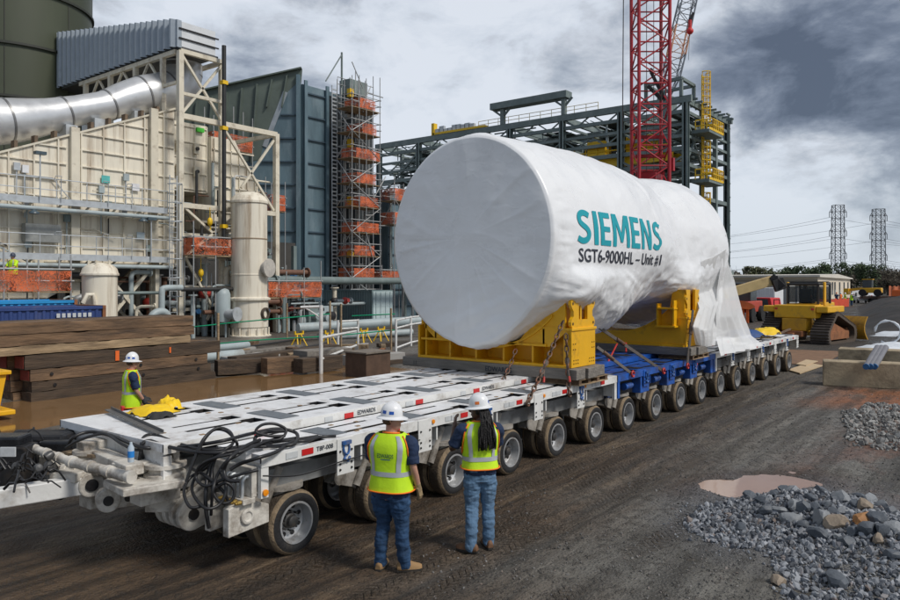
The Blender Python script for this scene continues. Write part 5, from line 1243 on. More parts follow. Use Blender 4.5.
# ---------------- timber mat pile standing in the flood water
def pile_y(x): return 20.95 + .07*(x-8.3)
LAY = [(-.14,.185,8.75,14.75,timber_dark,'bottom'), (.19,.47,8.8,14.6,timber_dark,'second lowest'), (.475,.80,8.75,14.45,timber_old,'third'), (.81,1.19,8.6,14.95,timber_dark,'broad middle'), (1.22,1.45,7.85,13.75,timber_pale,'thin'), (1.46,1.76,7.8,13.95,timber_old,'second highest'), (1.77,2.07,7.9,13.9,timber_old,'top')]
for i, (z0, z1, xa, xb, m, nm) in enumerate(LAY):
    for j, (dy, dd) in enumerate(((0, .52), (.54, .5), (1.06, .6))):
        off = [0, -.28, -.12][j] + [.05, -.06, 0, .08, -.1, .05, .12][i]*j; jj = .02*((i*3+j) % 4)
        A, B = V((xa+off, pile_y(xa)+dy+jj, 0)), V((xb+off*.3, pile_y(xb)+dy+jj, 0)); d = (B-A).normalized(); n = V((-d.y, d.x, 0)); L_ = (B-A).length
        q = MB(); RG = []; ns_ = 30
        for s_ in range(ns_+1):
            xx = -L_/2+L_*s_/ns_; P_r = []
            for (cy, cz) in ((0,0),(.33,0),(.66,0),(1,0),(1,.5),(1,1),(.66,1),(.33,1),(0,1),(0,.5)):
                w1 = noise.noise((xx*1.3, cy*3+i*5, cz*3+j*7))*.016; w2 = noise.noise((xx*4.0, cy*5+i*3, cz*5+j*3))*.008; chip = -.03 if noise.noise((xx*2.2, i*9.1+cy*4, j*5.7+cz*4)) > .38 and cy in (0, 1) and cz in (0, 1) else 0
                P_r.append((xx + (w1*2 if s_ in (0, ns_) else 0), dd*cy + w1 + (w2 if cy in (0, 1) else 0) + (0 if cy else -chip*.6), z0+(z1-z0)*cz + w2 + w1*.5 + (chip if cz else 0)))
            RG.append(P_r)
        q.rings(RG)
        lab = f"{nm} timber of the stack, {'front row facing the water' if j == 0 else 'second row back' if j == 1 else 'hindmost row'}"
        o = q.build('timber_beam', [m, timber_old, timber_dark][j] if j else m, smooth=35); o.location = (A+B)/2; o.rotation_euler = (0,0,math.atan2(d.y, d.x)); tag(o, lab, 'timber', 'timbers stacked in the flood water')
        if i in (2,3,5,6): q = MB(); q.box(-L_/2-.028, -L_/2-.02, .03, dd-.03, z0+.03, z1-.03); q.build('painted_end', timber_end, o)
        if j == 0 and i == 3: q = MB(); q.box(-.62, -.5, -.030, -.022, z0+.03, z1-.06); q.build('orange_mark', orange_misc, o); q = MB(); q.box(1.2, 1.26, -.030, -.022, z0+.12, z1-.08); q.build('orange_mark', orange_misc, o)
        if j == 0 and i in (1, 2):
            for xx in (-2.3, .4, 2.4): q = MB(); q.lathe([(.05, 0), (.05, .004), (0, .0045)], (xx, -.022, (z0+z1)/2), (0,-1,0), 12); q.build('bolt_hole', dark_steel, o)
# ---------------- yellow skip at the left edge
t = thing('skip', 'yellow steel skip with a ribbed lip standing in the brown flood water', 'skip', (6.8, 20, 0), world=True)
q = MB(); q.prism([(4.8, -.1), (7.06, -.1), (7.27, 1.0), (4.6, 1.0)], lambda u, v, d: (u, d, v), 18.7, 20.6); q.build('bin', skip_yellow, t, bevel=.02)
q = MB(); q.box(4.5, 7.34, 18.62, 20.7, 1.0, 1.09); q.build('rim', skip_yellow, t, bevel=.015)
q = MB(); q.box(4.6, 7.42, 18.6, 20.72, .06, .17); q.build('base_rail', skip_yellow, t, bevel=.02)
# ---------------- shipping containers
def container(label, x0, x1, y0, y1, h, m, door=None, openx=True):
    t = thing('shipping_container', label, 'container', ((x0+x1)/2, (y0+y1)/2, 0), world=True)
    q = MB()
    def corr(a, b, fixed, axis, sgn):
        n = int(abs(b-a)/.28); P = []
        for i in range(n):
            s = a+(b-a)*i/n; w = (b-a)/n
            P += [(s, 0), (s+w*.30, 0), (s+w*.45, .045), (s+w*.85, .045)]
        P.append((b, 0))
        vs = []; 
        for s, o in P:
            for z in (.14, h-.12): vs.append((s, fixed+sgn*o, z) if axis == 'x' else (fixed+sgn*o, s, z))
        k = len(P); q.add(vs, [(2*i, 2*i+2, 2*i+3, 2*i+1) for i in range(k-1)])
    corr(x0+.08, x1-.08, y0+.03, 'x', 1); corr(x0+.08, x1-.08, y1-.03, 'x', -1); corr(y0+.08, y1-.08, x0+.03, 'y', 1)
    if door is None: corr(y0+.08, y1-.08, x1-.03, 'y', -1)
    q.build('corrugated_wall', m, t)
    q = MB()
    for x in (x0, x1-.1):
        for y in (y0, y1-.1): q.box(x, x+.1, y, y+.1, 0, h)
    for y in (y0, y1-.1): q.box(x0+.1, x1-.1, y, y+.1, h-.12, h-.001); q.box(x0+.1, x1-.1, y, y+.1, .02, .14)
    for x in (x0, x1-.1): q.box(x, x+.1, y0+.1, y1-.1, h-.12, h-.001); q.box(x, x+.1, y0+.1, y1-.1, .02, .14)
    q.build('corner_frame', m, t)
    q = MB(); q.box(x0+.05, x1-.05, y0+.05, y1-.05, h-.10, h-.04); q.build('roof', m, t)
    return t
t = container('light blue corrugated container standing behind the navy one, left of the cream tank', 3.5, 15.2, 32, 34.4, 2.42, cont_blue)
q = MB(); q.box(15.08, 15.21, 31.98, 34.41, .02, 2.43); q.build('rusty_end', rust_mud, t)
t = container('navy blue corrugated container right behind the timber stack', 3.0, 14.9, 29, 31.3, 2.24, cont_navy)
q = MB(); q.box(14.78, 14.91, 28.98, 31.31, .02, 2.25); q.build('rusty_end', rust_mud, t)
q = MB(); r_ = random.Random(2)
for k in range(7): xx = 13.0+k*.2; q.box(xx, xx+.13, 28.985, 28.992, 1.82, 1.98)
q.build('pale_lettering', white_reflect, t)
# grey container by the boiler
t = container('grey container with pale green doors, standing below the boiler scaffold', 43.8, 46.3, 42.1, 48.2, 2.6, cont_grey, door=True)
q = MB(); q.box(43.88, 46.22, 42.04, 42.10, .12, 2.5); dr = q.build('door', cont_pale, t)
q = MB()
for xx in (44.2, 44.75, 45.35, 45.9): q.rod((xx, 42.0, .15), (xx, 42.0, 2.45), .025, 6)
for zz in (.6, 1.25, 1.9): q.box(43.9, 46.2, 42.02, 42.04, zz, zz+.05)
q.build('lock_rods', cont_pale, dr)

# ---------------- cream turbine exhaust casing with walkways
t = thing('exhaust_casing', 'long cream ribbed exhaust casing with sloping roof and two grey walkways', 'building', (18, 43, 0), world=True)
YW = 39.3
prof = [(6.5,5.9), (15,9.50), (24.3,13.3), (24.3,4.3), (20.6,4.1), (17,2.3), (6.5,1.4)]
q = MB(); q.prism(prof, lambda u, v, d: (u, d, v), YW, 47); q.build('casing_wall', cream, t)
def roofz(x): return 9.50+(x-15)*.408
q = MB()
for i in range(14):
    x = 8.2+i*1.18
    if min(abs(x-18.45), abs(x-22.9)) < .35: continue
    zb = 4.35 if x > 20 else max(1.9, 2.3+(x-17)*.5) if x > 17 else 2.0
    q.box(x, x+.07, YW-.11, YW-.002, zb, roofz(x)-.02)
for k in range(13):
    z = 2.4+k*.86
    xs = max(6.6, 15+(z-9.5)/.408+.05)
    xe = 24.25
    xl = xs if z > 4.3 else xs; xr = xe if z > 4.35 else 17+(z-2.3)/.5-.1
    if z < 2.3: xr = 16.5
    for a, b in ((xl, 18.1), (18.8, 22.6), (23.2, 24.25)):
        a2, b2 = max(a, xl), min(b, xr)
        if b2 - a2 > .4: q.box(a2, b2, YW-.09, YW-.004, z, z+.06)
q.build('wall_ribs', cream, t)
for x in (18.45, 22.88, 14.0, 9.6): part('column', cream_steel, t, lambda q: q.box(x-.22, x+.22, YW-.32, YW-.112, 0, roofz(x)+.35))
q = MB(); q.bar((6.5, YW-.06, 6.0), (24.3, YW-.06, 13.36), .11, .10); q.build('roof_edge', cream_steel, t)
q = Many()
for i in range(16):
    x = 9+i*.95; q.box(x, x+.16, YW+.1, YW+.5, roofz(x)-.1, roofz(x)+.45)
q.build('roof_lug', M('roof_brown', (.17,.12,.08), .8, 0, .4, 2), t)
for z, xr in ((7.20, 23.05), (4.45, 23.2)):
    part('walkway', galv, t, lambda q: (q.box(6.5, xr, 38.0, YW-.33, z-.06, z), q.box(6.5, xr, 37.95, 37.998, z-.16, z+.16)))
    q = MB(); railing(q, (6.5, 37.97, z), (xr, 37.97, z)); q.build('railing', galv, t, smooth=60)
    q = MB(); q.rod((6.5, 37.9, z-.42), (xr+.1, 37.9, z-.42), .11, 10); q.build('service_pipe', pipe_grey, t, smooth=60)
    q = Many()
    for i in range(12): x = 7.5+i*1.4; q.bar((x, 38.0, z-.1), (x, YW-.33, z-.55), .08)
    q.build('bracket', cream_steel, t)
    for x in (11.2, 12.6, 16.9, 19.3, 20.6):
        q = MB(); q.tube([(x, 37.9, z+1.1), (x+.02, 37.8, z+1.25), (x+.3, 37.8, z+1.25), (x+.32, 37.9, z+1.1), (x+.32, 37.9, z)], .022, 6); q.build('gate_hoop', galv, t, smooth=60)
for x, z in ((16.2, 7.2), (22.0, 4.4)):
    q = MB(); q.rod((x, 37.85, z), (x, 37.85, z+2.2), .035, 8); q.build('lamp_post', galv, t, smooth=60); q = MB(); q.box(x-.25, x+.25, 37.7, 38.0, z+2.2, z+2.35); q.build('flood_lamp', M('lamp_dark', (.06,.09,.11), .4, 0, .2, 5), t)
for x, z in ((15.9, 6.7), (21.5, 6.7)): q = MB(); q.lathe([(.05, 0), (.22, -.12), (.24, -.2), (.0, -.22)], (x, 37.8, z), (0,0,1), 14); q.build('lamp_shade', M('lamp_dark', (.06,.09,.11), .4), t, smooth=50)
q = MB(); q.box(15.9, 17.6, 38.75, YW-.12, 5.2, 6.1); q.build('cable_tray', M('tray_grey', (.28,.29,.28), .6, .2, .3, 3), t)
for x, z, m in ((13.9, 8.4, boiler_green), (21.6, 8.3, M('sign_white', (.7,.7,.72), .5)), (21.9, 5.6, M('sign_pale', (.5,.6,.66), .5)), (19.9, 8.55, M('tag_teal', (.1,.45,.42), .5))):
    q = MB(); q.box(x, x+.45, YW-.16, YW-.12, z, z+.4); q.build('wall_box', m, t)
# caged ladder
t = thing('caged_ladder', 'grey caged ladder at the right end of the cream casing walkways', 'ladder', (23.25, 37.7, 0), world=True)
q = MB()
for x in (23.05, 23.50): q.rod((x, 37.75, .4), (x, 37.75, 9.2), .035, 6)
q.build('side_rail', galv, t, smooth=60)
q = MB()
for k in range(29): q.rod((23.05, 37.75, .6+k*.3), (23.50, 37.75, .6+k*.3), .016, 6)
q.build('rungs', galv, t, smooth=60)
q = MB()
for k in range(7):
    z = 2.4+k*1.05; P = [(23.275+.38*math.cos(a), 37.70-.55*math.sin(a), z) for a in [math.pi*i/10 for i in range(11)]]
    q.tube([(23.05, 37.75, z)]+P[::-1]+[(23.5, 37.75, z)], .03, 6)
for a in (.2, .5, .8): q.rod((23.275+.38*math.cos(math.pi*a), 37.70-.55*math.sin(math.pi*a), 2.4), (23.275+.38*math.cos(math.pi*a), 37.70-.55*math.sin(math.pi*a), 8.7), .022, 6)
q.build('cage', galv, t, smooth=60)
# X bracing and supports below the casing
t = thing('support_frame', 'cream cross-braced steel legs below the right half of the exhaust casing', 'frame', (21, 38.8, 0), world=True)
for a, b in (((19.4,38.7,4.2),(22.7,38.7,.4)), ((19.4,38.78,.4),(22.7,38.78,4.2)), ((19.9,42,4.1),(23.4,42,.5)), ((19.9,42.1,.5),(23.4,42.1,4.1))): q = MB(); q.bar(a, b, .17, .17); q.build('brace', cream_steel, t)
for x, y in ((19.3,38.7),(22.8,38.7),(19.8,42),(23.5,42)): q = MB(); q.box(x-.12, x+.12, y-.12, y+.12, 0, 4.3); q.build('column', cream_steel, t)
q = MB(); q.box(17, 24.2, 39.2, 39.5, 4.02, 4.25); q.build('beam', cream_steel, t)
# dark box added behind the pipework to darken the background
q = MB(); q.box(16.5, 39.5, 46.5, 52, 0, 6.4)
solo('machine_house', 'dark low box added as backdrop behind the pipework under the casing', 'building', q, M('dark_backdrop', (.055,.052,.047), .8, 0, .4, .6), (28, 49, 0))
# right hand part of the casing, behind the tall frame
t = thing('inlet_casing', 'cream ribbed casing end with tie bars inside the tall cream frame', 'building', (27.2, 43, 0), world=True)
q = MB(); q.box(24.42, 27.2, 40.4, 46, 8.75, 12.95); q.build('casing_box', cream, t)
q = MB(); q.prism([(27.25, 6.6), (30.6, 6.6), (30.9, 9.1), (29.0, 12.3), (27.25, 12.3)], lambda u, v, d: (u, d, v), 40.0, 45); q.build('cone_panel', cream, t)
q = MB()
for i in range(4):
    x = 24.6+i*.85; q.box(x, x+.06, 40.32, 40.398, 8.8, 12.9)
for k in range(5): q.box(24.45, 27.18, 40.33, 40.397, 8.9+k*.95, 8.97+k*.95)
q.build('wall_ribs', cream, t)
q = MB()
for i in range(6): x = 27.4+i*.62; q.box(x, x+.05, 39.9, 39.998, 6.7, 12.2-max(0, x-29)*1.6)
for k in range(7): q.box(27.3, 30.9-.2*abs(k-3)*.8, 39.9, 39.997, 6.8+k*.78, 6.88+k*.78)
q.build('wall_ribs', cream, t)
for x, z in ((25.15, 11.4), (26.35, 11.4), (25.15, 10.0), (26.35, 10.0)): q = MB(); q.box(x-.16, x+.16, 40.15, 40.32, z-.3, z+.3); q.build('tie_bracket', cream_steel, t); q = MB(); q.lathe([(.11, 0), (.11, .12), (0, .125)], (x, 40.15, z), (0,-1,0), 12); q.build('tie_bar', pipe_black, t, smooth=40)
q = MB(); q.box(26.4, 26.9, 40.2, 40.38, 12.5, 12.75); q.build('green_tag', M('tag_green', (.08,.6,.05), .6), t)
q = Many()
for k in range(6): q.box(30.65-.03*k, 31.0, 39.7, 40.2, 6.9-k*.62, 7.1-k*.62)
q.build('side_bracket', cream_steel, t)
# tall cream frame
t = thing('pipe_rack', 'tall cream steel frame with diagonal braces carrying the corrugated hood and black mast', 'frame', (27, 38, 0), world=True)
def col(x, y, h, w=.30): q = MB(); q.box(x-w/2, x+w/2, y-w/2, y+w/2, 0, h); q.build('column', cream_steel, t)
col(23.85, 38.0, 16.4); col(30.7, 38.0, 12.75); col(26.7, 38.15, 16.4, .26); col(30.7, 43, 12.75, .26); col(26.7, 43, 16.4, .26)
for a, b, w in (((23.85,38,12.7),(30.7,38,12.7),.28), ((23.85,38,7.6),(30.7,38,7.6),.26), ((23.85,38,16.4),(26.7,38,16.4),.22), ((23.85,38,4.7),(28.2,38,4.7),.2), ((30.7,38,12.7),(30.7,43,12.7),.22), ((26.7,38,16.4),(26.7,43,16.4),.22), ((23.85,38,14.0),(26.7,38,14.0),.16)):
    q = MB(); q.bar(a, b, w, w+.02); q.build('beam', cream_steel, t)
for a, b in (((23.95,38,16.2),(26.6,38,12.9)), ((26.6,38,16.2),(24.0,38,12.9)), ((24.1,38,7.5),(27.8,38,4.8)), ((27.9,38,7.5),(24.3,38,4.8)), ((26.8,38,12.4),(30.5,38,7.8)), ((30.5,38,12.3),(28.0,38,9.0)), ((24.2,38,4.6),(26.4,38,1.0)), ((27.9,38,4.6),(25.6,38,1.0))):
    q = MB(); q.bar(a, b, .13, .13); q.build('brace', cream_steel, t)
for i, x in enumerate((25.6, 27.5, 25.0)):
    z = (7.1, 6.9, 4.1)[i]; q = MB(); q.ball((x, 37.7, z-.35), .20, 10, (.8,.8,1.3)); q.rod((x, 37.7, z-.2), (x, 37.7, z+.5), .02, 6); q.tube([(x, 37.7, z-.6), (x+.06, 37.7, z-.75), (x-.02, 37.7, z-.85)], .03, 6)
    solo('chain_hoist', ['orange-yellow chain hoist hanging under the cream casing beside the corner post', 'orange-yellow chain hoist hanging next to the black mast', 'orange-yellow chain hoist hanging low by the caged ladder'][i], 'hoist', q, safety_yellow, (x, 37.7, z), smooth=60)
# black mast pipe
t = thing('black_mast', 'slim black vertical pipe with yellow clamps rising beside the cream frame', 'pipe', (26.35, 36.9, 0), world=True)
q = MB(); q.rod((26.35, 37.4, 4.9), (26.35, 37.4, 17.2), .13, 12); q.build('riser', pipe_black, t, smooth=60)
q = MB(); q.tube([(24.3, 37.4, 5.2), (26.0, 37.4, 5.0), (29.6, 37.4, 5.0)], .13, 10); q.build('branch', pipe_black, t, smooth=60)
for z in (6.4, 12.2, 14.9): q = MB(); q.box(26.17, 26.53, 37.24, 37.56, z, z+.22); q.build('clamp', safety_yellow, t)
# corrugated hood
t = thing('corrugated_hood', 'grey corrugated inlet hood beside the green stack, above the silver duct', 'hood', (24.8, 45, 14), world=True)
P0, P1 = V((23.6, 37.9, 0)), V((23.6, 53.4, 0)); n = 25; q = MB()
for i in range(n+1):
    for k in range(4):
        f = (i+k/4)/n
        if f > 1.0001: break
        o = (0, 0, .22, .22)[k]; y = P0.y+(P1.y-P0.y)*f; zt = 18.1+2.4*f; x = 23.6-o
        q.v += [(x, y, 16.55), (x, y, zt), (x+.28+o, y, zt), (x+.28+o, y, 16.55)]
m_ = len(q.v)//4
q.f = [(4*i, 4*i+4, 4*i+5, 4*i+1) for i in range(m_-1)] + [(4*i+1, 4*i+5, 4*i+6, 4*i+2) for i in range(m_-1)] + [(4*i+2, 4*i+6, 4*i+7, 4*i+3) for i in range(m_-1)] + [(0,1,2,3), (4*(m_-1), 4*(m_-1)+3, 4*(m_-1)+2, 4*(m_-1)+1)]
q.build('corrugated_wall', corr_blue, t)
q = MB(); q.box(23.885, 26.3, 37.9, 53.4, 16.52, 16.62); q.build('floor_plate', M('hood_floor', (.10,.10,.10), .7, 0, .2, 1), t)
q = MB(); q.box(23.885, 26.1, 37.9, 38.0, 16.63, 18.05); q.build('louvre_panel', M('louvre_pale', (.66,.68,.70), .5, 0, .08, 2), t)
for z in (17.05, 17.6): q = MB(); q.box(23.7, 26.3, 37.82, 37.898, z, z+.07); q.build('louvre_slat', dark_steel, t)
q = MB(); q.box(23.9, 26.3, 53.2, 53.3, 16.62, 20); q.build('back_wall', corr_blue, t)
for a, b, w in (((23.75,38.2,16.35),(23.75,49.5,16.35),.25), ((23.75,38.2,14.6),(23.75,49.5,14.6),.16)): q = MB(); q.bar(a, b, w); q.build('truss_chord', cream_steel, t)
for y in (39.6, 42.6, 45.6, 48.8): q = MB(); q.box(23.62, 23.88, y-.13, y+.13, 12.2, 16.3); q.build('post', cream_steel, t)
for y in (39.6, 42.6, 45.6): q = MB(); q.bar((23.75, y, 14.6), (23.75, y+1.5, 16.3), .12); q.bar((23.75, y+3, 14.6), (23.75, y+1.5, 16.3), .12); q.build('truss_brace', cream_steel, t)
# silver duct
t = thing('silver_duct', 'fat silver-clad pipe that narrows, then bends up into the corrugated hood', 'duct', (20, 40.6, 11), world=True)
P = [V(p) for p in ((5,40.6,10.4),(11.5,40.6,10.9),(14.5,40.6,11.1),(16.2,40.6,11.45),(17.8,40.6,11.95),(19.4,40.6,12.55),(20.8,40.6,13.05),(22.0,40.6,13.65),(23.2,40.6,14.15),(24.4,40.6,14.55),(25.2,40.6,15.0),(25.6,40.6,15.8),(25.65,40.6,16.5))]
rr_ = [1.2,1.2,1.2,1.12,.92,.80,.82,.98,1.12,1.18,1.18,1.18,1.15]
cp = crom(P, 6); k = len(cp)-1; rs = [rr_[min(int(i/6), 11)]+(rr_[min(int(i/6)+1, 12)]-rr_[min(int(i/6), 11)])*(i/6-int(i/6)) for i in range(k+1)]
q = MB(); q.tube(cp, rs, 32); q.build('cladding', silver_duct, t, smooth=50)
for i in (16, 27, 37, 47, 56, 66):
    a, d = cp[i], (cp[i+1]-cp[i-1]).normalized(); q = MB(); q.lathe([(rs[i]*.9, -.05), (rs[i]+.035, -.05), (rs[i]+.035, .05), (rs[i]*.9, .05)], a, d, 32); q.build('seam_band', M('seam_grey', (.25,.25,.25), .4, .6, .2, 3), t, smooth=40)
for i in (27, 33, 44): p = cp[i]; q = MB(); q.box(p.x-.3, p.x+.3, 39.75, 41.2, p.z-rs[i]-.75, p.z-rs[i]+.12); q.build('saddle_support', galv, t)
q = MB(); q.lathe([(.6, -.12), (1.12, -.12), (1.12, .12), (.6, .12)], (25.5, 40.6, 16.3), (0,0,1), 28); q.build('flange', M('seam_grey', (.25,.25,.25), .4), t, smooth=40)
# green stack
t = thing('exhaust_stack', 'dark green round steel stack with black stiffening rings, cut by the frame edge', 'stack', (22.6, 57.6, 0), world=True)
q = MB(); q.lathe([(5.3, 0), (5.3, 34)], (22.6, 57.6, 0), (0,0,1), 64); q.build('shell', stack_green, t, smooth=40)
for z in (11.5, 15.4, 18.9, 22.6, 26.4, 30.2): q = MB(); q.lathe([(5.2, z), (5.46, z), (5.46, z+.16), (5.2, z+.16)], (22.6, 57.6, 0), (0,0,1), 64); q.build('stiffening_ring', M('ring_dark', (.03,.033,.025), .6), t, smooth=30)
q = MB()
for k in range(8): a = k*math.pi/4+.35; q.box(22.6+5.3*math.cos(a)-.03, 22.6+5.3*math.cos(a)+.03, 57.6+5.3*math.sin(a)-.03, 57.6+5.3*math.sin(a)+.03, 0, 34)
q.build('weld_seam', M('ring_dark', (.03,.033,.025), .6), t)
# cream tank and tall vessel
t = thing('storage_tank', 'short round cream tank with domed lid behind the containers', 'tank', (18.0, 35.6, 0), world=True)
q = MB(); q.lathe([(.80, 0), (.80, 3.55), (.78, 3.56)], (18.0, 35.6, 0), (0,0,1), 36); q.build('shell', cream, t, smooth=40)
q = MB(); q.lathe([(.86, 3.50), (.88, 3.52), (.88, 3.60), (.84, 3.64), (.78, 3.85), (.6, 4.02), (.3, 4.12), (0, 4.15)], (18.0, 35.6, 0), (0,0,1), 36); q.build('domed_lid', cream, t, smooth=40)
q = Many()
for a in (0, 1.3, 2.6, 3.9, 5.2): q.rod((18.0+.5*math.cos(a), 35.6+.5*math.sin(a), 4.0), (18.0+.5*math.cos(a), 35.6+.5*math.sin(a), 4.25), .05, 8)
q.build('nozzle', cream_steel, t, smooth=50)
q = MB(); q.tube([(16.9, 35.0, 2.2), (17.05, 34.9, 2.6), (17.3, 34.9, 2.6), (17.45, 35.0, 2.2), (17.45, 35.0, 1.2)], .11, 10); q.build('bent_pipe', cream, t, smooth=60)
VC = V((27.55, 36.6, 0))
t = thing('pressure_vessel', 'tall round cream vessel with a grey side nozzle, in front of the cream frame', 'vessel', tuple(VC), world=True)
q = MB(); q.lathe([(1.10, .55), (1.10, 2.05), (1.24, 2.15), (1.24, 2.25), (1.06, 2.34), (1.05, 3.6), (1.07, 3.62), (1.07, 3.68), (1.05, 3.7), (1.05, 7.85), (1.12, 7.9), (1.12, 8.02), (.95, 8.3), (.6, 8.55), (0, 8.62)], VC, (0,0,1), 48); q.build('shell', cream, t, smooth=30)
q = MB(); q.lathe([(1.28, 0), (1.28, .06), (1.05, .10), (1.05, .55)], VC, (0,0,1), 48); q.build('skirt', cream, t, smooth=30)
for z in (5.75,): q = MB(); q.lathe([(1.0, z), (1.075, z), (1.075, z+.06), (1.0, z+.06)], VC, (0,0,1), 48); q.build('weld_band', M('band_brown', (.3,.22,.14), .7), t, smooth=30)
d = V((.25, -.97, 0)).normalized(); c = VC+V((.35, -.9, 4.05)); q = MB(); q.lathe([(.40, -.1), (.40, .32), (.55, .33), (.55, .45), (.46, .46), (0, .465)], c, d, 28); q.build('side_nozzle', M('nozzle_grey', (.50,.47,.42), .6, 0, .25, 4), t, smooth=35)
d = V((.3, -.95, 0)).normalized(); c = VC+V((.3, -.95, 1.35)); q = MB(); q.lathe([(.36, 0), (.36, .22), (.26, .22), (.26, .02), (0, .02)], c, d, 24); q.build('manhole', M('hole_dark', (.08,.06,.045), .7), t, smooth=35)
q = Many()
for k in range(14): a = k*math.pi/7; q.box(VC.x+1.17*math.cos(a)-.03, VC.x+1.17*math.cos(a)+.03, VC.y+1.17*math.sin(a)-.03, VC.y+1.17*math.sin(a)+.03, .06, .5)
q.build('base_gusset', cream, t)
# small grey vessel
t = thing('separator', 'small grey vertical vessel with a bolted end flange left of the cream vessel', 'vessel', (26.0, 37.0, 0), world=True)
q = MB(); q.lathe([(.42, .9), (.45, 1.1), (.45, 2.5), (.36, 2.75), (.12, 2.9), (0, 2.92)], (25.9, 36.9, 0), (0,0,1), 24); q.build('shell', pipe_grey, t, smooth=40)
q = MB(); q.rod((25.9, 36.9, 1.35), (26.15, 35.9, 1.35), .30, 18); q.lathe([(.42, 0), (.42, .1), (0, .11)], (26.15, 35.92, 1.35), (.25,-.97,0), 22); q.build('end_flange', galv, t, smooth=40)
for a in (.4, 2.5, 4.6): q = MB(); q.rod((25.9+.36*math.cos(a), 36.9+.36*math.sin(a), 0), (25.9+.36*math.cos(a), 36.9+.36*math.sin(a), 1.0), .05, 6); q.build('leg', pipe_grey, t)
# scaffold with orange netting
def scaffold(label, x0, x1, y0, y1, levels, top, net=True, nh=1.0, sp=1.6, z0=0, netx=None, group='orange netted scaffolds'):
    t = thing('scaffold', label, 'scaffold', ((x0+x1)/2, (y0+y1)/2, 0), 0, group, world=True); n = max(1, round((x1-x0)/sp)); r_ = random.Random(int(x0*10))
    for i in range(n+1):
        for y in (y0, y1):
            x = x0+(x1-x0)*i/n; q = MB(); q.rod((x, y, z0), (x, y, top+r_.uniform(-.5, .6)), .04, 6); q.build('standard', scaff, t, smooth=60)
    for z in levels:
        q = MB(); q.box(x0-.1, x1+.1, y0, y1, z-.06, z); q.build('deck_board', timber_pale, t)
        q = MB()
        for zz in (z+.5, z+1.05):
            for y in (y0, y1): q.rod((x0-.15, y, zz), (x1+.15, y, zz), .035, 6)
            for x in (x0, x1): q.rod((x, y0-.1, zz), (x, y1+.1, zz), .035, 6)
        q.build('guard_rail', scaff, t, smooth=60)
        if net:
            q = MB(); NX = 14; a, b = netx or (x0, x1)
            if netx: a += r_.uniform(-.4, .7); b += r_.uniform(-.6, .35)
            for side in range(2 if netx else 3):
                o = len(q.v)
                for i in range(NX+1):
                    f = i/NX; P = [(a+(b-a)*f, y0-.05), (a-.02 if netx else x0-.05, y0+(y1-y0)*f), (x1+.05, y0+(y1-y0)*f)][side]
                    for k in range(4):
                        w = .06*noise.noise((P[0]*1.7, P[1]*1.7+k, z)); q.v.append((P[0]+(w if side else 0), P[1]+(0 if side else w), z+.02+nh*k/3+.05*noise.noise((P[0], P[1], z+k))))
                for i in range(NX):
                    for k in range(3): q.f.append((o+i*4+k, o+i*4+4+k, o+i*4+5+k, o+i*4+1+k))
            q.build('orange_net', orange_net, t, smooth=180)
    L_ = sorted(levels)
    for i in range(len(L_)-1):
        q = MB(); a, b = (x0, x1) if i % 2 else (x1, x0); q.rod((a, y0-.06, L_[i]+.05), (b, y0-.06, L_[i+1]), .035, 6); q.build('brace', scaff, t, smooth=60)
        q = MB(); q.rod((x0-.06, y0 if i % 2 else y1, L_[i]), (x0-.06, y1 if i % 2 else y0, L_[i+1]), .035, 6); q.build('brace', scaff, t, smooth=60)
    return t
scaffold('low orange netted scaffold at the foot of the cream casing, behind the light blue container', 9.5, 16.9, 36.2, 37.4, [2.75], 4.7, nh=.95)
scaffold('orange netted platform inside the tall cream frame', 24.0, 28.3, 36.9, 37.8, [4.75], 6.2, z0=1.5, nh=.95)
scaffold('long orange netted platform right of the cream vessel', 29.4, 33.8, 37.2, 39.0, [2.25], 4.2, nh=.95)
scaffold('orange netted scaffold high behind the cream frame, against the green boiler roof', 33.6, 37.2, 49.0, 50.2, [13.6], 16.5, z0=8, nh=1.2)
scaffold('small orange netted platform halfway up the blue boiler wall', 35.5, 36.8, 44.5, 45.2, [8.6], 11, nh=1.2, z0=0)
scaffold('tall scaffold tower with many orange nets beside the boiler ladder', 44.0, 47.4, 44.6, 46.4, [1.6, 3.6, 5.5, 7.5, 9.7, 11.7, 13.8, 16.0, 18.1], 21.0, nh=.85, sp=.8, netx=(44.5, 47.0))
scaffold('shorter orange netted scaffold between the tower and the wrapped turbine', 48.4, 50.8, 43.8, 45.4, [8.4, 10.5], 12.5, nh=1.0, sp=1.2)
scaffold('low wide orange netted scaffold behind the grey container', 47.0, 54.0, 44.0, 45.4, [3.3], 5.2, nh=.9, sp=1.4)
# ---------------- boiler
t = thing('boiler', 'tall blue-grey ribbed boiler with a green sloping upper edge', 'boiler', (44, 52, 0), world=True)
YB, XB = 47.9, 41.45
q = MB(); q.box(XB, 49.6, YB, 60, 0, 19.9); q.build('casing', boiler_blue, t)
q = Many()
for k in range(10): z = 1.6+k*1.95; q.box(XB+.35, 44.0, YB-.16, YB-.002, z, z+.12)
q.build('stiffener', M('boiler_rib', (.05,.085,.115), .6, 0, .2, 1), t)
for x in (XB+.02, 43.9): q = MB(); q.box(x, x+.32, YB-.30, YB-.165, 0, 20.2); q.build('column', boiler_blue, t)
q = MB(); q.box(44.2, 49.8, YB-.1, YB-.003, 0, 19.5); q.build('dark_panel', M('boiler_dark', (.035,.045,.05), .7, 0, .3, 1), t)
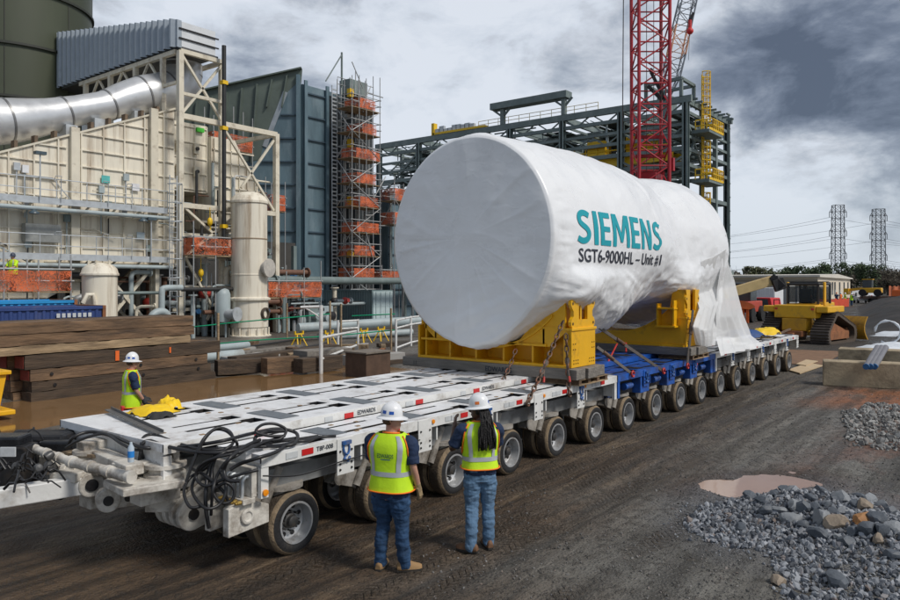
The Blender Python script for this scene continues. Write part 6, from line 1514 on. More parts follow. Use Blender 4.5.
# flared inlet duct wall, facing the camera
A, B = V((34.2, 56.8, 0)), V((41.3, 47.95, 0)); d = (B-A).normalized(); nn = V((d.y, -d.x, 0)); W_ = (B-A).length
t = thing('boiler_inlet', 'flared blue inlet wall of the boiler with green ribbed upper part', 'boiler wall', tuple((A+B)/2), world=True)
def wp(u, z, o=0): p = A+d*u+nn*o; return (p.x, p.y, z)
q = MB(); q.prism([(0, 0), (W_, 0), (W_, 20.0), (W_-.25, 20.0), (W_-1.0, 19.3), (W_-2.1, 17.6), (W_-3.1, 14.8), (W_-3.4, 13.5), (0, 12)], lambda u, v, o: wp(u, v, o), -.3, 0); q.build('blue_wall', boiler_blue, t)
q = MB(); q.prism([(-3.5, 12), (W_-3.4, 13.5), (W_-3.1, 14.8), (W_-2.1, 17.6), (W_-1.0, 19.3), (W_-.25, 20.0), (W_, 20.0), (W_+.1, 21.15), (-3.5, 17.7)], lambda u, v, o: wp(u, v, o), -.28, .02); q.build('green_wall', boiler_green, t)
q = Many()
for k in range(9):
    z = 1.6+k*1.95
    if z < 19.5: q.prism([(max(0, W_-6), z), (W_-.35, z), (W_-.35, z+.12), (max(0, W_-6), z+.12)], lambda u, v, o: wp(u, v, o), .003 if z < 12 else .003, .16) if z < 12 else q.prism([(W_-3.2+max(0, (z-13.5)*.42), z), (W_-.35, z), (W_-.35, z+.12), (W_-3.2+max(0, (z-13.5)*.42), z+.12)], lambda u, v, o: wp(u, v, o), .003, .16)
q.build('stiffener', M('boiler_rib', (.05,.085,.115), .6), t)
q = MB(); q.prism([(W_-.32, 0), (W_-.02, 0), (W_-.02, 20.6), (W_-.32, 20.6)], lambda u, v, o: wp(u, v, o), .022, .30); q.build('column', boiler_blue, t)
for k in range(9):
    u = W_-1.6-k*1.25; q = MB(); q.prism([(u, 13.2 if u < W_-3 else 17.9), (u+.1, 13.2 if u < W_-3 else 17.9), (u+.55, 21.0-.285*(W_-u)), (u+.45, 21.0-.285*(W_-u))], lambda a, b, o: wp(a, b, o), .022, .26); q.build('roof_rib', boiler_green, t)
q = MB(); q.bar(wp(-3.5, 17.72, .1), wp(W_+.1, 21.18, .1), .5, .12); q.build('roof_flange', boiler_green, t)
q = MB(); q.bar(wp(W_-1.25, 19.2, .06), wp(W_-3.0, 14.6, .06), .03, .4); q.build('pale_streak', M('bare_steel', (.42,.45,.47), .4, .5, .2, 2), t)
t = thing('boiler_annex', 'lower blue-grey ribbed block right of the boiler scaffold, partly behind the turbine', 'building', (55, 50, 0), world=True)
q = MB(); q.box(50.4, 60, 46.4, 58, 0, 11.6); q.build('casing', boiler_blue, t)
q = Many()
for k in range(7): q.box(50.45, 59.9, 46.25, 46.397, 1+k*1.6, 1.1+k*1.6)
q.build('stiffener', MATS['boiler_rib'], t)
q = Many()
for x in (50.42, 52.4, 54.4): q.box(x, x+.25, 46.1, 46.24, 0, 11.9)
q.build('column', hall_steel, t)
# boiler ladder
t = thing('caged_ladder', 'pale grey caged ladder running the full height of the blue boiler', 'ladder', (44.5, 47.2, 0), world=True)
q = MB()
for x in (44.25, 44.85): q.rod((x, 47.3, 1), (x, 47.3, 20.3), .05, 6)
q.build('side_rail', galv, t)
q = MB()
for k in range(56): q.box(44.25, 44.85, 47.27, 47.33, 1.2+k*.34, 1.32+k*.34)
q.build('rungs', galv, t)
q = Many(); r_ = random.Random(12)
for i in range(14): z = 2+i*1.3; q.box(45.3, 45.8, 46.5, 46.9, z, z+.3) if i % 3 == 0 else q.rod((45.2, 46.6, z), (47.5, 46.6, z+.1), .06, 6)
q.build('cable_run', scaff, t)
for i, z in enumerate((5.4, 10.0, 15.0, 19.4)):
    q = MB(); q.box(45.35, 45.75, 46.2, 46.6, z, z+.7); q.lathe([(.14, 0), (.14, .15), (0, .16)], (45.55, 46.2, z+.35), (0,-1,0), 10)
    solo('work_lamp', ['yellow work lamp lowest by the boiler ladder', 'yellow work lamp second from the ground by the boiler ladder', 'yellow work lamp second from the top by the boiler ladder', 'yellow work lamp at the very top of the boiler ladder'][i], 'lamp', q, safety_yellow, (45.5, 46.4, z))
t = thing('roof_davit', 'small davit crane with jib and box on top of the boiler beside the scaffold', 'davit', (45.2, 47.5, 20), world=True)
q = MB(); q.rod((45.6, 47.5, 19.8), (45.6, 47.5, 23.5), .09, 8); q.build('mast', hall_steel, t); q = MB(); q.rod((43.8, 47.6, 20.6), (45.6, 47.5, 23.3), .06, 8); q.build('jib', hall_steel, t); q = MB(); q.box(46.0, 48.2, 46.9, 48.2, 20, 21.2); q.build('machine_box', hall_steel, t)
q = MB(); railing(q, (45, 47.4, 20), (49.5, 47.4, 20), 1.2, 1.2, .03); q.build('railing', scaff, t)
# ---------------- pipework between casing and boiler
rp = random.Random(31)
PM = [pipe_grey, pipe_black, scaff, cream_steel, M('pipe_rust', (.16,.08,.05), .7, 0, .3, 2), pipe_grey, hall_steel]
k = 0
for i in range(120):
    x = rp.uniform(23.6, 44); y = rp.uniform(37.2, 44); h = rp.uniform(1.2, 4.4); r = rp.choice((.06, .09, .13, .18)); kind = rp.random()
    if i % 5 == 0: x = rp.uniform(16.5, 24)
    if x > 33.5 and y < 42.5: x -= 9.5
    if x > 30 and y > 42: y += 5.5; x = min(x, 41); y = rp.uniform(39.8, 44); h = rp.uniform(1.5, 3.8)
    q = MB(); z1 = rp.uniform(.3, 1.0)
    if kind < .5: P = [(x, y, 0), (x, y, h-.25), (x+.07, y, h-.07), (x+.25, y, h), (x+rp.uniform(1, 3.5), y, h)]
    elif kind < .75: P = [(x, y, z1+1), (x+rp.uniform(2, 5), y, z1+1), ]
    else: P = [(x, y, 0), (x, y, h)]
    if y < 42.5: P = [(min(a_, 33.8), b_, c_) for a_, b_, c_ in P]; P = [p for n_, p in enumerate(P) if n_ == 0 or (V(p)-V(P[n_-1])).length > .02]
    if len(P) < 2: P = [(x-1.5, y, h), (x, y, h)]
    q.tube(P, r, 10); m_ = PM[i % 7]
    t = thing('process_pipe', 'process pipe in the crowded pipework under and beside the cream casing', 'pipe', P[0], 0, 'process pipes beside the casing', world=True); q.build('pipe_run', m_, t, smooth=60)
    q = MB(); e = V(P[-1]); q.lathe([(r*1.9, -.04), (r*1.9, .04)], e, V(P[-1])-V(P[-2]), 14); q.build('flange', m_, t)
    if i % 3 == 0: q = MB(); c = V(P[0])+(V(P[1])-V(P[0]))*.6; q.ball(c, r*2.2, 10); q.rod(c, c+V((0, -.35, .05)), .03, 6); q.lathe([(.16, 0), (.16, .03), (.12, .03)], c+V((0, -.35, .05)), (0,-1,.1), 14); q.build('valve', rp.choice((dark_steel, M('valve_blue', (.03,.13,.3), .5), M('valve_red', (.4,.04,.03), .5), dark_steel)), t, smooth=40)
for i in range(16):
    x, y = rp.uniform(24, 34.5), rp.uniform(37.2, 43); w, h = rp.uniform(.6, 1.5), rp.uniform(.6, 1.7)
    t = thing('equipment_skid', 'dark equipment skid among the pipework at the foot of the plant', 'machine', (x, y, 0), 0, 'equipment skids in the pipework', world=True)
    q = MB(); q.box(x, x+w, y, y+w*.7, .15, h); q.build('casing', rp.choice((dark_steel, hall_steel, M('skid_brown', (.12,.08,.055), .7), pipe_grey)), t, bevel=.04)
    q = MB(); q.box(x-.1, x+w+.1, y-.1, y+w*.7+.1, 0, .15); q.build('base', dark_steel, t)
    q = MB(); q.lathe([(w*.28, 0), (w*.28, w*.5), (w*.1, w*.55), (0, w*.56)], (x+w*.5, y-.02, h*.6), (0,-1,0), 14); q.build('motor', rp.choice((dark_steel, pipe_grey, hall_steel)), t, smooth=40)
for (P, r, lab) in (([(30.5,38,3.35),(41,40.5,3.35),(48.3,40.5,3.35),(48.8,40.5,3.2),(49.0,40.5,2.7),(49.0,40.5,0)], .28, 'thick grey pipe running over the grey container and bending down by the turbine'), ([(49.5,41.5,2.5),(54,41.5,2.5),(60,41.5,2.5)], .35, 'pale pipe stub behind the round turbine face'),
                    ([(22.0,36.8,0),(22.0,36.8,2.6),(22.15,36.8,2.85),(22.5,36.8,2.9),(23.2,36.8,2.9)], .17, 'grey pipe with an elbow beside the caged ladder foot'), ([(20.9,36,0),(20.9,36,1.2),(21.1,36,1.55),(21.5,36,1.65),(21.8,36,1.5),(21.9,36,1.1),(21.9,36,0)], .2, 'grey hooped pipe behind the timber stack'), ([(23.2,36.8,2.8),(26,36.8,2.8),(29,36.8,2.8)], .12, 'dark pipe running right from the caged ladder to the cream vessel')):
    q = MB(); q.tube(crom([V(p) for p in P], 3), r, 12); solo('plant_pipe', lab, 'pipe', q, pipe_black if 'dark' in lab else hall_steel if 'thick' in lab else pipe_grey, P[0], smooth=60)
for i in range(7):
    x = 29+i*.95; y = 41+(i % 3)*.8; q = MB(); q.box(x-.14, x+.14, y-.14, y+.14, 0, 4.6+i*.2)
    solo('steel_post', 'grey steel post carrying pipes between vessel and boiler', 'post', q, hall_steel, (x, y, 0), 'steel posts between vessel and boiler')
# ---------------- laydown area with pipes, stands, rails, ropes
def stand(px, py, h, label):
    c = atz(px, py); t = thing('pipe_stand', label, 'stand', tuple(c), 0, 'yellow pipe stands', world=True)
    for sx in (-1, 1):
        for sy in (-1, 1): q = MB(); q.rod((c.x+sx*.30, c.y+sy*.28, 0), (c.x+sx*.12, c.y, h*.85), .035, 6); q.build('leg', safety_yellow, t)
    q = MB(); q.box(c.x-.28, c.x+.28, c.y-.04, c.y+.04, h*.85, h*.93); q.box(c.x-.28, c.x-.22, c.y-.04, c.y+.04, h*.93, h*1.1); q.box(c.x+.22, c.x+.28, c.y-.04, c.y+.04, h*.93, h*1.1); q.build('cradle', safety_yellow, t)
    return t
stand(299, 347, .72, 'yellow trestle stand alone at the left end of the grey pipes'); stand(364, 343, .72, 'yellow trestle under the lower grey pipe, left one of its pair'); stand(381, 341, .72, 'yellow trestle under the lower grey pipe, right one of its pair'); stand(329, 346, .72, 'yellow trestle between the white rail frames')
for (a, b, z, r, lab) in (((298, 328, 40), (425, 320, 45), 0, .26, 'long thick grey pipe lying on trestles, upper one'), ((318, 337, 41), (412, 332, 44), 0, .20, 'long grey pipe lying on trestles, lower one'), ((178, 352), (248, 345), .3, .16, 'grey pipe on the ground right of the timber stack, rear one'), ((196, 358), (242, 354), .25, .2, 'grey pipe on the ground right of the timber stack, front one'), ((262, 356), (330, 343), .12, .07, 'thin dark pipe lying on the yard between the rails'), ((240, 348), (300, 339), .10, .05, 'thin grey tube lying in the yard behind the dark pipe')):
    A_, B_ = (atz(*a, z), atz(*b, z)) if z else (atd(*a), atd(*b)); q = MB(); q.rod(A_, B_, r, 18); solo('loose_pipe', lab, 'pipe', q, pipe_grey if 'dark' not in lab else pipe_black, A_, smooth=50)
def rail_frame(pts, h, label):
    t = thing('guard_rail', label, 'railing', tuple(pts[0]), 0, 'white tubular guard rails', world=True)
    for p in pts: q = MB(); q.rod((p.x, p.y, -.1), (p.x, p.y, h), .055, 8); q.build('post', white_paint, t, smooth=60)
    for a, b in zip(pts, pts[1:]):
        for z in (h-.06, h*.72, h*.12): q = MB(); q.rod((a.x, a.y, z), (b.x, b.y, z), .045, 8); q.build('rail', white_paint, t, smooth=60)
rail_frame([atz(338, 352), atz(358, 350)], 1.45, 'white tubular guard rail frame beside the yellow trestles')
rail_frame([atz(396, 352), atz(411, 346), atz(424, 343)], 1.5, 'white tubular guard rail next to the round turbine face')
a = atz(321, 372); q = MB(); q.rod((a.x, a.y, -.1), (a.x, a.y, 2.35), .07, 10); q.tube([(a.x, a.y, 2.3), (a.x-.5, a.y+.5, 2.28)], .05, 8); q.rod((a.x-.4, a.y+.4, 2.28), (a.x, a.y, 1.9), .035, 6); q.rod((a.x, a.y, 1.2), atz(356, 352, .0)+V((0,0,.95)), .05, 8); q.rod((a.x, a.y, .45), atz(356, 352, .0)+V((0,0,.3)), .05, 8)
solo('white_davit_post', 'white tall tubular post with a bent arm at the edge of the flood water', 'post', q, white_paint, a, smooth=60)
for (px, py, h) in ((218, 374, 2.1), (287, 338, 2.0), (330, 350, 2.3), (341, 352, 2.2), (391, 352, 2.0)):
    c = atz(px, py); q = MB(); q.box(c.x-.035, c.x+.035, c.y-.035, c.y+.035, -.3, h); solo('wooden_stake', 'wooden stake holding the green barrier rope, %s' % {218: 'in the flood water beside the timber stack', 287: 'behind the lone trestle', 330: 'beside the white davit post', 341: 'at the guard rail frame', 391: 'at the rail near the turbine face'}[px], 'stake', q, timber_pale, c)
for (P, lab) in (([(193, 327, 1.3), (230, 323, 1.45), (262, 320, 1.55), (330, 314, 1.7)], 'upper green barrier rope from the timber stack to the guard rails'), ([(205, 345, .6), (260, 340, .65), (330, 336, .7), (395, 330, .9)], 'lower green barrier rope running along the yard'), ([(352, 316, 1.2), (395, 314, 1.35)], 'green barrier rope in front of the grey container')):
    q = MB(); q.tube(crom([atz(a, b, CH-(b-HZ)*34/740) for a, b, z in P], 6), .028, 6); solo('barrier_rope', lab, 'rope', q, rope_green, atz(P[0][0], P[0][1], 0), smooth=60)
c = atz(367, 374); t = thing('steel_drum_box', 'rusty brown open steel box on the bank beyond the trailer deck', 'box', tuple(c), world=True)
q = MB(); q.box(c.x-.55, c.x+.65, c.y-.5, c.y+.5, -.1, .75); q.build('box_body', M('box_brown', (.10,.06,.04), .8, 0, .4, 3), t, bevel=.02); q = MB(); q.box(c.x-.6, c.x+.7, c.y-.55, c.y+.55, .75, .80); q.build('lid', M('lid_grey', (.2,.17,.14), .8, 0, .3, 3), t)
rj = random.Random(5)
for i in range(24):
    px, py = rj.uniform(232, 400), rj.uniform(346, 366); c = atz(px, py); s = rj.uniform(.12, .35); an = rj.uniform(0, 3.1); q = MB()
    q.obox((0, 0, s*.4), V((math.cos(an), math.sin(an), 0))*s*rj.uniform(1, 3.2), V((-math.sin(an), math.cos(an), 0))*s*.5, V((0, 0, s*.4)))
    o = q.build('timber_offcut', [timber_old, timber_dark, timber_pale, rust_mud, concrete][i % 5], bevel=.01); o.location = (c.x, c.y, 0); tag(o, 'offcut block lying about on the muddy bank beyond the flood water', 'offcut', 'offcuts on the bank')
for (a, b, w, h, m, lab) in (((216, 375), (262, 372), .45, .5, timber_dark, 'dark retaining timber at the water edge nearest the timber stack'), ((264, 374), (296, 371), .45, .55, timber_old, 'brown retaining timber at the water edge, middle of the bank'), ((298, 373), (338, 368), .5, .5, timber_dark, 'dark retaining timber at the water edge by the white davit post'), ((222, 363), (262, 360), .9, .25, concrete, 'pale grey slab lying on the bank behind the retaining timbers'), ((300, 362), (345, 358), 1.0, .45, timber_grey, 'grey squared block lying behind the white davit post'), ((232, 366), (335, 352), .5, .35, timber_dark, 'long dark timber lying along the bank of the flood water'), ((226, 359), (300, 350), .4, .25, timber_grey, 'long grey timber lying behind the dark one on the bank'), ((345, 366), (402, 362), .5, .4, concrete, 'concrete kerb block on the bank near the turbine')):
    A_, B_ = atz(*a), atz(*b); q = MB(); q.bar(A_+V((0,0,h/2)), B_+V((0,0,h/2)), w, h); solo('bank_beam', lab, 'beam', q, m, A_, bevel=.02)
w4 = aty(9, 300, 36.75)
person('worker in lime jacket behind the orange net at the far left', (w4.x+.2, 36.8, 2.75), rad(200), 1.74, shirt=hivis, arms={'R': ((.16,-.25,1.14), (.36,-.18,1.05)), 'L': ((.16,.25,1.14), (.38,.16,1.08))}, vox=.025, text=False, gloves=glove_dark, hat=M('hat_dark', (.05,.06,.09), .4), decal=False)
q = MB(); q.box(w4.x-.2, w4.x+.6, 36.4, 37.2, 2.75, 2.752)
# extra tubes and planks cluttering the scaffold tower
t = thing('scaffold', 'bare grey tube scaffold without nets between boiler ladder and netted tower', 'scaffold', (46, 47, 0), 0, 'orange netted scaffolds', world=True)
rs_ = random.Random(19)
for k in range(16): x, y = rs_.uniform(45.0, 48.4), rs_.uniform(46.5, 47.6); q = MB(); q.rod((x, y, 0), (x, y, rs_.uniform(15, 22)), .05, 6); q.build('standard', scaff, t)
for k in range(46):
    x, y, z = rs_.uniform(44.8, 47.6), rs_.uniform(44.4, 47.6), rs_.uniform(2, 20.5); q = MB()
    if k % 3: q.rod((x, y, z), (x+rs_.uniform(.8, 2.6), y, z+rs_.uniform(-.2, .2)), .045, 6)
    else: q.rod((x, y, z), (x+rs_.uniform(-1.5, 1.5), y, z+2.0), .045, 6)
    q.build('ledger', rs_.choice((scaff, scaff, galv)), t)
for k in range(14): x, z = rs_.uniform(45, 46.6), 2+k*1.35; q = MB(); q.box(x, x+1.3, 46.6, 47.5, z, z+.08); q.build('deck_board', timber_old, t)

# conduits, boxes and stubs on the casing and the tall frame
t = thing('cable_conduit', 'grey conduits and junction boxes running over the cream casing walls', 'conduit', (20, 39, 6), world=True)
rc = random.Random(61)
for k in range(26):
    x, z = rc.uniform(9, 23.4), rc.uniform(4.6, 8.8); q = MB(); y = YW-.17
    if k % 2: q.tube([(x, y, z), (x+rc.uniform(.6, 2.4), y, z), (x+2.5, y, z-rc.uniform(.3, 1.2))], .03, 6)
    else: q.tube([(x, y, z), (x, y, max(4.5, z-rc.uniform(.8, 2.4)))], .035, 6)
    q.build('conduit', rc.choice((galv, dark_steel, pipe_grey, cream_steel)), t)
    if k % 2 == 0: q = MB(); q.box(x-.15, x+.15, y-.1, y+.05, z, z+.38); q.build('junction_box', rc.choice((galv, hall_steel, white_misc, pipe_grey)), t)
t = thing('pipe_run', 'bundle of thin grey and rust pipes climbing inside the tall cream frame', 'pipes', (26, 39, 0), world=True)
for k in range(34):
    x, y, z = rc.uniform(24.1, 30.4), rc.uniform(38.3, 39.6), rc.uniform(.3, 8.3); q = MB(); r = rc.choice((.04, .06, .09))
    if k % 3 == 0: q.tube([(x, y, z), (x, y, z+rc.uniform(.8, 3.2))], r, 7)
    elif k % 3 == 1: q.tube([(x, y, z), (min(30.5, x+rc.uniform(1, 4)), y, z)], r, 7)
    else: q.tube([(x, y, z), (x+.5, y, z), (x+.6, y, z+.1), (x+.6, y, z+1.5), (x+.7, y, z+1.6), (x+1.6, y, z+1.6)], r, 7)
    q.build('thin_pipe', rc.choice((galv, pipe_grey, pipe_black, MATS['pipe_rust'], cream_steel, hall_steel)), t, smooth=60)
for k, (a, b) in enumerate((((24.2,38.6,2.9),(30.4,38.6,2.9)), ((24.2,39.4,1.6),(30.4,39.4,1.6)), ((24.2,38.9,6.0),(30.4,38.9,6.0)))):
    q = MB(); q.bar(a, b, .16, .2); q.build('beam', cream_steel, t)
# ================================================================ turbine hall frame and cranes
HX, HY, HZT = 106.4, 39.1, 30.6
t = thing('steel_hall', 'large open dark green steel hall frame rising behind the wrapped turbine', 'hall', (115, 70, 0), world=True)
ys = [HY+10.2*k for k in range(7)]; xs = [HX, 113.2, 119.4, 125.2]
for y in ys:
    for x in (HX, 125.2): q = MB(); q.box(x-.45, x+.45, y-.12, y+.12, 0, HZT-1.0); q.box(x-.45, x-.35, y-.42, y+.42, 0, HZT-1.0); q.box(x+.35, x+.45, y-.42, y+.42, 0, HZT-1.0); q.build('column', hall_steel, t)
for x in xs[1:3]:
    q = MB(); q.box(x-.35, x+.35, HY-.3, HY+.3, 0, HZT-1); q.build('column', hall_steel, t)
    q = MB(); q.box(x-.35, x+.35, ys[-1]-.3, ys[-1]+.3, 0, HZT-1); q.build('column', hall_steel, t)
for x in (HX, 125.2): q = MB(); q.box(x-.3, x+.3, HY-.9, ys[-1]+.9, HZT-1.0, HZT); q.build('eave_girder', hall_steel, t)
for y in ys: q = MB(); q.box(HX+.31, 124.8, y-.25, y+.25, HZT-1.05, HZT-.1); q.build('roof_girder', hall_steel, t)
rh = random.Random(9)
for z, w in ((28.1,.45),(26.3,.35),(24.6,.4),(22.7,.5),(20.4,.5),(16.0,.6),(11.0,.6)):
    for x in (HX+.1, 115.8, 125.0):
        q = MB(); q.box(x-w/2, x+w/2, HY, ys[-1], z, z+w*1.25); q.build('floor_beam', hall_steel, t)
    for x in (113.2, 119.4):
        if z > 19: q = MB(); q.box(x-.15, x+.15, HY+.5, ys[-1]-.5, z+.2, z+.55); q.build('floor_beam', hall_steel, t)
    if z > 19:
        for k in range(14): y = HY+2+k*4.35; q = MB(); q.box(HX+.2, 125, y-.12, y+.12, z+.1, z+.45); q.build('joist', hall_steel, t)
    if z > 19:
        for k in range(6):
            y = HY+.6+k*10.2+(z*7) % 4; q = MB(); q.box(HX+1.2+(k*z) % 3, HX+9+(k*z*3) % 7, y, y+2.5+(z*k) % 3, z+w*1.3, z+w*1.3+.08); q.build('floor_plate', MATS.get('floor_dark') or M('floor_dark', (.06,.07,.07), .7, 0, .2, .5), t)
    q = MB(); q.box(HX+.5, 125, HY-.2, HY+.2, z, z+w); q.build('end_beam', hall_steel, t)
for k in range(6):
    y0, y1 = ys[k], ys[k+1]; m = (y0+y1)/2
    for z0, z1 in ((28.3, 30), (24.8, 26.4)):
        for n_ in range(4): a = y0+(y1-y0)*n_/4; b = y0+(y1-y0)*(n_+1)/4; q = MB(); q.bar((HX+.2, a, z0 if n_ % 2 else z1), (HX+.2, b, z1 if n_ % 2 else z0), .2); q.build('lattice_brace', hall_steel, t)
for a, b in (((HX,ys[6],26),(HX,ys[5],21)), ((HX,ys[6],16),(HX,ys[5],21)), ((HX,ys[5],28),(HX,ys[6],20)), ((HX,ys[0],27.5),(113.2,HY,21)), ((113.2,HY,27.5),(HX,ys[0],21)), ((HX,ys[1],22),(HX,ys[0],16.5)), ((HX, ys[0], 22),(HX, ys[1], 17))):
    q = MB(); q.bar(a, b, .32); q.build('cross_brace', hall_steel, t)
for k in range(34):   # pipes, ducts and trays under the roof
    y = rh.uniform(HY+1, ys[-1]-6); x = rh.uniform(HX+2, 124); z = rh.choice((21.6, 23.4, 25.2, 27, 28.8))+rh.uniform(-.3, .3); q = MB()
    if k % 3: q.rod((x, y, z), (x, y+rh.uniform(6, 18), z), rh.uniform(.12, .4), 8)
    else: q.rod((x, y, z), (min(125, x+rh.uniform(4, 10)), y, z), rh.uniform(.12, .35), 8)
    q.build('roof_pipe', rh.choice((galv, hall_steel, pipe_grey, cont_pale)), t)
q = Many()
for k in range(24): z = 6+k*1.15; q.box(125.2, 126.8, HY-.15, HY+.15, z, z+.22) if k % 2 == 0 else None
q.build('bracket_stub', hall_steel, t)
q = MB(); railing(q, (HX, HY+14, HZT), (HX, ys[-1]-24, HZT), 1.2, 2.2, .05); q.build('roof_railing', M('rail_pale_yellow', (.62,.50,.22), .6, 0, .15, 1), t)
for k in range(9): x = HX+1+k*2.1; q = MB(); q.box(x-.12, x+.12, HY-1.4, HY+1.2, HZT-.6, HZT-.3); q.build('purlin', hall_steel, t)
q = MB()
for a, b in (((HX-.2,HY+.6,HZT),(HX-.2,HY+.6,33.2)), ((HX-.2,HY+6.0,HZT),(HX-.2,HY+6.0,33)), ((HX+5,HY+.6,HZT),(HX+5,HY+.6,33.2)), ((HX-.3,HY+.4,33.2),(HX-.3,HY+6.2,33.0)), ((HX-.3,HY+.6,33.2),(HX+5.2,HY+.6,33.2)), ((HX+5,HY+.4,33.2),(HX+5,HY+6.2,33)), ((HX+5,HY+6,HZT),(HX+5,HY+6,33)), ((HX-.2,HY+6,33),(HX+5,HY+6,33))): q.bar(a, b, .45)
q.build('roof_frame', hall_steel, t)
t = thing('roof_canopy', 'dark steel canopy beam on two posts standing on the hall roof edge', 'canopy', (HX, 66, HZT), world=True)
ya, yb = atx(500, 120, HX).y, atx(564, 110, HX).y
q = MB(); q.box(HX-.8, HX+1.2, yb-.8, ya+1.6, 33.3, 34.4); q.build('canopy_beam', hall_steel, t)
for y in (ya-.6, yb): q = MB(); q.box(HX-.35, HX+.35, y-.35, y+.35, HZT, 33.3); q.bar((HX, y, 31.9), (HX, y+1.9, 33.3), .3); q.bar((HX, y, 31.9), (HX, y-1.5, 33.3), .3); q.build('post', hall_steel, t)
t = thing('walkway_load', 'yellow railed trolley with pale load at the hall roof edge, above the turbine face', 'trolley', (HX, 92, HZT), world=True)
ya, yb = atx(434, 128, HX).y, atx(486, 120, HX).y
q = MB(); q.box(HX-.4, HX+.6, yb, ya, HZT+.02, HZT+.4); q.build('tray', safety_yellow, t); q = Many(); r_ = random.Random(3)
for i in range(9): y = yb+2.5+(ya-yb-3)*i/9; q.box(HX-.2, HX+.4, y, y+1.1, HZT+.4, HZT+.9+r_.random()*.7)
q.build('load', galv, t); q = MB(); q.box(HX-.4, HX+.6, ya-.3, ya+.3, HZT, HZT+2.2); q.build('end_post', safety_yellow, t)
# overhead crane
t = thing('overhead_crane', 'yellow overhead crane girder with railings inside the open steel hall', 'crane', (110, 52, 22), world=True)
ya, yb = atx(588, 150, 108).y, atx(672, 150, 108).y
q = MB(); q.box(107.4, 108.6, yb, ya+2, 21.6, 23.3); q.build('girder', safety_yellow, t); q = MB(); q.box(112, 113.2, yb, ya+2, 21.6, 23.3); q.build('girder', safety_yellow, t)
q = MB(); railing(q, (107.2, yb, 23.3), (107.2, ya+6, 23.3), 1.5, 2.0, .10); q.build('railing', safety_yellow, t)
y1_ = atx(598, 150, 108).y; y2_ = atx(640, 150, 108).y
q = MB(); q.box(107.3, 109.5, y1_-1.6, y1_+1.6, 23.3, 25.8); q.build('hoist_house', safety_yellow, t, bevel=.1); q = MB(); q.box(107.6, 110, y2_-2.2, y2_+2.2, 23.3, 25.9); q.build('trolley', safety_yellow, t, bevel=.1)
# yellow caged ladder tower
LX, LY = 111.6, 38.3
t = thing('ladder_tower', 'yellow caged ladder with two railed platforms on the right corner of the steel hall', 'ladder', (LX, LY, 0), world=True)
q = MB()
for x in (LX-.4, LX+.4): q.rod((x, LY+.1, 9), (x, LY+.1, 34.6), .09, 6)
for k in range(64): q.rod((LX-.4, LY+.1, 9.2+k*.4), (LX+.4, LY+.1, 9.2+k*.4), .05, 5)
q.build('ladder', safety_yellow, t)
for z0, z1 in ((10, 16.8), (19.8, 24.6), (27.5, 35)):
    q = MB(); n = int((z1-z0)/.9)
    for k in range(n+1):
        z = z0+(z1-z0)*k/n; q.tube([(LX+.75*math.cos(a), LY-.1-.95*math.sin(a), z) for a in [math.pi*i/8 for i in range(9)]], .075, 5)
    for a in (0, .25, .5, .75, 1): q.rod((LX+.75*math.cos(math.pi*a), LY-.1-.95*math.sin(math.pi*a), z0), (LX+.75*math.cos(math.pi*a), LY-.1-.95*math.sin(math.pi*a), z1), .065, 5)
    q.build('cage', safety_yellow, t)
for z in (18.5, 25.8):
    q = MB(); q.box(LX-3.4, LX+3.0, LY-2.0, LY+.6, z-.5, z); q.build('platform', hall_steel, t); q = MB(); q.box(LX-3.4, LX+3.0, LY-2.05, LY-2.0, z-.1, z+.25)
    for a, b in (((LX-1.8,LY-2,z),(LX+3,LY-2,z)), ((LX+3,LY-2,z),(LX+3,LY+.6,z)), ((LX-1.8,LY-2,z),(LX-1.8,LY+.6,z))): railing(q, a, b, 1.7, .8, .09)
    q.build('railing', safety_yellow, t)
# lattice mast helper
def lattice(t, base, up, h, w0, w1, panel, m, rc, rb, side=None, m2=None):
    base, up = V(base), V(up).normalized(); s = V(side) if side else V((CT, ST, 0)); s = (s-up*s.dot(up)).normalized(); r = up.cross(s); n = max(2, round(h/panel))
    def P(i, k): f = i/n; w = (w0+(w1-w0)*f)/2; a, b = ((-1,-1),(1,-1),(1,1),(-1,1))[k]; return base+up*h*f+s*a*w+r*b*w
    for k in range(4): q = MB(); q.rod(P(0, k), P(n, k), rc, 8); q.build('chord', m, t, smooth=60)
    for k in range(4):
        q = MB()
        for i in range(n):
            a, b = (k, (k+1) % 4) if i % 2 else ((k+1) % 4, k); q.rod(P(i, a), P(i+1, b), rb, 5); q.rod(P(i, a), P(i, b), rb, 5)
        q.rod(P(n, k), P(n, (k+1) % 4), rb, 5); q.build('lacing', m, t)
    return P
cx_, cy_ = 66.9, 28.0
t = thing('red_lattice_crane', 'red lattice boom of a crawler crane standing behind the turbine', 'crane', (cx_, cy_, 0), world=True)
lattice(t, (cx_, cy_, 2.6), (0,0,1), 44, 2.75, 2.95, 1.95, crane_red, .17, .075)
q = Many()
for z in (10.2, 11.3, 12.5, 13.6, 15.2, 17): 
    for k in range(2): q.obox((cx_, cy_, z), V((ST, -CT, 0))*1.35, V((CT, ST, 0))*.08, V((0,0,.16)))
q.box(cx_-.9, cx_+.9, cy_-.9, cy_+.9, 12.6, 13.5); q.build('boom_frame', crane_red, t)
q = MB(); q.box(cx_-3, cx_+3, cy_-1.6, cy_+1.6, 1.2, 2.8); q.build('machine_house', crane_red, t, bevel=.1)
for s in (-1, 1): q = MB(); q.prism([(-4, .3), (-3.4, 0), (3.4, 0), (4, .3), (4, .9), (3.4, 1.2), (-3.4, 1.2), (-4, .9)], lambda u, v, d: (cx_+u, cy_+s*2.6+d, v), -.5, .5); q.build('crawler_track', track_mud, t)
q = MB()
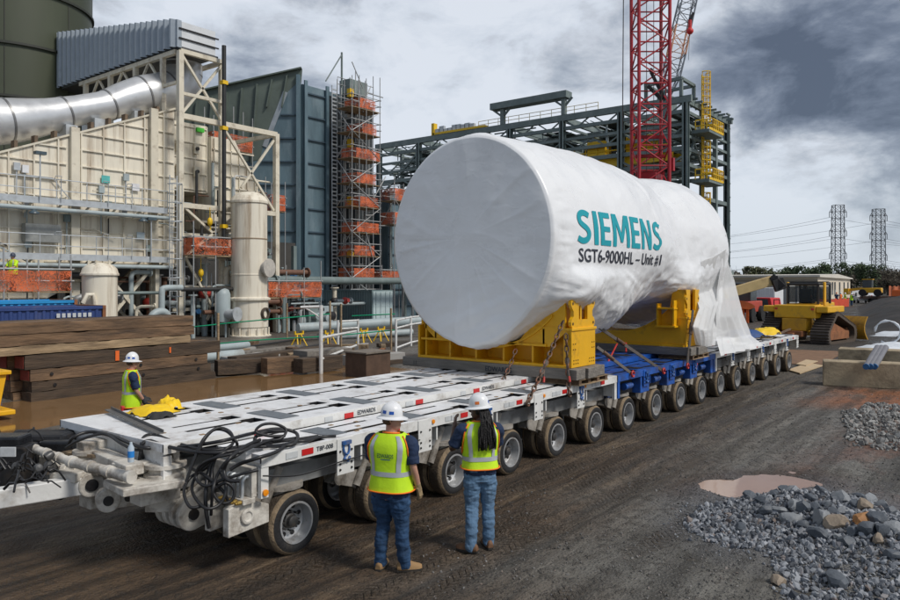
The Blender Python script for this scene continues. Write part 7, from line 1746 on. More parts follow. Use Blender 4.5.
for (dx, dz0) in ((-.25, 46), (.25, 46), (.8, 46)): q.rod((cx_+dx, cy_-dx, 3), (cx_+dx, cy_-dx, dz0), .035, 5)
q.build('hoist_rope', chain_dark, t)
a = atd(641, 72, 71); q = MB(); q.bar(atd(651, 72, 70.8), atd(665, 100, 70.4), .3); q.bar(atd(648, 86, 70.8), atd(662, 100, 70.4), .3); q.ball(atd(651, 70, 70.8), .22, 8); q.build('dark_stay', dark_steel, t)
t = thing('grey_lattice_boom', 'grey lattice boom with an orange middle section leaning behind the red crane', 'crane', tuple(atd(669, 285, 152)), world=True)
B0, B1, B2, B3, B4 = atd(667, 98, 150), atd(670.5, 78, 150), atd(676, 55, 150), atd(681.5, 28, 150), atd(694, -28, 150)
sd_ = V((ST, -CT, 0))
for a, b, w0, w1, m in ((B0, B1, .8, 3.0, boom_grey), (B1, B2, 3.0, 3.0, boom_grey), (B2, B3, 3.0, 3.0, boom_orange), (B3, B4, 3.0, 2.8, boom_grey)): lattice(t, a, b-a, (b-a).length, w0, w1, 2.3, m, .17, .08, side=sd_)
g_ = atd(667, 285, 150); q = MB(); q.box(g_.x-1.5, g_.x+1.5, g_.y-1.5, g_.y+1.5, 0, B0.z); q.build('tower_mast', hall_steel, t)
q = MB(); q.rod(B0, B0+V((0,0,.1)), .8, 10); q.build('foot_pin', dark_steel, t)
a = atd(690, 24, 148); t = thing('hook_block', 'small red and black crane hook hanging on a thin line in the sky', 'hook', tuple(a), world=True)
q = MB(); q.rod(atd(692, -30, 148), a, .05, 5); q.rod(a, atd(688.5, 60, 148), .05, 5); q.build('line', boom_grey, t); q = MB(); q.ball(a-V((0,0,1.4)), .7, 10); q.rod(a-V((0,0,1)), a+V((0,0,.8)), .35, 8); q.build('hook_ball', red_misc, t, smooth=60); q = MB(); q.bar(a+V((0,0,.9)), a+V((.3,-.6,2.2)), .6, .5); q.build('sheave', dark_steel, t)
q = MB(); q.rod(atd(623.5, -20, 72), atd(622.5, 130, 72), .05, 5); solo('hoist_line', 'dark vertical hoist line left of the red lattice boom', 'cable', q, chain_dark, atd(623, 130, 72))
q = MB(); q.rod(atd(661, 40, 69), atd(673, 170, 69), .03, 5); q.box(*(lambda p: (p.x-.2, p.x+.2, p.y-.2, p.y+.2, p.z-1.2, p.z))(atd(672, 158, 69))); solo('tag_line', 'thin red tag line with a weight right of the red boom', 'cable', q, crane_red, atd(672, 170, 69))
# finer steelwork inside the hall
t = thing('steel_framing', 'thin grey secondary steel, bracing and pipes inside the open hall', 'steel frame', (115, 70, 20), world=True)
rf = random.Random(44)
for k in range(190):
    y = rf.uniform(HY+.5, HY+60); x = rf.choice((HX+.6, HX+2.5, HX+5, 112, 118)); z = rf.uniform(19.5, 29.5); q = MB(); ty = rf.random()
    if ty < .4: q.bar((x, y, z), (x, y+rf.uniform(3, 9), z), rf.uniform(.1, .25))
    elif ty < .7: q.bar((x, y, z), (x, y+rf.uniform(2, 5), z+rf.choice((-1, 1))*rf.uniform(1.2, 2.4)), rf.uniform(.1, .2))
    elif ty < .85: q.bar((x, y, min(z, 27)), (x, y, min(z, 27)+2.6), rf.uniform(.12, .25))
    else: q.rod((x, y, z), (x, y+rf.uniform(4, 12), z), rf.uniform(.12, .3), 8)
    q.build('member', rf.choice((hall_steel, galv, pipe_grey, hall_steel, cont_pale)), t)
# ================================================================ right side: dozer, yard, shed, pylons, trees
def dozer(loc, rz):
    t = thing('bulldozer', 'yellow bulldozer with muddy tracks seen from behind, driver in the glazed cab', 'bulldozer', loc, rz)
    B = lambda n, m, fn, **k: part(n, m, t, fn, **k)
    for s in (-1, 1):
        pts = [(-.62,.44,.44), (2.55,.44,.44), (.25,1.16,.44)]; prof = []   # hull round the wheels
        def arcp(c, a0, a1, n=8): return [(c[0]+c[2]*math.cos(a0+(a1-a0)*i/n), c[1]+c[2]*math.sin(a0+(a1-a0)*i/n)) for i in range(n+1)]
        prof = arcp(pts[0], rad(-90), rad(-220), 7) + arcp(pts[2], rad(140), rad(73), 6) + arcp(pts[1], rad(73), rad(-90), 8)
        y0, y1 = sorted((s*.85, s*1.75)); n = len(prof); cx = .6; cz = .62
        q = MB(); inn = [(cx+(a-cx)*.86, cz+(b-cz)*.84) for a, b in prof]
        q.rings([[(a, y0, b) for a, b in prof], [(a, y1, b) for a, b in prof], [(a, y1, b) for a, b in inn], [(a, y0, b) for a, b in inn], [(a, y0, b) for a, b in prof]], cap=False)
        tr = q.build('crawler_track', track_mud, t)
        q = MB(); P = prof+[prof[0]]; acc = 0
        for i in range(n):
            a, b = V((P[i][0], 0, P[i][1])), V((P[i+1][0], 0, P[i+1][1])); L = (b-a).length; m = max(1, round(L/.2)); d = (b-a)/L; nn = V((-d.z, 0, d.x))*1.0
            for j in range(m):
                c = a+(b-a)*(j+.5)/m; q.obox((c.x+nn.x*.03, (y0+y1)/2, c.z+nn.z*.03), d*.02, (0, (y1-y0)/2, 0), nn*.05)
        q.build('grousers', M('grouser_steel', (.13,.11,.10), .6, .3, .3, 6, (.06,.045,.035), .5, 4), tr)
        q = MB()
        for x, z, r in ((-.62,.44,.34), (2.55,.44,.34), (.25,1.16,.36)): q.lathe([(r, -.12), (r, .12)], (x, s*1.3, z), (0,1,0), 18)
        q.box(-.5, 2.4, s*1.3-.25, s*1.3+.25, .2, .62); q.prism([(-.5,.6), (2.2,.6), (.4,1.05)], lambda u, v, d: (u, s*1.3+d, v), -.2, .2); q.build('track_frame', rust_mud, tr)
    B('rear_tank', dozer_yellow, lambda q: q.box(-.95, .25, -1.05, 1.05, 1.32, 2.0), bevel=.05)
    for s in (-1, 1): B('fender', dozer_yellow, lambda q: q.box(-.9, 1.4, *sorted((s*1.06, s*1.66)), 1.62, 1.95), bevel=.05)
    B('winch_plate', M('dozer_plate', (.58,.30,.012), .5, 0, .12, 2, (.2,.1,.03), .4, 2), lambda q: q.box(-1.0, -.2, -.62, .62, .66, 1.31), bevel=.04)
    B('drawbar', rust_mud, lambda q: (q.box(-1.25, -.6, -.5, .5, .36, .66), q.box(-1.5, -1.2, -.16, .16, .40, .56)), bevel=.03)
    for s in (-1, 1): B('tail_light', red_misc, lambda q: q.box(-.965, -.952, *sorted((s*.86, s*1.0)), 1.75, 1.85))
    B('engine_hood', dozer_yellow, lambda q: q.box(1.85, 3.2, -.55, .55, 1.2, 2.1), bevel=.06)
    B('cab_floor', dozer_yellow, lambda q: q.box(.2, 1.9, -.82, .82, 1.75, 2.05))
    B('cab_roof', M('cab_black', (.02,.02,.022), .4, 0, .2, 4), lambda q: q.box(.12, 1.9, -.84, .84, 3.02, 3.16), bevel=.04)
    for x in (.18, 1.82):
        for s in (-1, 1): B('cab_pillar', M('cab_black', (.02,.02,.022), .4), lambda q: q.box(x-.05, x+.05, s*.78-.05, s*.78+.05, 2.05, 3.02))
    gl = M('cab_glass_clear', (.02,.03,.035), .04, 0, .1, 1, alpha=.45)
    B('rear_window', gl, lambda q: q.box(.15, .17, -.72, .72, 2.12, 2.98)); B('front_window', gl, lambda q: q.box(1.84, 1.86, -.72, .72, 2.12, 2.98))
    for s in (-1, 1): B('side_window', gl, lambda q: q.box(.24, 1.76, *sorted((s*.79, s*.81)), 2.12, 2.98)); B('roll_bar', dozer_yellow, lambda q: (q.box(.5, .72, *sorted((s*.90, s*1.0)), 1.95, 3.2)), bevel=.03)
    B('roll_beam', M('cab_black', (.02,.02,.022), .4), lambda q: q.box(.9, 1.1, -1.0, 1.0, 3.165, 3.24))
    B('seat', M('seat_black', (.03,.03,.035), .7, 0, .2, 5), lambda q: (q.box(.6, 1.1, -.3, .3, 2.06, 2.3), q.box(.5, .62, -.28, .28, 2.3, 2.85)), bevel=.04)
    q = MB(); N = 12
    for i in range(N+1):
        f = i/N; z = .08+1.25*f; x = 4.0-.28*math.sin(f*math.pi)*1.0
        q.v += [(x, -1.95, z), (x, 1.95, z), (x+.07, 1.95, z), (x+.07, -1.95, z)]
    for i in range(N):
        for k in range(4): q.f.append((4*i+k, 4*i+(k+1) % 4, 4*i+4+(k+1) % 4, 4*i+4+k))
    q.f += [(0,1,2,3), (4*N+3, 4*N+2, 4*N+1, 4*N)]
    M_ = Matrix.Translation((3.9,0,0)) @ Matrix.Rotation(rad(-16), 4, 'Z') @ Matrix.Translation((-3.9,-.25,0)); q.xf(M_); q.build('blade', M('blade_yellow', (.55,.30,.02), .6, 0, .2, 2, (.16,.09,.04), .55, 2), t)
    for s in (-1, 1): B('push_arm', dozer_yellow, lambda q: q.bar((1.2, s*.7, .55), (3.75, s*.95, .5), .2)); B('lift_ram', galv, lambda q: q.rod((2.6, s*.62, 1.9), (3.7, s*.7, .9), .06, 10))
    B('exhaust_pipe', dark_steel, lambda q: q.rod((2.4, .3, 2.1), (2.4, .3, 3.0), .06, 10)); B('grab_rail', dark_steel, lambda q: q.tube([(-.6, 1.2, 1.95), (-.6, 1.2, 2.25), (.1, 1.2, 2.25), (.1, 1.2, 1.95)], .025, 6))
    return t
DZ = V((42.6, 9.4, 0)); dozer(tuple(DZ), rad(-9))
dv = DZ+V((.85, 0, 1.38)); person('dozer driver in a lime vest seated in the cab of the yellow bulldozer', tuple(dv), rad(-9), 1.7, legs={'R': ((.38,-.12,.86), (.40,-.13,.42), 0), 'L': ((.38,.12,.86), (.40,.13,.42), 0)}, arms={'R': ((.12,-.26,1.15), (.36,-.2,1.1)), 'L': ((.12,.26,1.15), (.36,.2,1.1))}, vox=.025, text=False, gloves=glove_dark, decal=False)
# beige block wall and mats at the right
t = thing('mat_block', 'long stained beige timber block with mud at its foot, three rolled pipes leaning on it', 'block', (25.2, 4, 0), world=True)
a, b = V((24.9, 4.95, 0)), V((26.3, -1.6, 0)); q = MB(); q.bar(a+V((.3,0,.37)), b+V((.3,0,.37)), .7, .76); q.build('block_body', tan_mat, t, bevel=.03)
q = Many(); d_ = (b-a).normalized()
for f in (.42, .8): c = a+(b-a)*f; q.obox(c-V((.062,0,-.37)), d_*.012, V((.012,0,0)), V((0,0,.36)))
q.build('joint', M('joint_dark', (.08,.06,.04), .9), t)
t = thing('mat_block', 'second beige block lying behind and a little right of the long front block', 'block', (27.5, 3, 0), world=True)
a, b = atz(843, 380)+V((1.6,.4,0)), V((29.0, -2.5, 0)); q = MB(); q.bar(V((a.x, a.y, .46)), V((b.x, b.y, .46)), .8, .92); q.build('block_body', tan_mat, t, bevel=.03)
for i in range(3):
    A_ = atz(867.5+i*4.2, 366, .72); B_ = A_+V((1.0, -.12, .48)); q = MB(); q.rod(A_-V((.25,0,0)), B_, .085, 14); o = solo('rolled_pipe', ['grey plastic pipe leaning on the beige block, left of three', 'grey plastic pipe leaning on the beige block, middle of three', 'grey plastic pipe leaning on the beige block, right of three'][i], 'pipe', q, M('plastic_grey', (.20,.20,.22), .4, 0, .15, 4), A_, smooth=60)
    d = (B_-A_).normalized(); q = MB(); q.rod(A_-V((.27,0,0)), A_-V((.20,0,0))+d*.05, .087, 14); c = q.build('blue_end', M('end_blue', (.03,.14,.34), .5), None, tuple(A_), smooth=60); c.parent = o
r_ = random.Random(4)
for i, (px, py, rx, ry, h) in enumerate(((872, 352, .8, 1.0, .30), (893, 350, .9, 1.2, .36), (905, 336, 1.2, 1.8, .3))):
    c = atz(px, py+2); crumple(V((c.x+2, c.y, .0)), rx, ry, h, 40+i, M('foam_white', (.74,.78,.82), .35, 0, .08, 2), 'plastic_sheeting', ['crumpled white plastic sheeting behind the beige blocks, nearest the rolled pipes', 'crumpled white plastic sheeting heaped at the right behind the beige blocks', 'white plastic sheeting spread farther back on the mud'][i], 'sheeting')
c = atz(884, 349); q = MB(); q.tube([(c.x+1.2, c.y+.55*math.cos(k*.35), .75+.55*math.sin(k*.35)) for k in range(16)], [.05+.025*math.sin(k*2.1) for k in range(16)], 8); solo('plastic_loop', 'white plastic loop standing upright in the sheeting behind the blocks', 'sheeting', q, M('foam_white', (.74,.78,.82), .35), (c.x, c.y, 0), smooth=180)
for (cs, z0, z1, m, name, lab) in (((((788,371),(800,374.5),(823,366.5),(808,364)), .012, .05, plywood, 'plywood_sheet', 'pale plywood sheets lying on the mud behind the last trailer wheel')), ((((796,366),(806,367.5),(818,363),(806,361.5)), .052, .08, plywood, 'plywood_sheet', 'small plywood sheet on top of the pale sheets at the trailer tail')), ((((778,364),(822,365),(846,352),(786,350)), .0, .03, brown_mat, 'timber_mat', 'wide brown timber mat on the ground before the bulldozer'))):
    P = [atz(*p) for p in cs]; q = MB(); q.prism([(p.x, p.y) for p in P], lambda u, v, d: (u, v, d), z0, z1); solo(name, lab, 'mat', q, m, P[0])
# telehandler, barrier, compact loader, trailers
t = thing('telehandler', 'telehandler with a long tan boom and dark fork head, half behind the plastic', 'telehandler', tuple(atz(744, 322)), world=True)
A_, B_ = atd(722, 295, 58), atd(772, 280.5, 58); q = MB(); q.bar(A_, B_, .55, .75); q.build('boom', M('boom_tan', (.50,.37,.17), .6, 0, .12, 1.5, (.25,.17,.08), .3, 1), t, bevel=.04)
q = MB(); q.bar(B_-V((.1,0,-.35)), atd(783, 287, 57.5), .5, .5); q.bar(atd(777, 279, 57.6), atd(781, 290, 57.6), .3, .9); q.bar(atd(770, 279, 57.8), atd(778, 277.5, 57.6), .3, .3); q.build('fork_head', dark_steel, t, bevel=.03)
c = atz(740, 322); q = MB(); q.box(c.x-1, c.x+3.2, c.y-.9, c.y+1.2, .8, 1.7); q.build('chassis', M('tele_red', (.45,.06,.03), .5, 0, .2, 2), t, bevel=.06); q = MB(); q.box(c.x+.2, c.x+1.9, c.y-.8, c.y+.3, 1.7, 2.6); q.build('cab', hall_glass, t, bevel=.06)
for dx in (-.3, 2.5):
    for dy in (-.95, 1.1): q = MB(); q.lathe([(.3, -.2), (.62, -.2), (.65, -.1), (.65, .1), (.62, .2), (.3, .2)], (c.x+dx, c.y+dy, .64), (0,1,0), 22); q.build('wheel', rubber, t, smooth=40)
t = thing('orange_barrier', 'orange curved plastic barrier on two legs beside the hanging plastic', 'barrier', tuple(atz(744, 320)), world=True)
def P_(px, py): return atd(px, py, 59)
q = MB(); top = [(731,302.5),(737,300.5),(743,301),(749,303),(754,306)]; bot = [(731,309.5),(737,308.5),(743,309),(748,309.5),(752,308)]
fw = V((CT, ST, 0))*.35; vs = [P_(*p)+fw*s for s in (-1, 1) for p in top+bot[::-1]]; n = 10
q.add(vs, [tuple(range(n)), tuple(reversed(range(n, 2*n)))]+[(i, n+i, n+(i+1) % n, (i+1) % n) for i in range(n)]); q.build('barrier_body', orange_misc, t, bevel=.04)
for px, py in ((743, 317), (747.5, 320.5)): a_ = P_(px, 308); b_ = atz(px, py+1); q = MB(); q.bar(a_, V((a_.x, a_.y, 0)), .18); q.build('leg', orange_misc, t)
def truck(label, c, rz, body, cabm, L=4.6, W=1.9, H=1.75, pick=True, group=None):
    t = thing('parked_truck', label, 'truck', (c.x, c.y, 0), rz, group)
    q = MB(); q.prism([(-L/2,.45),(-L/2,1.0),(-.3,1.05),(-.3,1.02),(1.1,1.0),(L/2-.1,.95),(L/2,.75),(L/2,.45)], lambda u, v, d: (u, d, v), -W/2, W/2); q.build('body', body, t, bevel=.05)
    q = MB(); q.prism([(-1.3 if not pick else -.5,1.0),(-1.1 if not pick else -.35,H),(.7,H),(1.25,1.0)], lambda u, v, d: (u, d, v), -W/2+.1, W/2-.1); q.build('cab', cabm, t, bevel=.05)
    q = MB(); q.prism([(-.95 if not pick else -.38,1.1),(-.85 if not pick else -.28,H-.12),(.62,H-.12),(1.05,1.1)], lambda u, v, d: (u, d, v), -W/2+.085, W/2-.085); q.build('window', hall_glass, t)
    for x in (-L/2+.85, L/2-.85):
        for y in (-W/2+.1, W/2-.1): q = MB(); q.lathe([(.18, -.12), (.34, -.12), (.36, -.05), (.36, .05), (.34, .12), (.18, .12)], (x, y, .36), (0,1,0), 18); q.build('wheel', rubber, t, smooth=40)
    for y in (-W/2+.25, W/2-.25): q = MB(); q.box(-L/2-.012, -L/2-.002, y-.09, y+.09, .75, .95); q.build('tail_light', red_misc, t)
    return t
truck('small white and red utility vehicle parked beside the bulldozer', atz(764, 319), rad(70), white_misc, red_misc, L=3.0, W=1.6, H=1.9, pick=False)
for i, (px, py, rz, lab) in enumerate(((862, 303, 20, 'white pickup nearest the workers beyond the orange fence'), (872, 300, 24, 'white pickup behind the nearest one by the flatbed'), (856, 298, 15, 'white pickup farthest back beside the pale shed'))): truck(lab, atz(px, py), rad(rz), white_misc, white_misc, group='white pickups beyond the fence')
for i, (px, py, L, h, m, lab) in enumerate(((762, 313, 7, 2.7, white_misc, 'pale box trailer behind the compact utility vehicle'), (778, 309, 6, 2.9, M('box_grey', (.36,.36,.34), .7, 0, .1, 1), 'grey ribbed box trailer behind the bulldozer cab'), (742, 312, 8, 1.6, M('dark_goods', (.06,.05,.05), .7, 0, .3, 1), 'dark flat machine parked behind the orange barrier'))):
    c = atz(px, py); t = thing('box_trailer', lab, 'trailer', tuple(c), 0, world=True); q = MB(); q.box(c.x, c.x+L*.5, c.y-1.3, c.y+1.6, .6, h); q.build('box_body', m, t, bevel=.04)
    q = Many()
    for k in range(7): y = c.y-1.2+k*.45; q.box(c.x-.03, c.x-.002, y, y+.07, .65, h-.05)
    q.build('wall_rib', m, t); q = MB(); q.box(c.x+.1, c.x+L*.5-.1, c.y-1.0, c.y+1.3, .3, .6); q.build('chassis', dark_steel, t)
    for dy in (-1.1, 1.4): q = MB(); q.lathe([(.15, -.12), (.36, -.12), (.36, .12), (.15, .12)], (c.x+L*.3, c.y+dy, .36), (0,1,0), 16); q.build('wheel', rubber, t, smooth=40)
# flatbed with a small loader
c = atz(872, 303.5); t = thing('flatbed_trailer', 'long dark flatbed trailer carrying a small yellow loader', 'trailer', tuple(c), world=True)
d = V((.35,-1,0)).normalized(); q = MB(); q.bar(c+V((0,0,1.0))-d*1.5, c+V((0,0,1.0))+d*5.2, 2.4, .35); q.build('deck', M('flatbed_brown', (.06,.035,.025), .8, 0, .3, 2), t)
for k in (0, .9, 4.2): q = MB(); q.lathe([(.15, -1.1), (.42, -1.1), (.42, 1.1), (.15, 1.1)], c+d*k+V((0,0,.42)), V((-d.y, d.x, 0)), 16); q.build('wheel', rubber, t, smooth=40)
l = c+d*-.2+V((0,0,1.18)); t = thing('compact_loader', 'small yellow loader with a dark cab standing on the flatbed', 'loader', tuple(l), world=True)
q = MB(); q.box(l.x-.9, l.x+.9, l.y-1.6, l.y+1.4, .5+l.z, 1.3+l.z); q.build('body', dozer_yellow, t, bevel=.08); q = MB(); q.box(l.x-.8, l.x+.8, l.y-.3, l.y+1.0, 1.3+l.z, 2.6+l.z); q.build('cab', hall_glass, t, bevel=.06); q = MB(); q.box(l.x-.85, l.x+.85, l.y-.4, l.y+1.1, 2.6+l.z, 2.72+l.z); q.build('roof', dozer_yellow, t)
q = MB(); q.bar(l+V((0,1.2,1.2)), l+V((0,3.2,.9)), .5, .4); q.box(l.x-1, l.x+1, l.y+3, l.y+3.7, l.z+.2, l.z+1.2); q.build('bucket_arm', dozer_yellow, t)
for dy in (-1.1, 1.0):
    for dx in (-.95, .95): q = MB(); q.lathe([(.2, -.2), (.55, -.2), (.55, .2), (.2, .2)], (l.x+dx, l.y+dy, l.z+.55), (1,0,0), 18); q.build('wheel', rubber, t, smooth=40)
b_ = c+d*3.6+V((0,0,1.18)); q = MB(); q.box(b_.x-.7, b_.x+.7, b_.y-.7, b_.y+.7, b_.z, b_.z+1.0); solo('orange_crate', 'orange crate standing on the right end of the flatbed', 'crate', q, orange_misc, b_, bevel=.05)
a, b = atd(889, 287, 170), atd(912, 287, 170); q = MB()
for i in range(21): p = a+(b-a)*i/20; q.v += [(p.x+.2*math.sin(i), p.y, 0), (p.x+.2*math.sin(i), p.y, 2.6+.15*math.sin(i*1.7))]
q.f = [(2*i, 2*i+2, 2*i+3, 2*i+1) for i in range(20)]; solo('safety_fence', 'orange safety net fence far off at the right, beyond the flatbed', 'fence', q, M('fence_far', (.55,.17,.08), .8, 0, .2, 1), (a.x, a.y, 0))
a, b = atz(819, 308.5), atz(849, 306.5); q = MB()
for i in range(31):
    p = a+(b-a)*i/30; w = .25*math.sin(i*.9); 
    for k in range(3): q.v.append((p.x+w*(k-1)*.4, p.y, (0, .55, 1.12+.10*math.sin(i*1.3))[k]))
q.f = [(3*i+k, 3*i+3+k, 3*i+4+k, 3*i+1+k) for i in range(30) for k in range(2)]; solo('safety_fence', 'red-orange safety net fence behind the bulldozer blade', 'fence', q, M('fence_red', (.62,.075,.03), .8, 0, .2, 1), (a.x, a.y, 0))
for i, (px, py, v_, lab) in enumerate(((836.5, 304, None, 'worker in dark clothes and orange hat beside the pale shed'), (840.5, 304, hi_orange, 'worker in an orange vest beside the pale shed'), (845, 305, hivis, 'worker in a lime jacket left of the white pickups'), (851.5, 306, hivis, 'bending worker in a lime jacket nearest the white pickups'))):
    p = atz(px, py); person(lab, (p.x, p.y, 0), rad(200+40*i), 1.78, vest=v_, vox=.03, text=False, decal=False, gloves=glove_dark, tapes=False, hat=orange_misc if i == 0 else hat_white, arms={'R': ((.1,-.27,1.15), (.28,-.25,1.0)), 'L': ((.1,.27,1.15), (.28,.22,1.05))})
# pale shed
t = thing('shed', 'long low cream shed with narrow dark windows and a pale flat roof', 'building', (172, 55, 0), world=True)
SX0, SX1, SY0, SY1 = 156.5, 190, 31.6, 100
q = MB(); q.box(SX0, SX1, SY0, SY1, 0, 4.5); q.build('wall', bldg_wall, t)
q = MB(); q.box(SX0-.06, SX0-.01, SY0+.1, SY1, .0, 4.0); q.build('front_shade_layer', bldg_shade, t)  # thin layer carrying the painted shade of the front wall
q = MB(); q.prism([(SX0-.7, 4.45), (SX1+.3, 4.2), (SX1+.3, 4.42), ((SX0+SX1)/2, 5.2), (SX0-.7, 4.85)], lambda u, v, d: (u, d, v), SY0-.5, SY1); q.build('roof', bldg_roof, t)
for i, x in enumerate((162, 167, 169.5, 172, 177, 182, 186.5)): q = MB(); q.box(x, x+1.3, SY0-.05, SY0-.005, .9, 3.5); q.build('window', hall_glass, t)
q = MB(); q.box(158, 159.3, SY0-.06, SY0-.005, 0, 2.3); q.build('door', hall_glass, t)
for y in (36, 44, 52, 60): q = MB(); q.box(SX0-.12, SX0-.065, y, y+3.2, 0, 3.2); q.build('roller_door', M('roller_grey', (.30,.29,.27), .7, 0, .1, 1), t)
for i in range(3): y = 52+i*4; q = MB(); q.box(170, 171.6, y, y+1.6, 5.0, 6.0); q.build('roof_vent', hall_steel, t)
# pylons and wires
def pylon(px, ytop, D, label):
    b = atd(px, 284, D); b.z = 0; H = CH+(HZ-ytop)*D/740; t = thing('pylon', label, 'pylon', tuple(b), 0, 'lattice power pylons', world=True); m = M('pylon_steel', (.115,.125,.14), .6, .3, .2, .3); s = V((ST, -CT, 0)); f = V((CT, ST, 0))
    hb = H*.32; w = 3.9; wb = 9.0; wt = 3.6; N_ = 9
    def C(z, k):
        ww = (wb+(w-wb)*z/hb if z < hb else w+(wt-w)*(z-hb)/(H-hb))/2; a, c = ((-1,-1),(1,-1),(1,1),(-1,1))[k]; return b+s*a*ww+f*c*ww*.8+V((0,0,z))
    zs = [0, hb*.5, hb]+[hb+(H-hb)*i/N_ for i in range(1, N_+1)]
    for k in range(4): q = MB(); q.rod(C(0, k), C(hb, k), .19, 5); q.rod(C(hb, k), C(H, k), .17, 5); q.build('leg', m, t)
    for k in range(4):
        q = MB()
        for z0, z1 in zip(zs, zs[1:]): q.rod(C(z0, k), C(z1, (k+1) % 4), .085, 4); q.rod(C(z0, (k+1) % 4), C(z1, k), .085, 4); q.rod(C(z1, k), C(z1, (k+1) % 4), .085, 4)
        q.build('lattice', m, t)
    tips = []
    for zf in (.92, .70, .44):
        z = H*zf
        for sg in (-1, 1):
            q = MB(); e = b+s*sg*(w/2+1.5)+V((0,0,z)); q.rod(b+s*sg*w/2+V((0,0,z)), e, .16, 4); q.rod(b+s*sg*w/2+V((0,0,z+2.2)), e, .12, 4); q.rod(e, e-V((0,0,2.2)), .14, 5); tips.append(e-V((0,0,2.2))); q.build('cross_arm', m, t)
    return tips
T1 = pylon(838, 205, 300, 'grey lattice power pylon behind the pale shed'); T2 = pylon(878.5, 209, 300, 'grey lattice power pylon beyond the flatbed trailer')
wm = M('wire_grey', (.16,.18,.20), .5, .2, .1, 1)
def wire(a, b, sag, k):
    q = MB(); q.tube([a+(b-a)*i/16-V((0,0,sag*4*(i/16)*(1-i/16))) for i in range(17)], .06, 4); solo('power_line', 'thin power line strung from the lattice pylons across the sky', 'power line', q, wm, a, 'power lines')
for k, tp in enumerate(T1):
    a = atd(600, HZ-(tp.z-CH)*740/430*.86, 430); wire(tp, a, 3.5, k)
    if k % 2 == 0: b = atd(1010, HZ-(tp.z-CH)*740/380*1.05, 380); wire(tp, b, 3, k)
for k, tp in enumerate(T2):
    b = atd(1060, HZ-(tp.z-CH)*740/360*1.0, 360); wire(tp, b, 3, k)
    if k % 2: a = atd(560, HZ-(tp.z-CH)*740/500*.9, 500); wire(tp, a, 5, k)
# trees
def leafm(n, c): return M(n, c, .8, 0, .45, .35)
LM = [leafm('leaf_dark', (.05,.08,.032)), leafm('leaf_olive', (.10,.11,.05)), leafm('leaf_brown', (.085,.075,.052))]
def tree(px, D, ytop, wpx, kind, label, seed):
    r = random.Random(seed); b = atd(px, 284, D); b.z = 0; H = CH+(HZ-ytop)*D/740; W = wpx*D/740/2
    t = thing('broadleaf_tree' if kind < 2 else 'bare_tree', label, 'tree', tuple(b), 0, 'trees behind the yard', world=True)
    q = MB(); q.tube([b, b+V((r.uniform(-.3,.3), 0, H*.35)), b+V((r.uniform(-.6,.6), 0, H*.8))], [.35, .25, .08], 8)
    tips = []
    for i in range(9 if kind < 2 else 26):
        z0 = H*r.uniform(.25, .7); a = r.uniform(0, 6.28); L = W*r.uniform(.5, .95); e = b+V((math.cos(a)*L, math.sin(a)*L, min(H, z0+L*r.uniform(.4, 1.1)))); m = b+V((math.cos(a)*L*.4, math.sin(a)*L*.4, z0+L*.25)); q.tube([b+V((0,0,z0)), m, e], [.14,.09,.03], 5); tips.append(e)
        if kind == 2:
            for j in range(5): q.tube([m+(e-m)*r.random(), e+V((r.uniform(-1.4,1.4), r.uniform(-1.4,1.4), r.uniform(-.3,1.8)))], [.05,.02], 4)
    q.build('trunk', bark, t)
    q = MB(); cl = [(b+V((r.gauss(0,.42)*W, r.gauss(0,.42)*W, H*(.30+.62*r.random()))), W*r.uniform(.22,.42)) for _ in range(20)]+[(e, W*.25) for e in tips]
    for c, s in cl:
        k = max(.0, c.z/H-.75); c = V((b.x+(c.x-b.x)*(1-k*1.6), b.y+(c.y-b.y)*(1-k*1.6), min(c.z, H-s*.6)))
        for i in range(46 if kind < 2 else 10):
            d = V((r.gauss(0,1), r.gauss(0,1), r.gauss(0,.8))); d = d.normalized()*s*r.random()**.4; p = c+d; u = V((r.uniform(-1,1), r.uniform(-1,1), r.uniform(-1,1))).normalized(); v = u.orthogonal().normalized(); k_ = r.uniform(.22,.5)
            q.add([p-u*k_, p+v*k_*.6, p+u*k_, p-v*k_*.6], [(0,1,2,3)])
    q.build('crown', LM[kind], t)
TR = [(742,232,270,22,2),(752,215,267,20,1),(765,230,268,22,1),(778,240,269,24,0),(792,225,267,26,0),(808,215,264,28,0),(823,220,262,30,0),(838,235,263,26,0),(850,250,268,22,2),(861,230,264,30,0),(874,245,265,26,0),(885,230,270,22,2),(895,240,269,26,2),(908,235,270,26,2),(846,210,276,18,2),(888,205,280,22,2),(903,200,282,24,2),(925,240,266,28,1),(945,230,268,28,2),(720,260,272,26,1),(700,270,272,26,2)]
NM = ['dark rounded evergreen tree', 'olive green broad tree', 'brown bare winter tree']
for i, (px, D, yt, w, k) in enumerate(TR):
    tree(px, D, yt, w, k, NM[k] + (' behind the pale shed and yard' if px < 845 else ' in the row beyond the flatbed'), 50+i)
q = MB(); r_ = random.Random(77)
for i in range(5200):
    px = r_.uniform(560, 1150); D = r_.uniform(265, 330); b = atd(px, 284, D); z = r_.uniform(0, 7.0+1.5*noise.noise((px*.04, 0, 0))); u = V((r_.uniform(-1,1), r_.uniform(-1,1), r_.uniform(-1,1))).normalized(); v = u.orthogonal(); k_ = r_.uniform(.5,1.1); p = V((b.x, b.y, z))
    q.add([p-u*k_, p+v*k_, p+u*k_, p-v*k_], [(0,1,2,3)])
tag(q.build('woods', LM[2], None), 'far brown woods closing the yard behind the pylons', 'woods', kind='stuff')
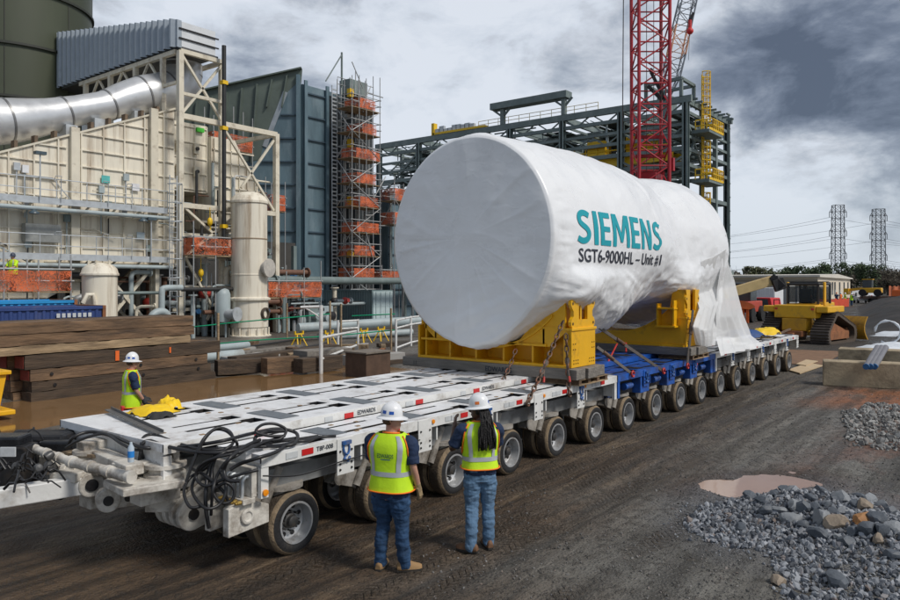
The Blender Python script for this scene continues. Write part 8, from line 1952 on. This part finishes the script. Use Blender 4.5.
# earth bank and yard clutter at the right
q = MB(); nu, nv = 90, 60
for j in range(nv+1):
    for i in range(nu+1):
        x = 40+75*i/nu; y0 = -34+(.165*x+34)*j/nv; e = sstep(44, 76, x)*sstep(1, .915, j/nv)
        q.v.append((x, y0, -.12+1.45*e+.42*e*noise.noise((x*.22, y0*.3, 3))+.22*min(1, e*3+.15)*noise.noise((x*.7, y0*.9, 8))+.10*min(1, e*3+.15)*noise.noise((x*1.9, y0*2.1, 5))))
for j in range(nv):
    for i in range(nu): q.f.append((j*(nu+1)+i, j*(nu+1)+i+1, (j+1)*(nu+1)+i+1, (j+1)*(nu+1)+i))
tag(q.build('earth_bank', M('bank_mud', (.024,.020,.016), .7, 0, .5, .6, (.065,.045,.03), .40, .35, 1, 3), None, smooth=180), None, None, kind='structure')
for i, (px, py, lab) in enumerate(((727, 321, 'orange plastic drum just right of the hanging plastic, partly hidden'), (757, 312, 'orange plastic drum before the pale box trailer'), (770, 307, 'orange plastic drum farthest back beside the grey trailer'))):
    c = atz(px, py); q = MB(); q.lathe([(.32, 0), (.32, .06), (.24, .08), (.22, .5), (.20, .95), (.12, 1.0), (0, 1.0)], c, (0,0,1), 16); o = solo('traffic_drum', lab, 'drum', q, orange_misc, c, 'orange drums in the yard', smooth=40)
for i, (px, py, w, h, m, lab) in enumerate(((752, 309, 2.6, 2.2, dark_steel, 'dark compressor box behind the orange barrier'), (787, 304, 3.0, 2.6, white_misc, 'white site cabin far behind the bulldozer cab, left side'), (815, 303, 2.5, 2.3, cont_grey, 'grey site cabin far behind the bulldozer at its right'), (733, 305, 4.0, 3.2, M('cabin_brown', (.10,.075,.06), .7), 'brown site cabin behind the telehandler boom'))):
    c = atz(px, py); t = thing('site_cabin', lab, 'cabin', tuple(c), 0, world=True); q = MB(); q.box(c.x, c.x+w, c.y-w*.5, c.y+w*.5, .15, h); q.build('cabin_body', m, t, bevel=.05); q = MB(); q.box(c.x-.1, c.x+w+.1, c.y-w*.5-.1, c.y+w*.5+.1, h, h+.1); q.build('roof', galv, t)
    q = MB(); q.box(c.x-.03, c.x-.004, c.y-w*.3, c.y+w*.15, h*.5, h*.8); q.build('window', hall_glass, t); q = MB(); q.box(c.x+.1, c.x+w-.1, c.y-w*.45, c.y+w*.45, 0, .15); q.build('base', dark_steel, t)
for o in list(COL.objects):
    if '_w' in o: del o['_w']
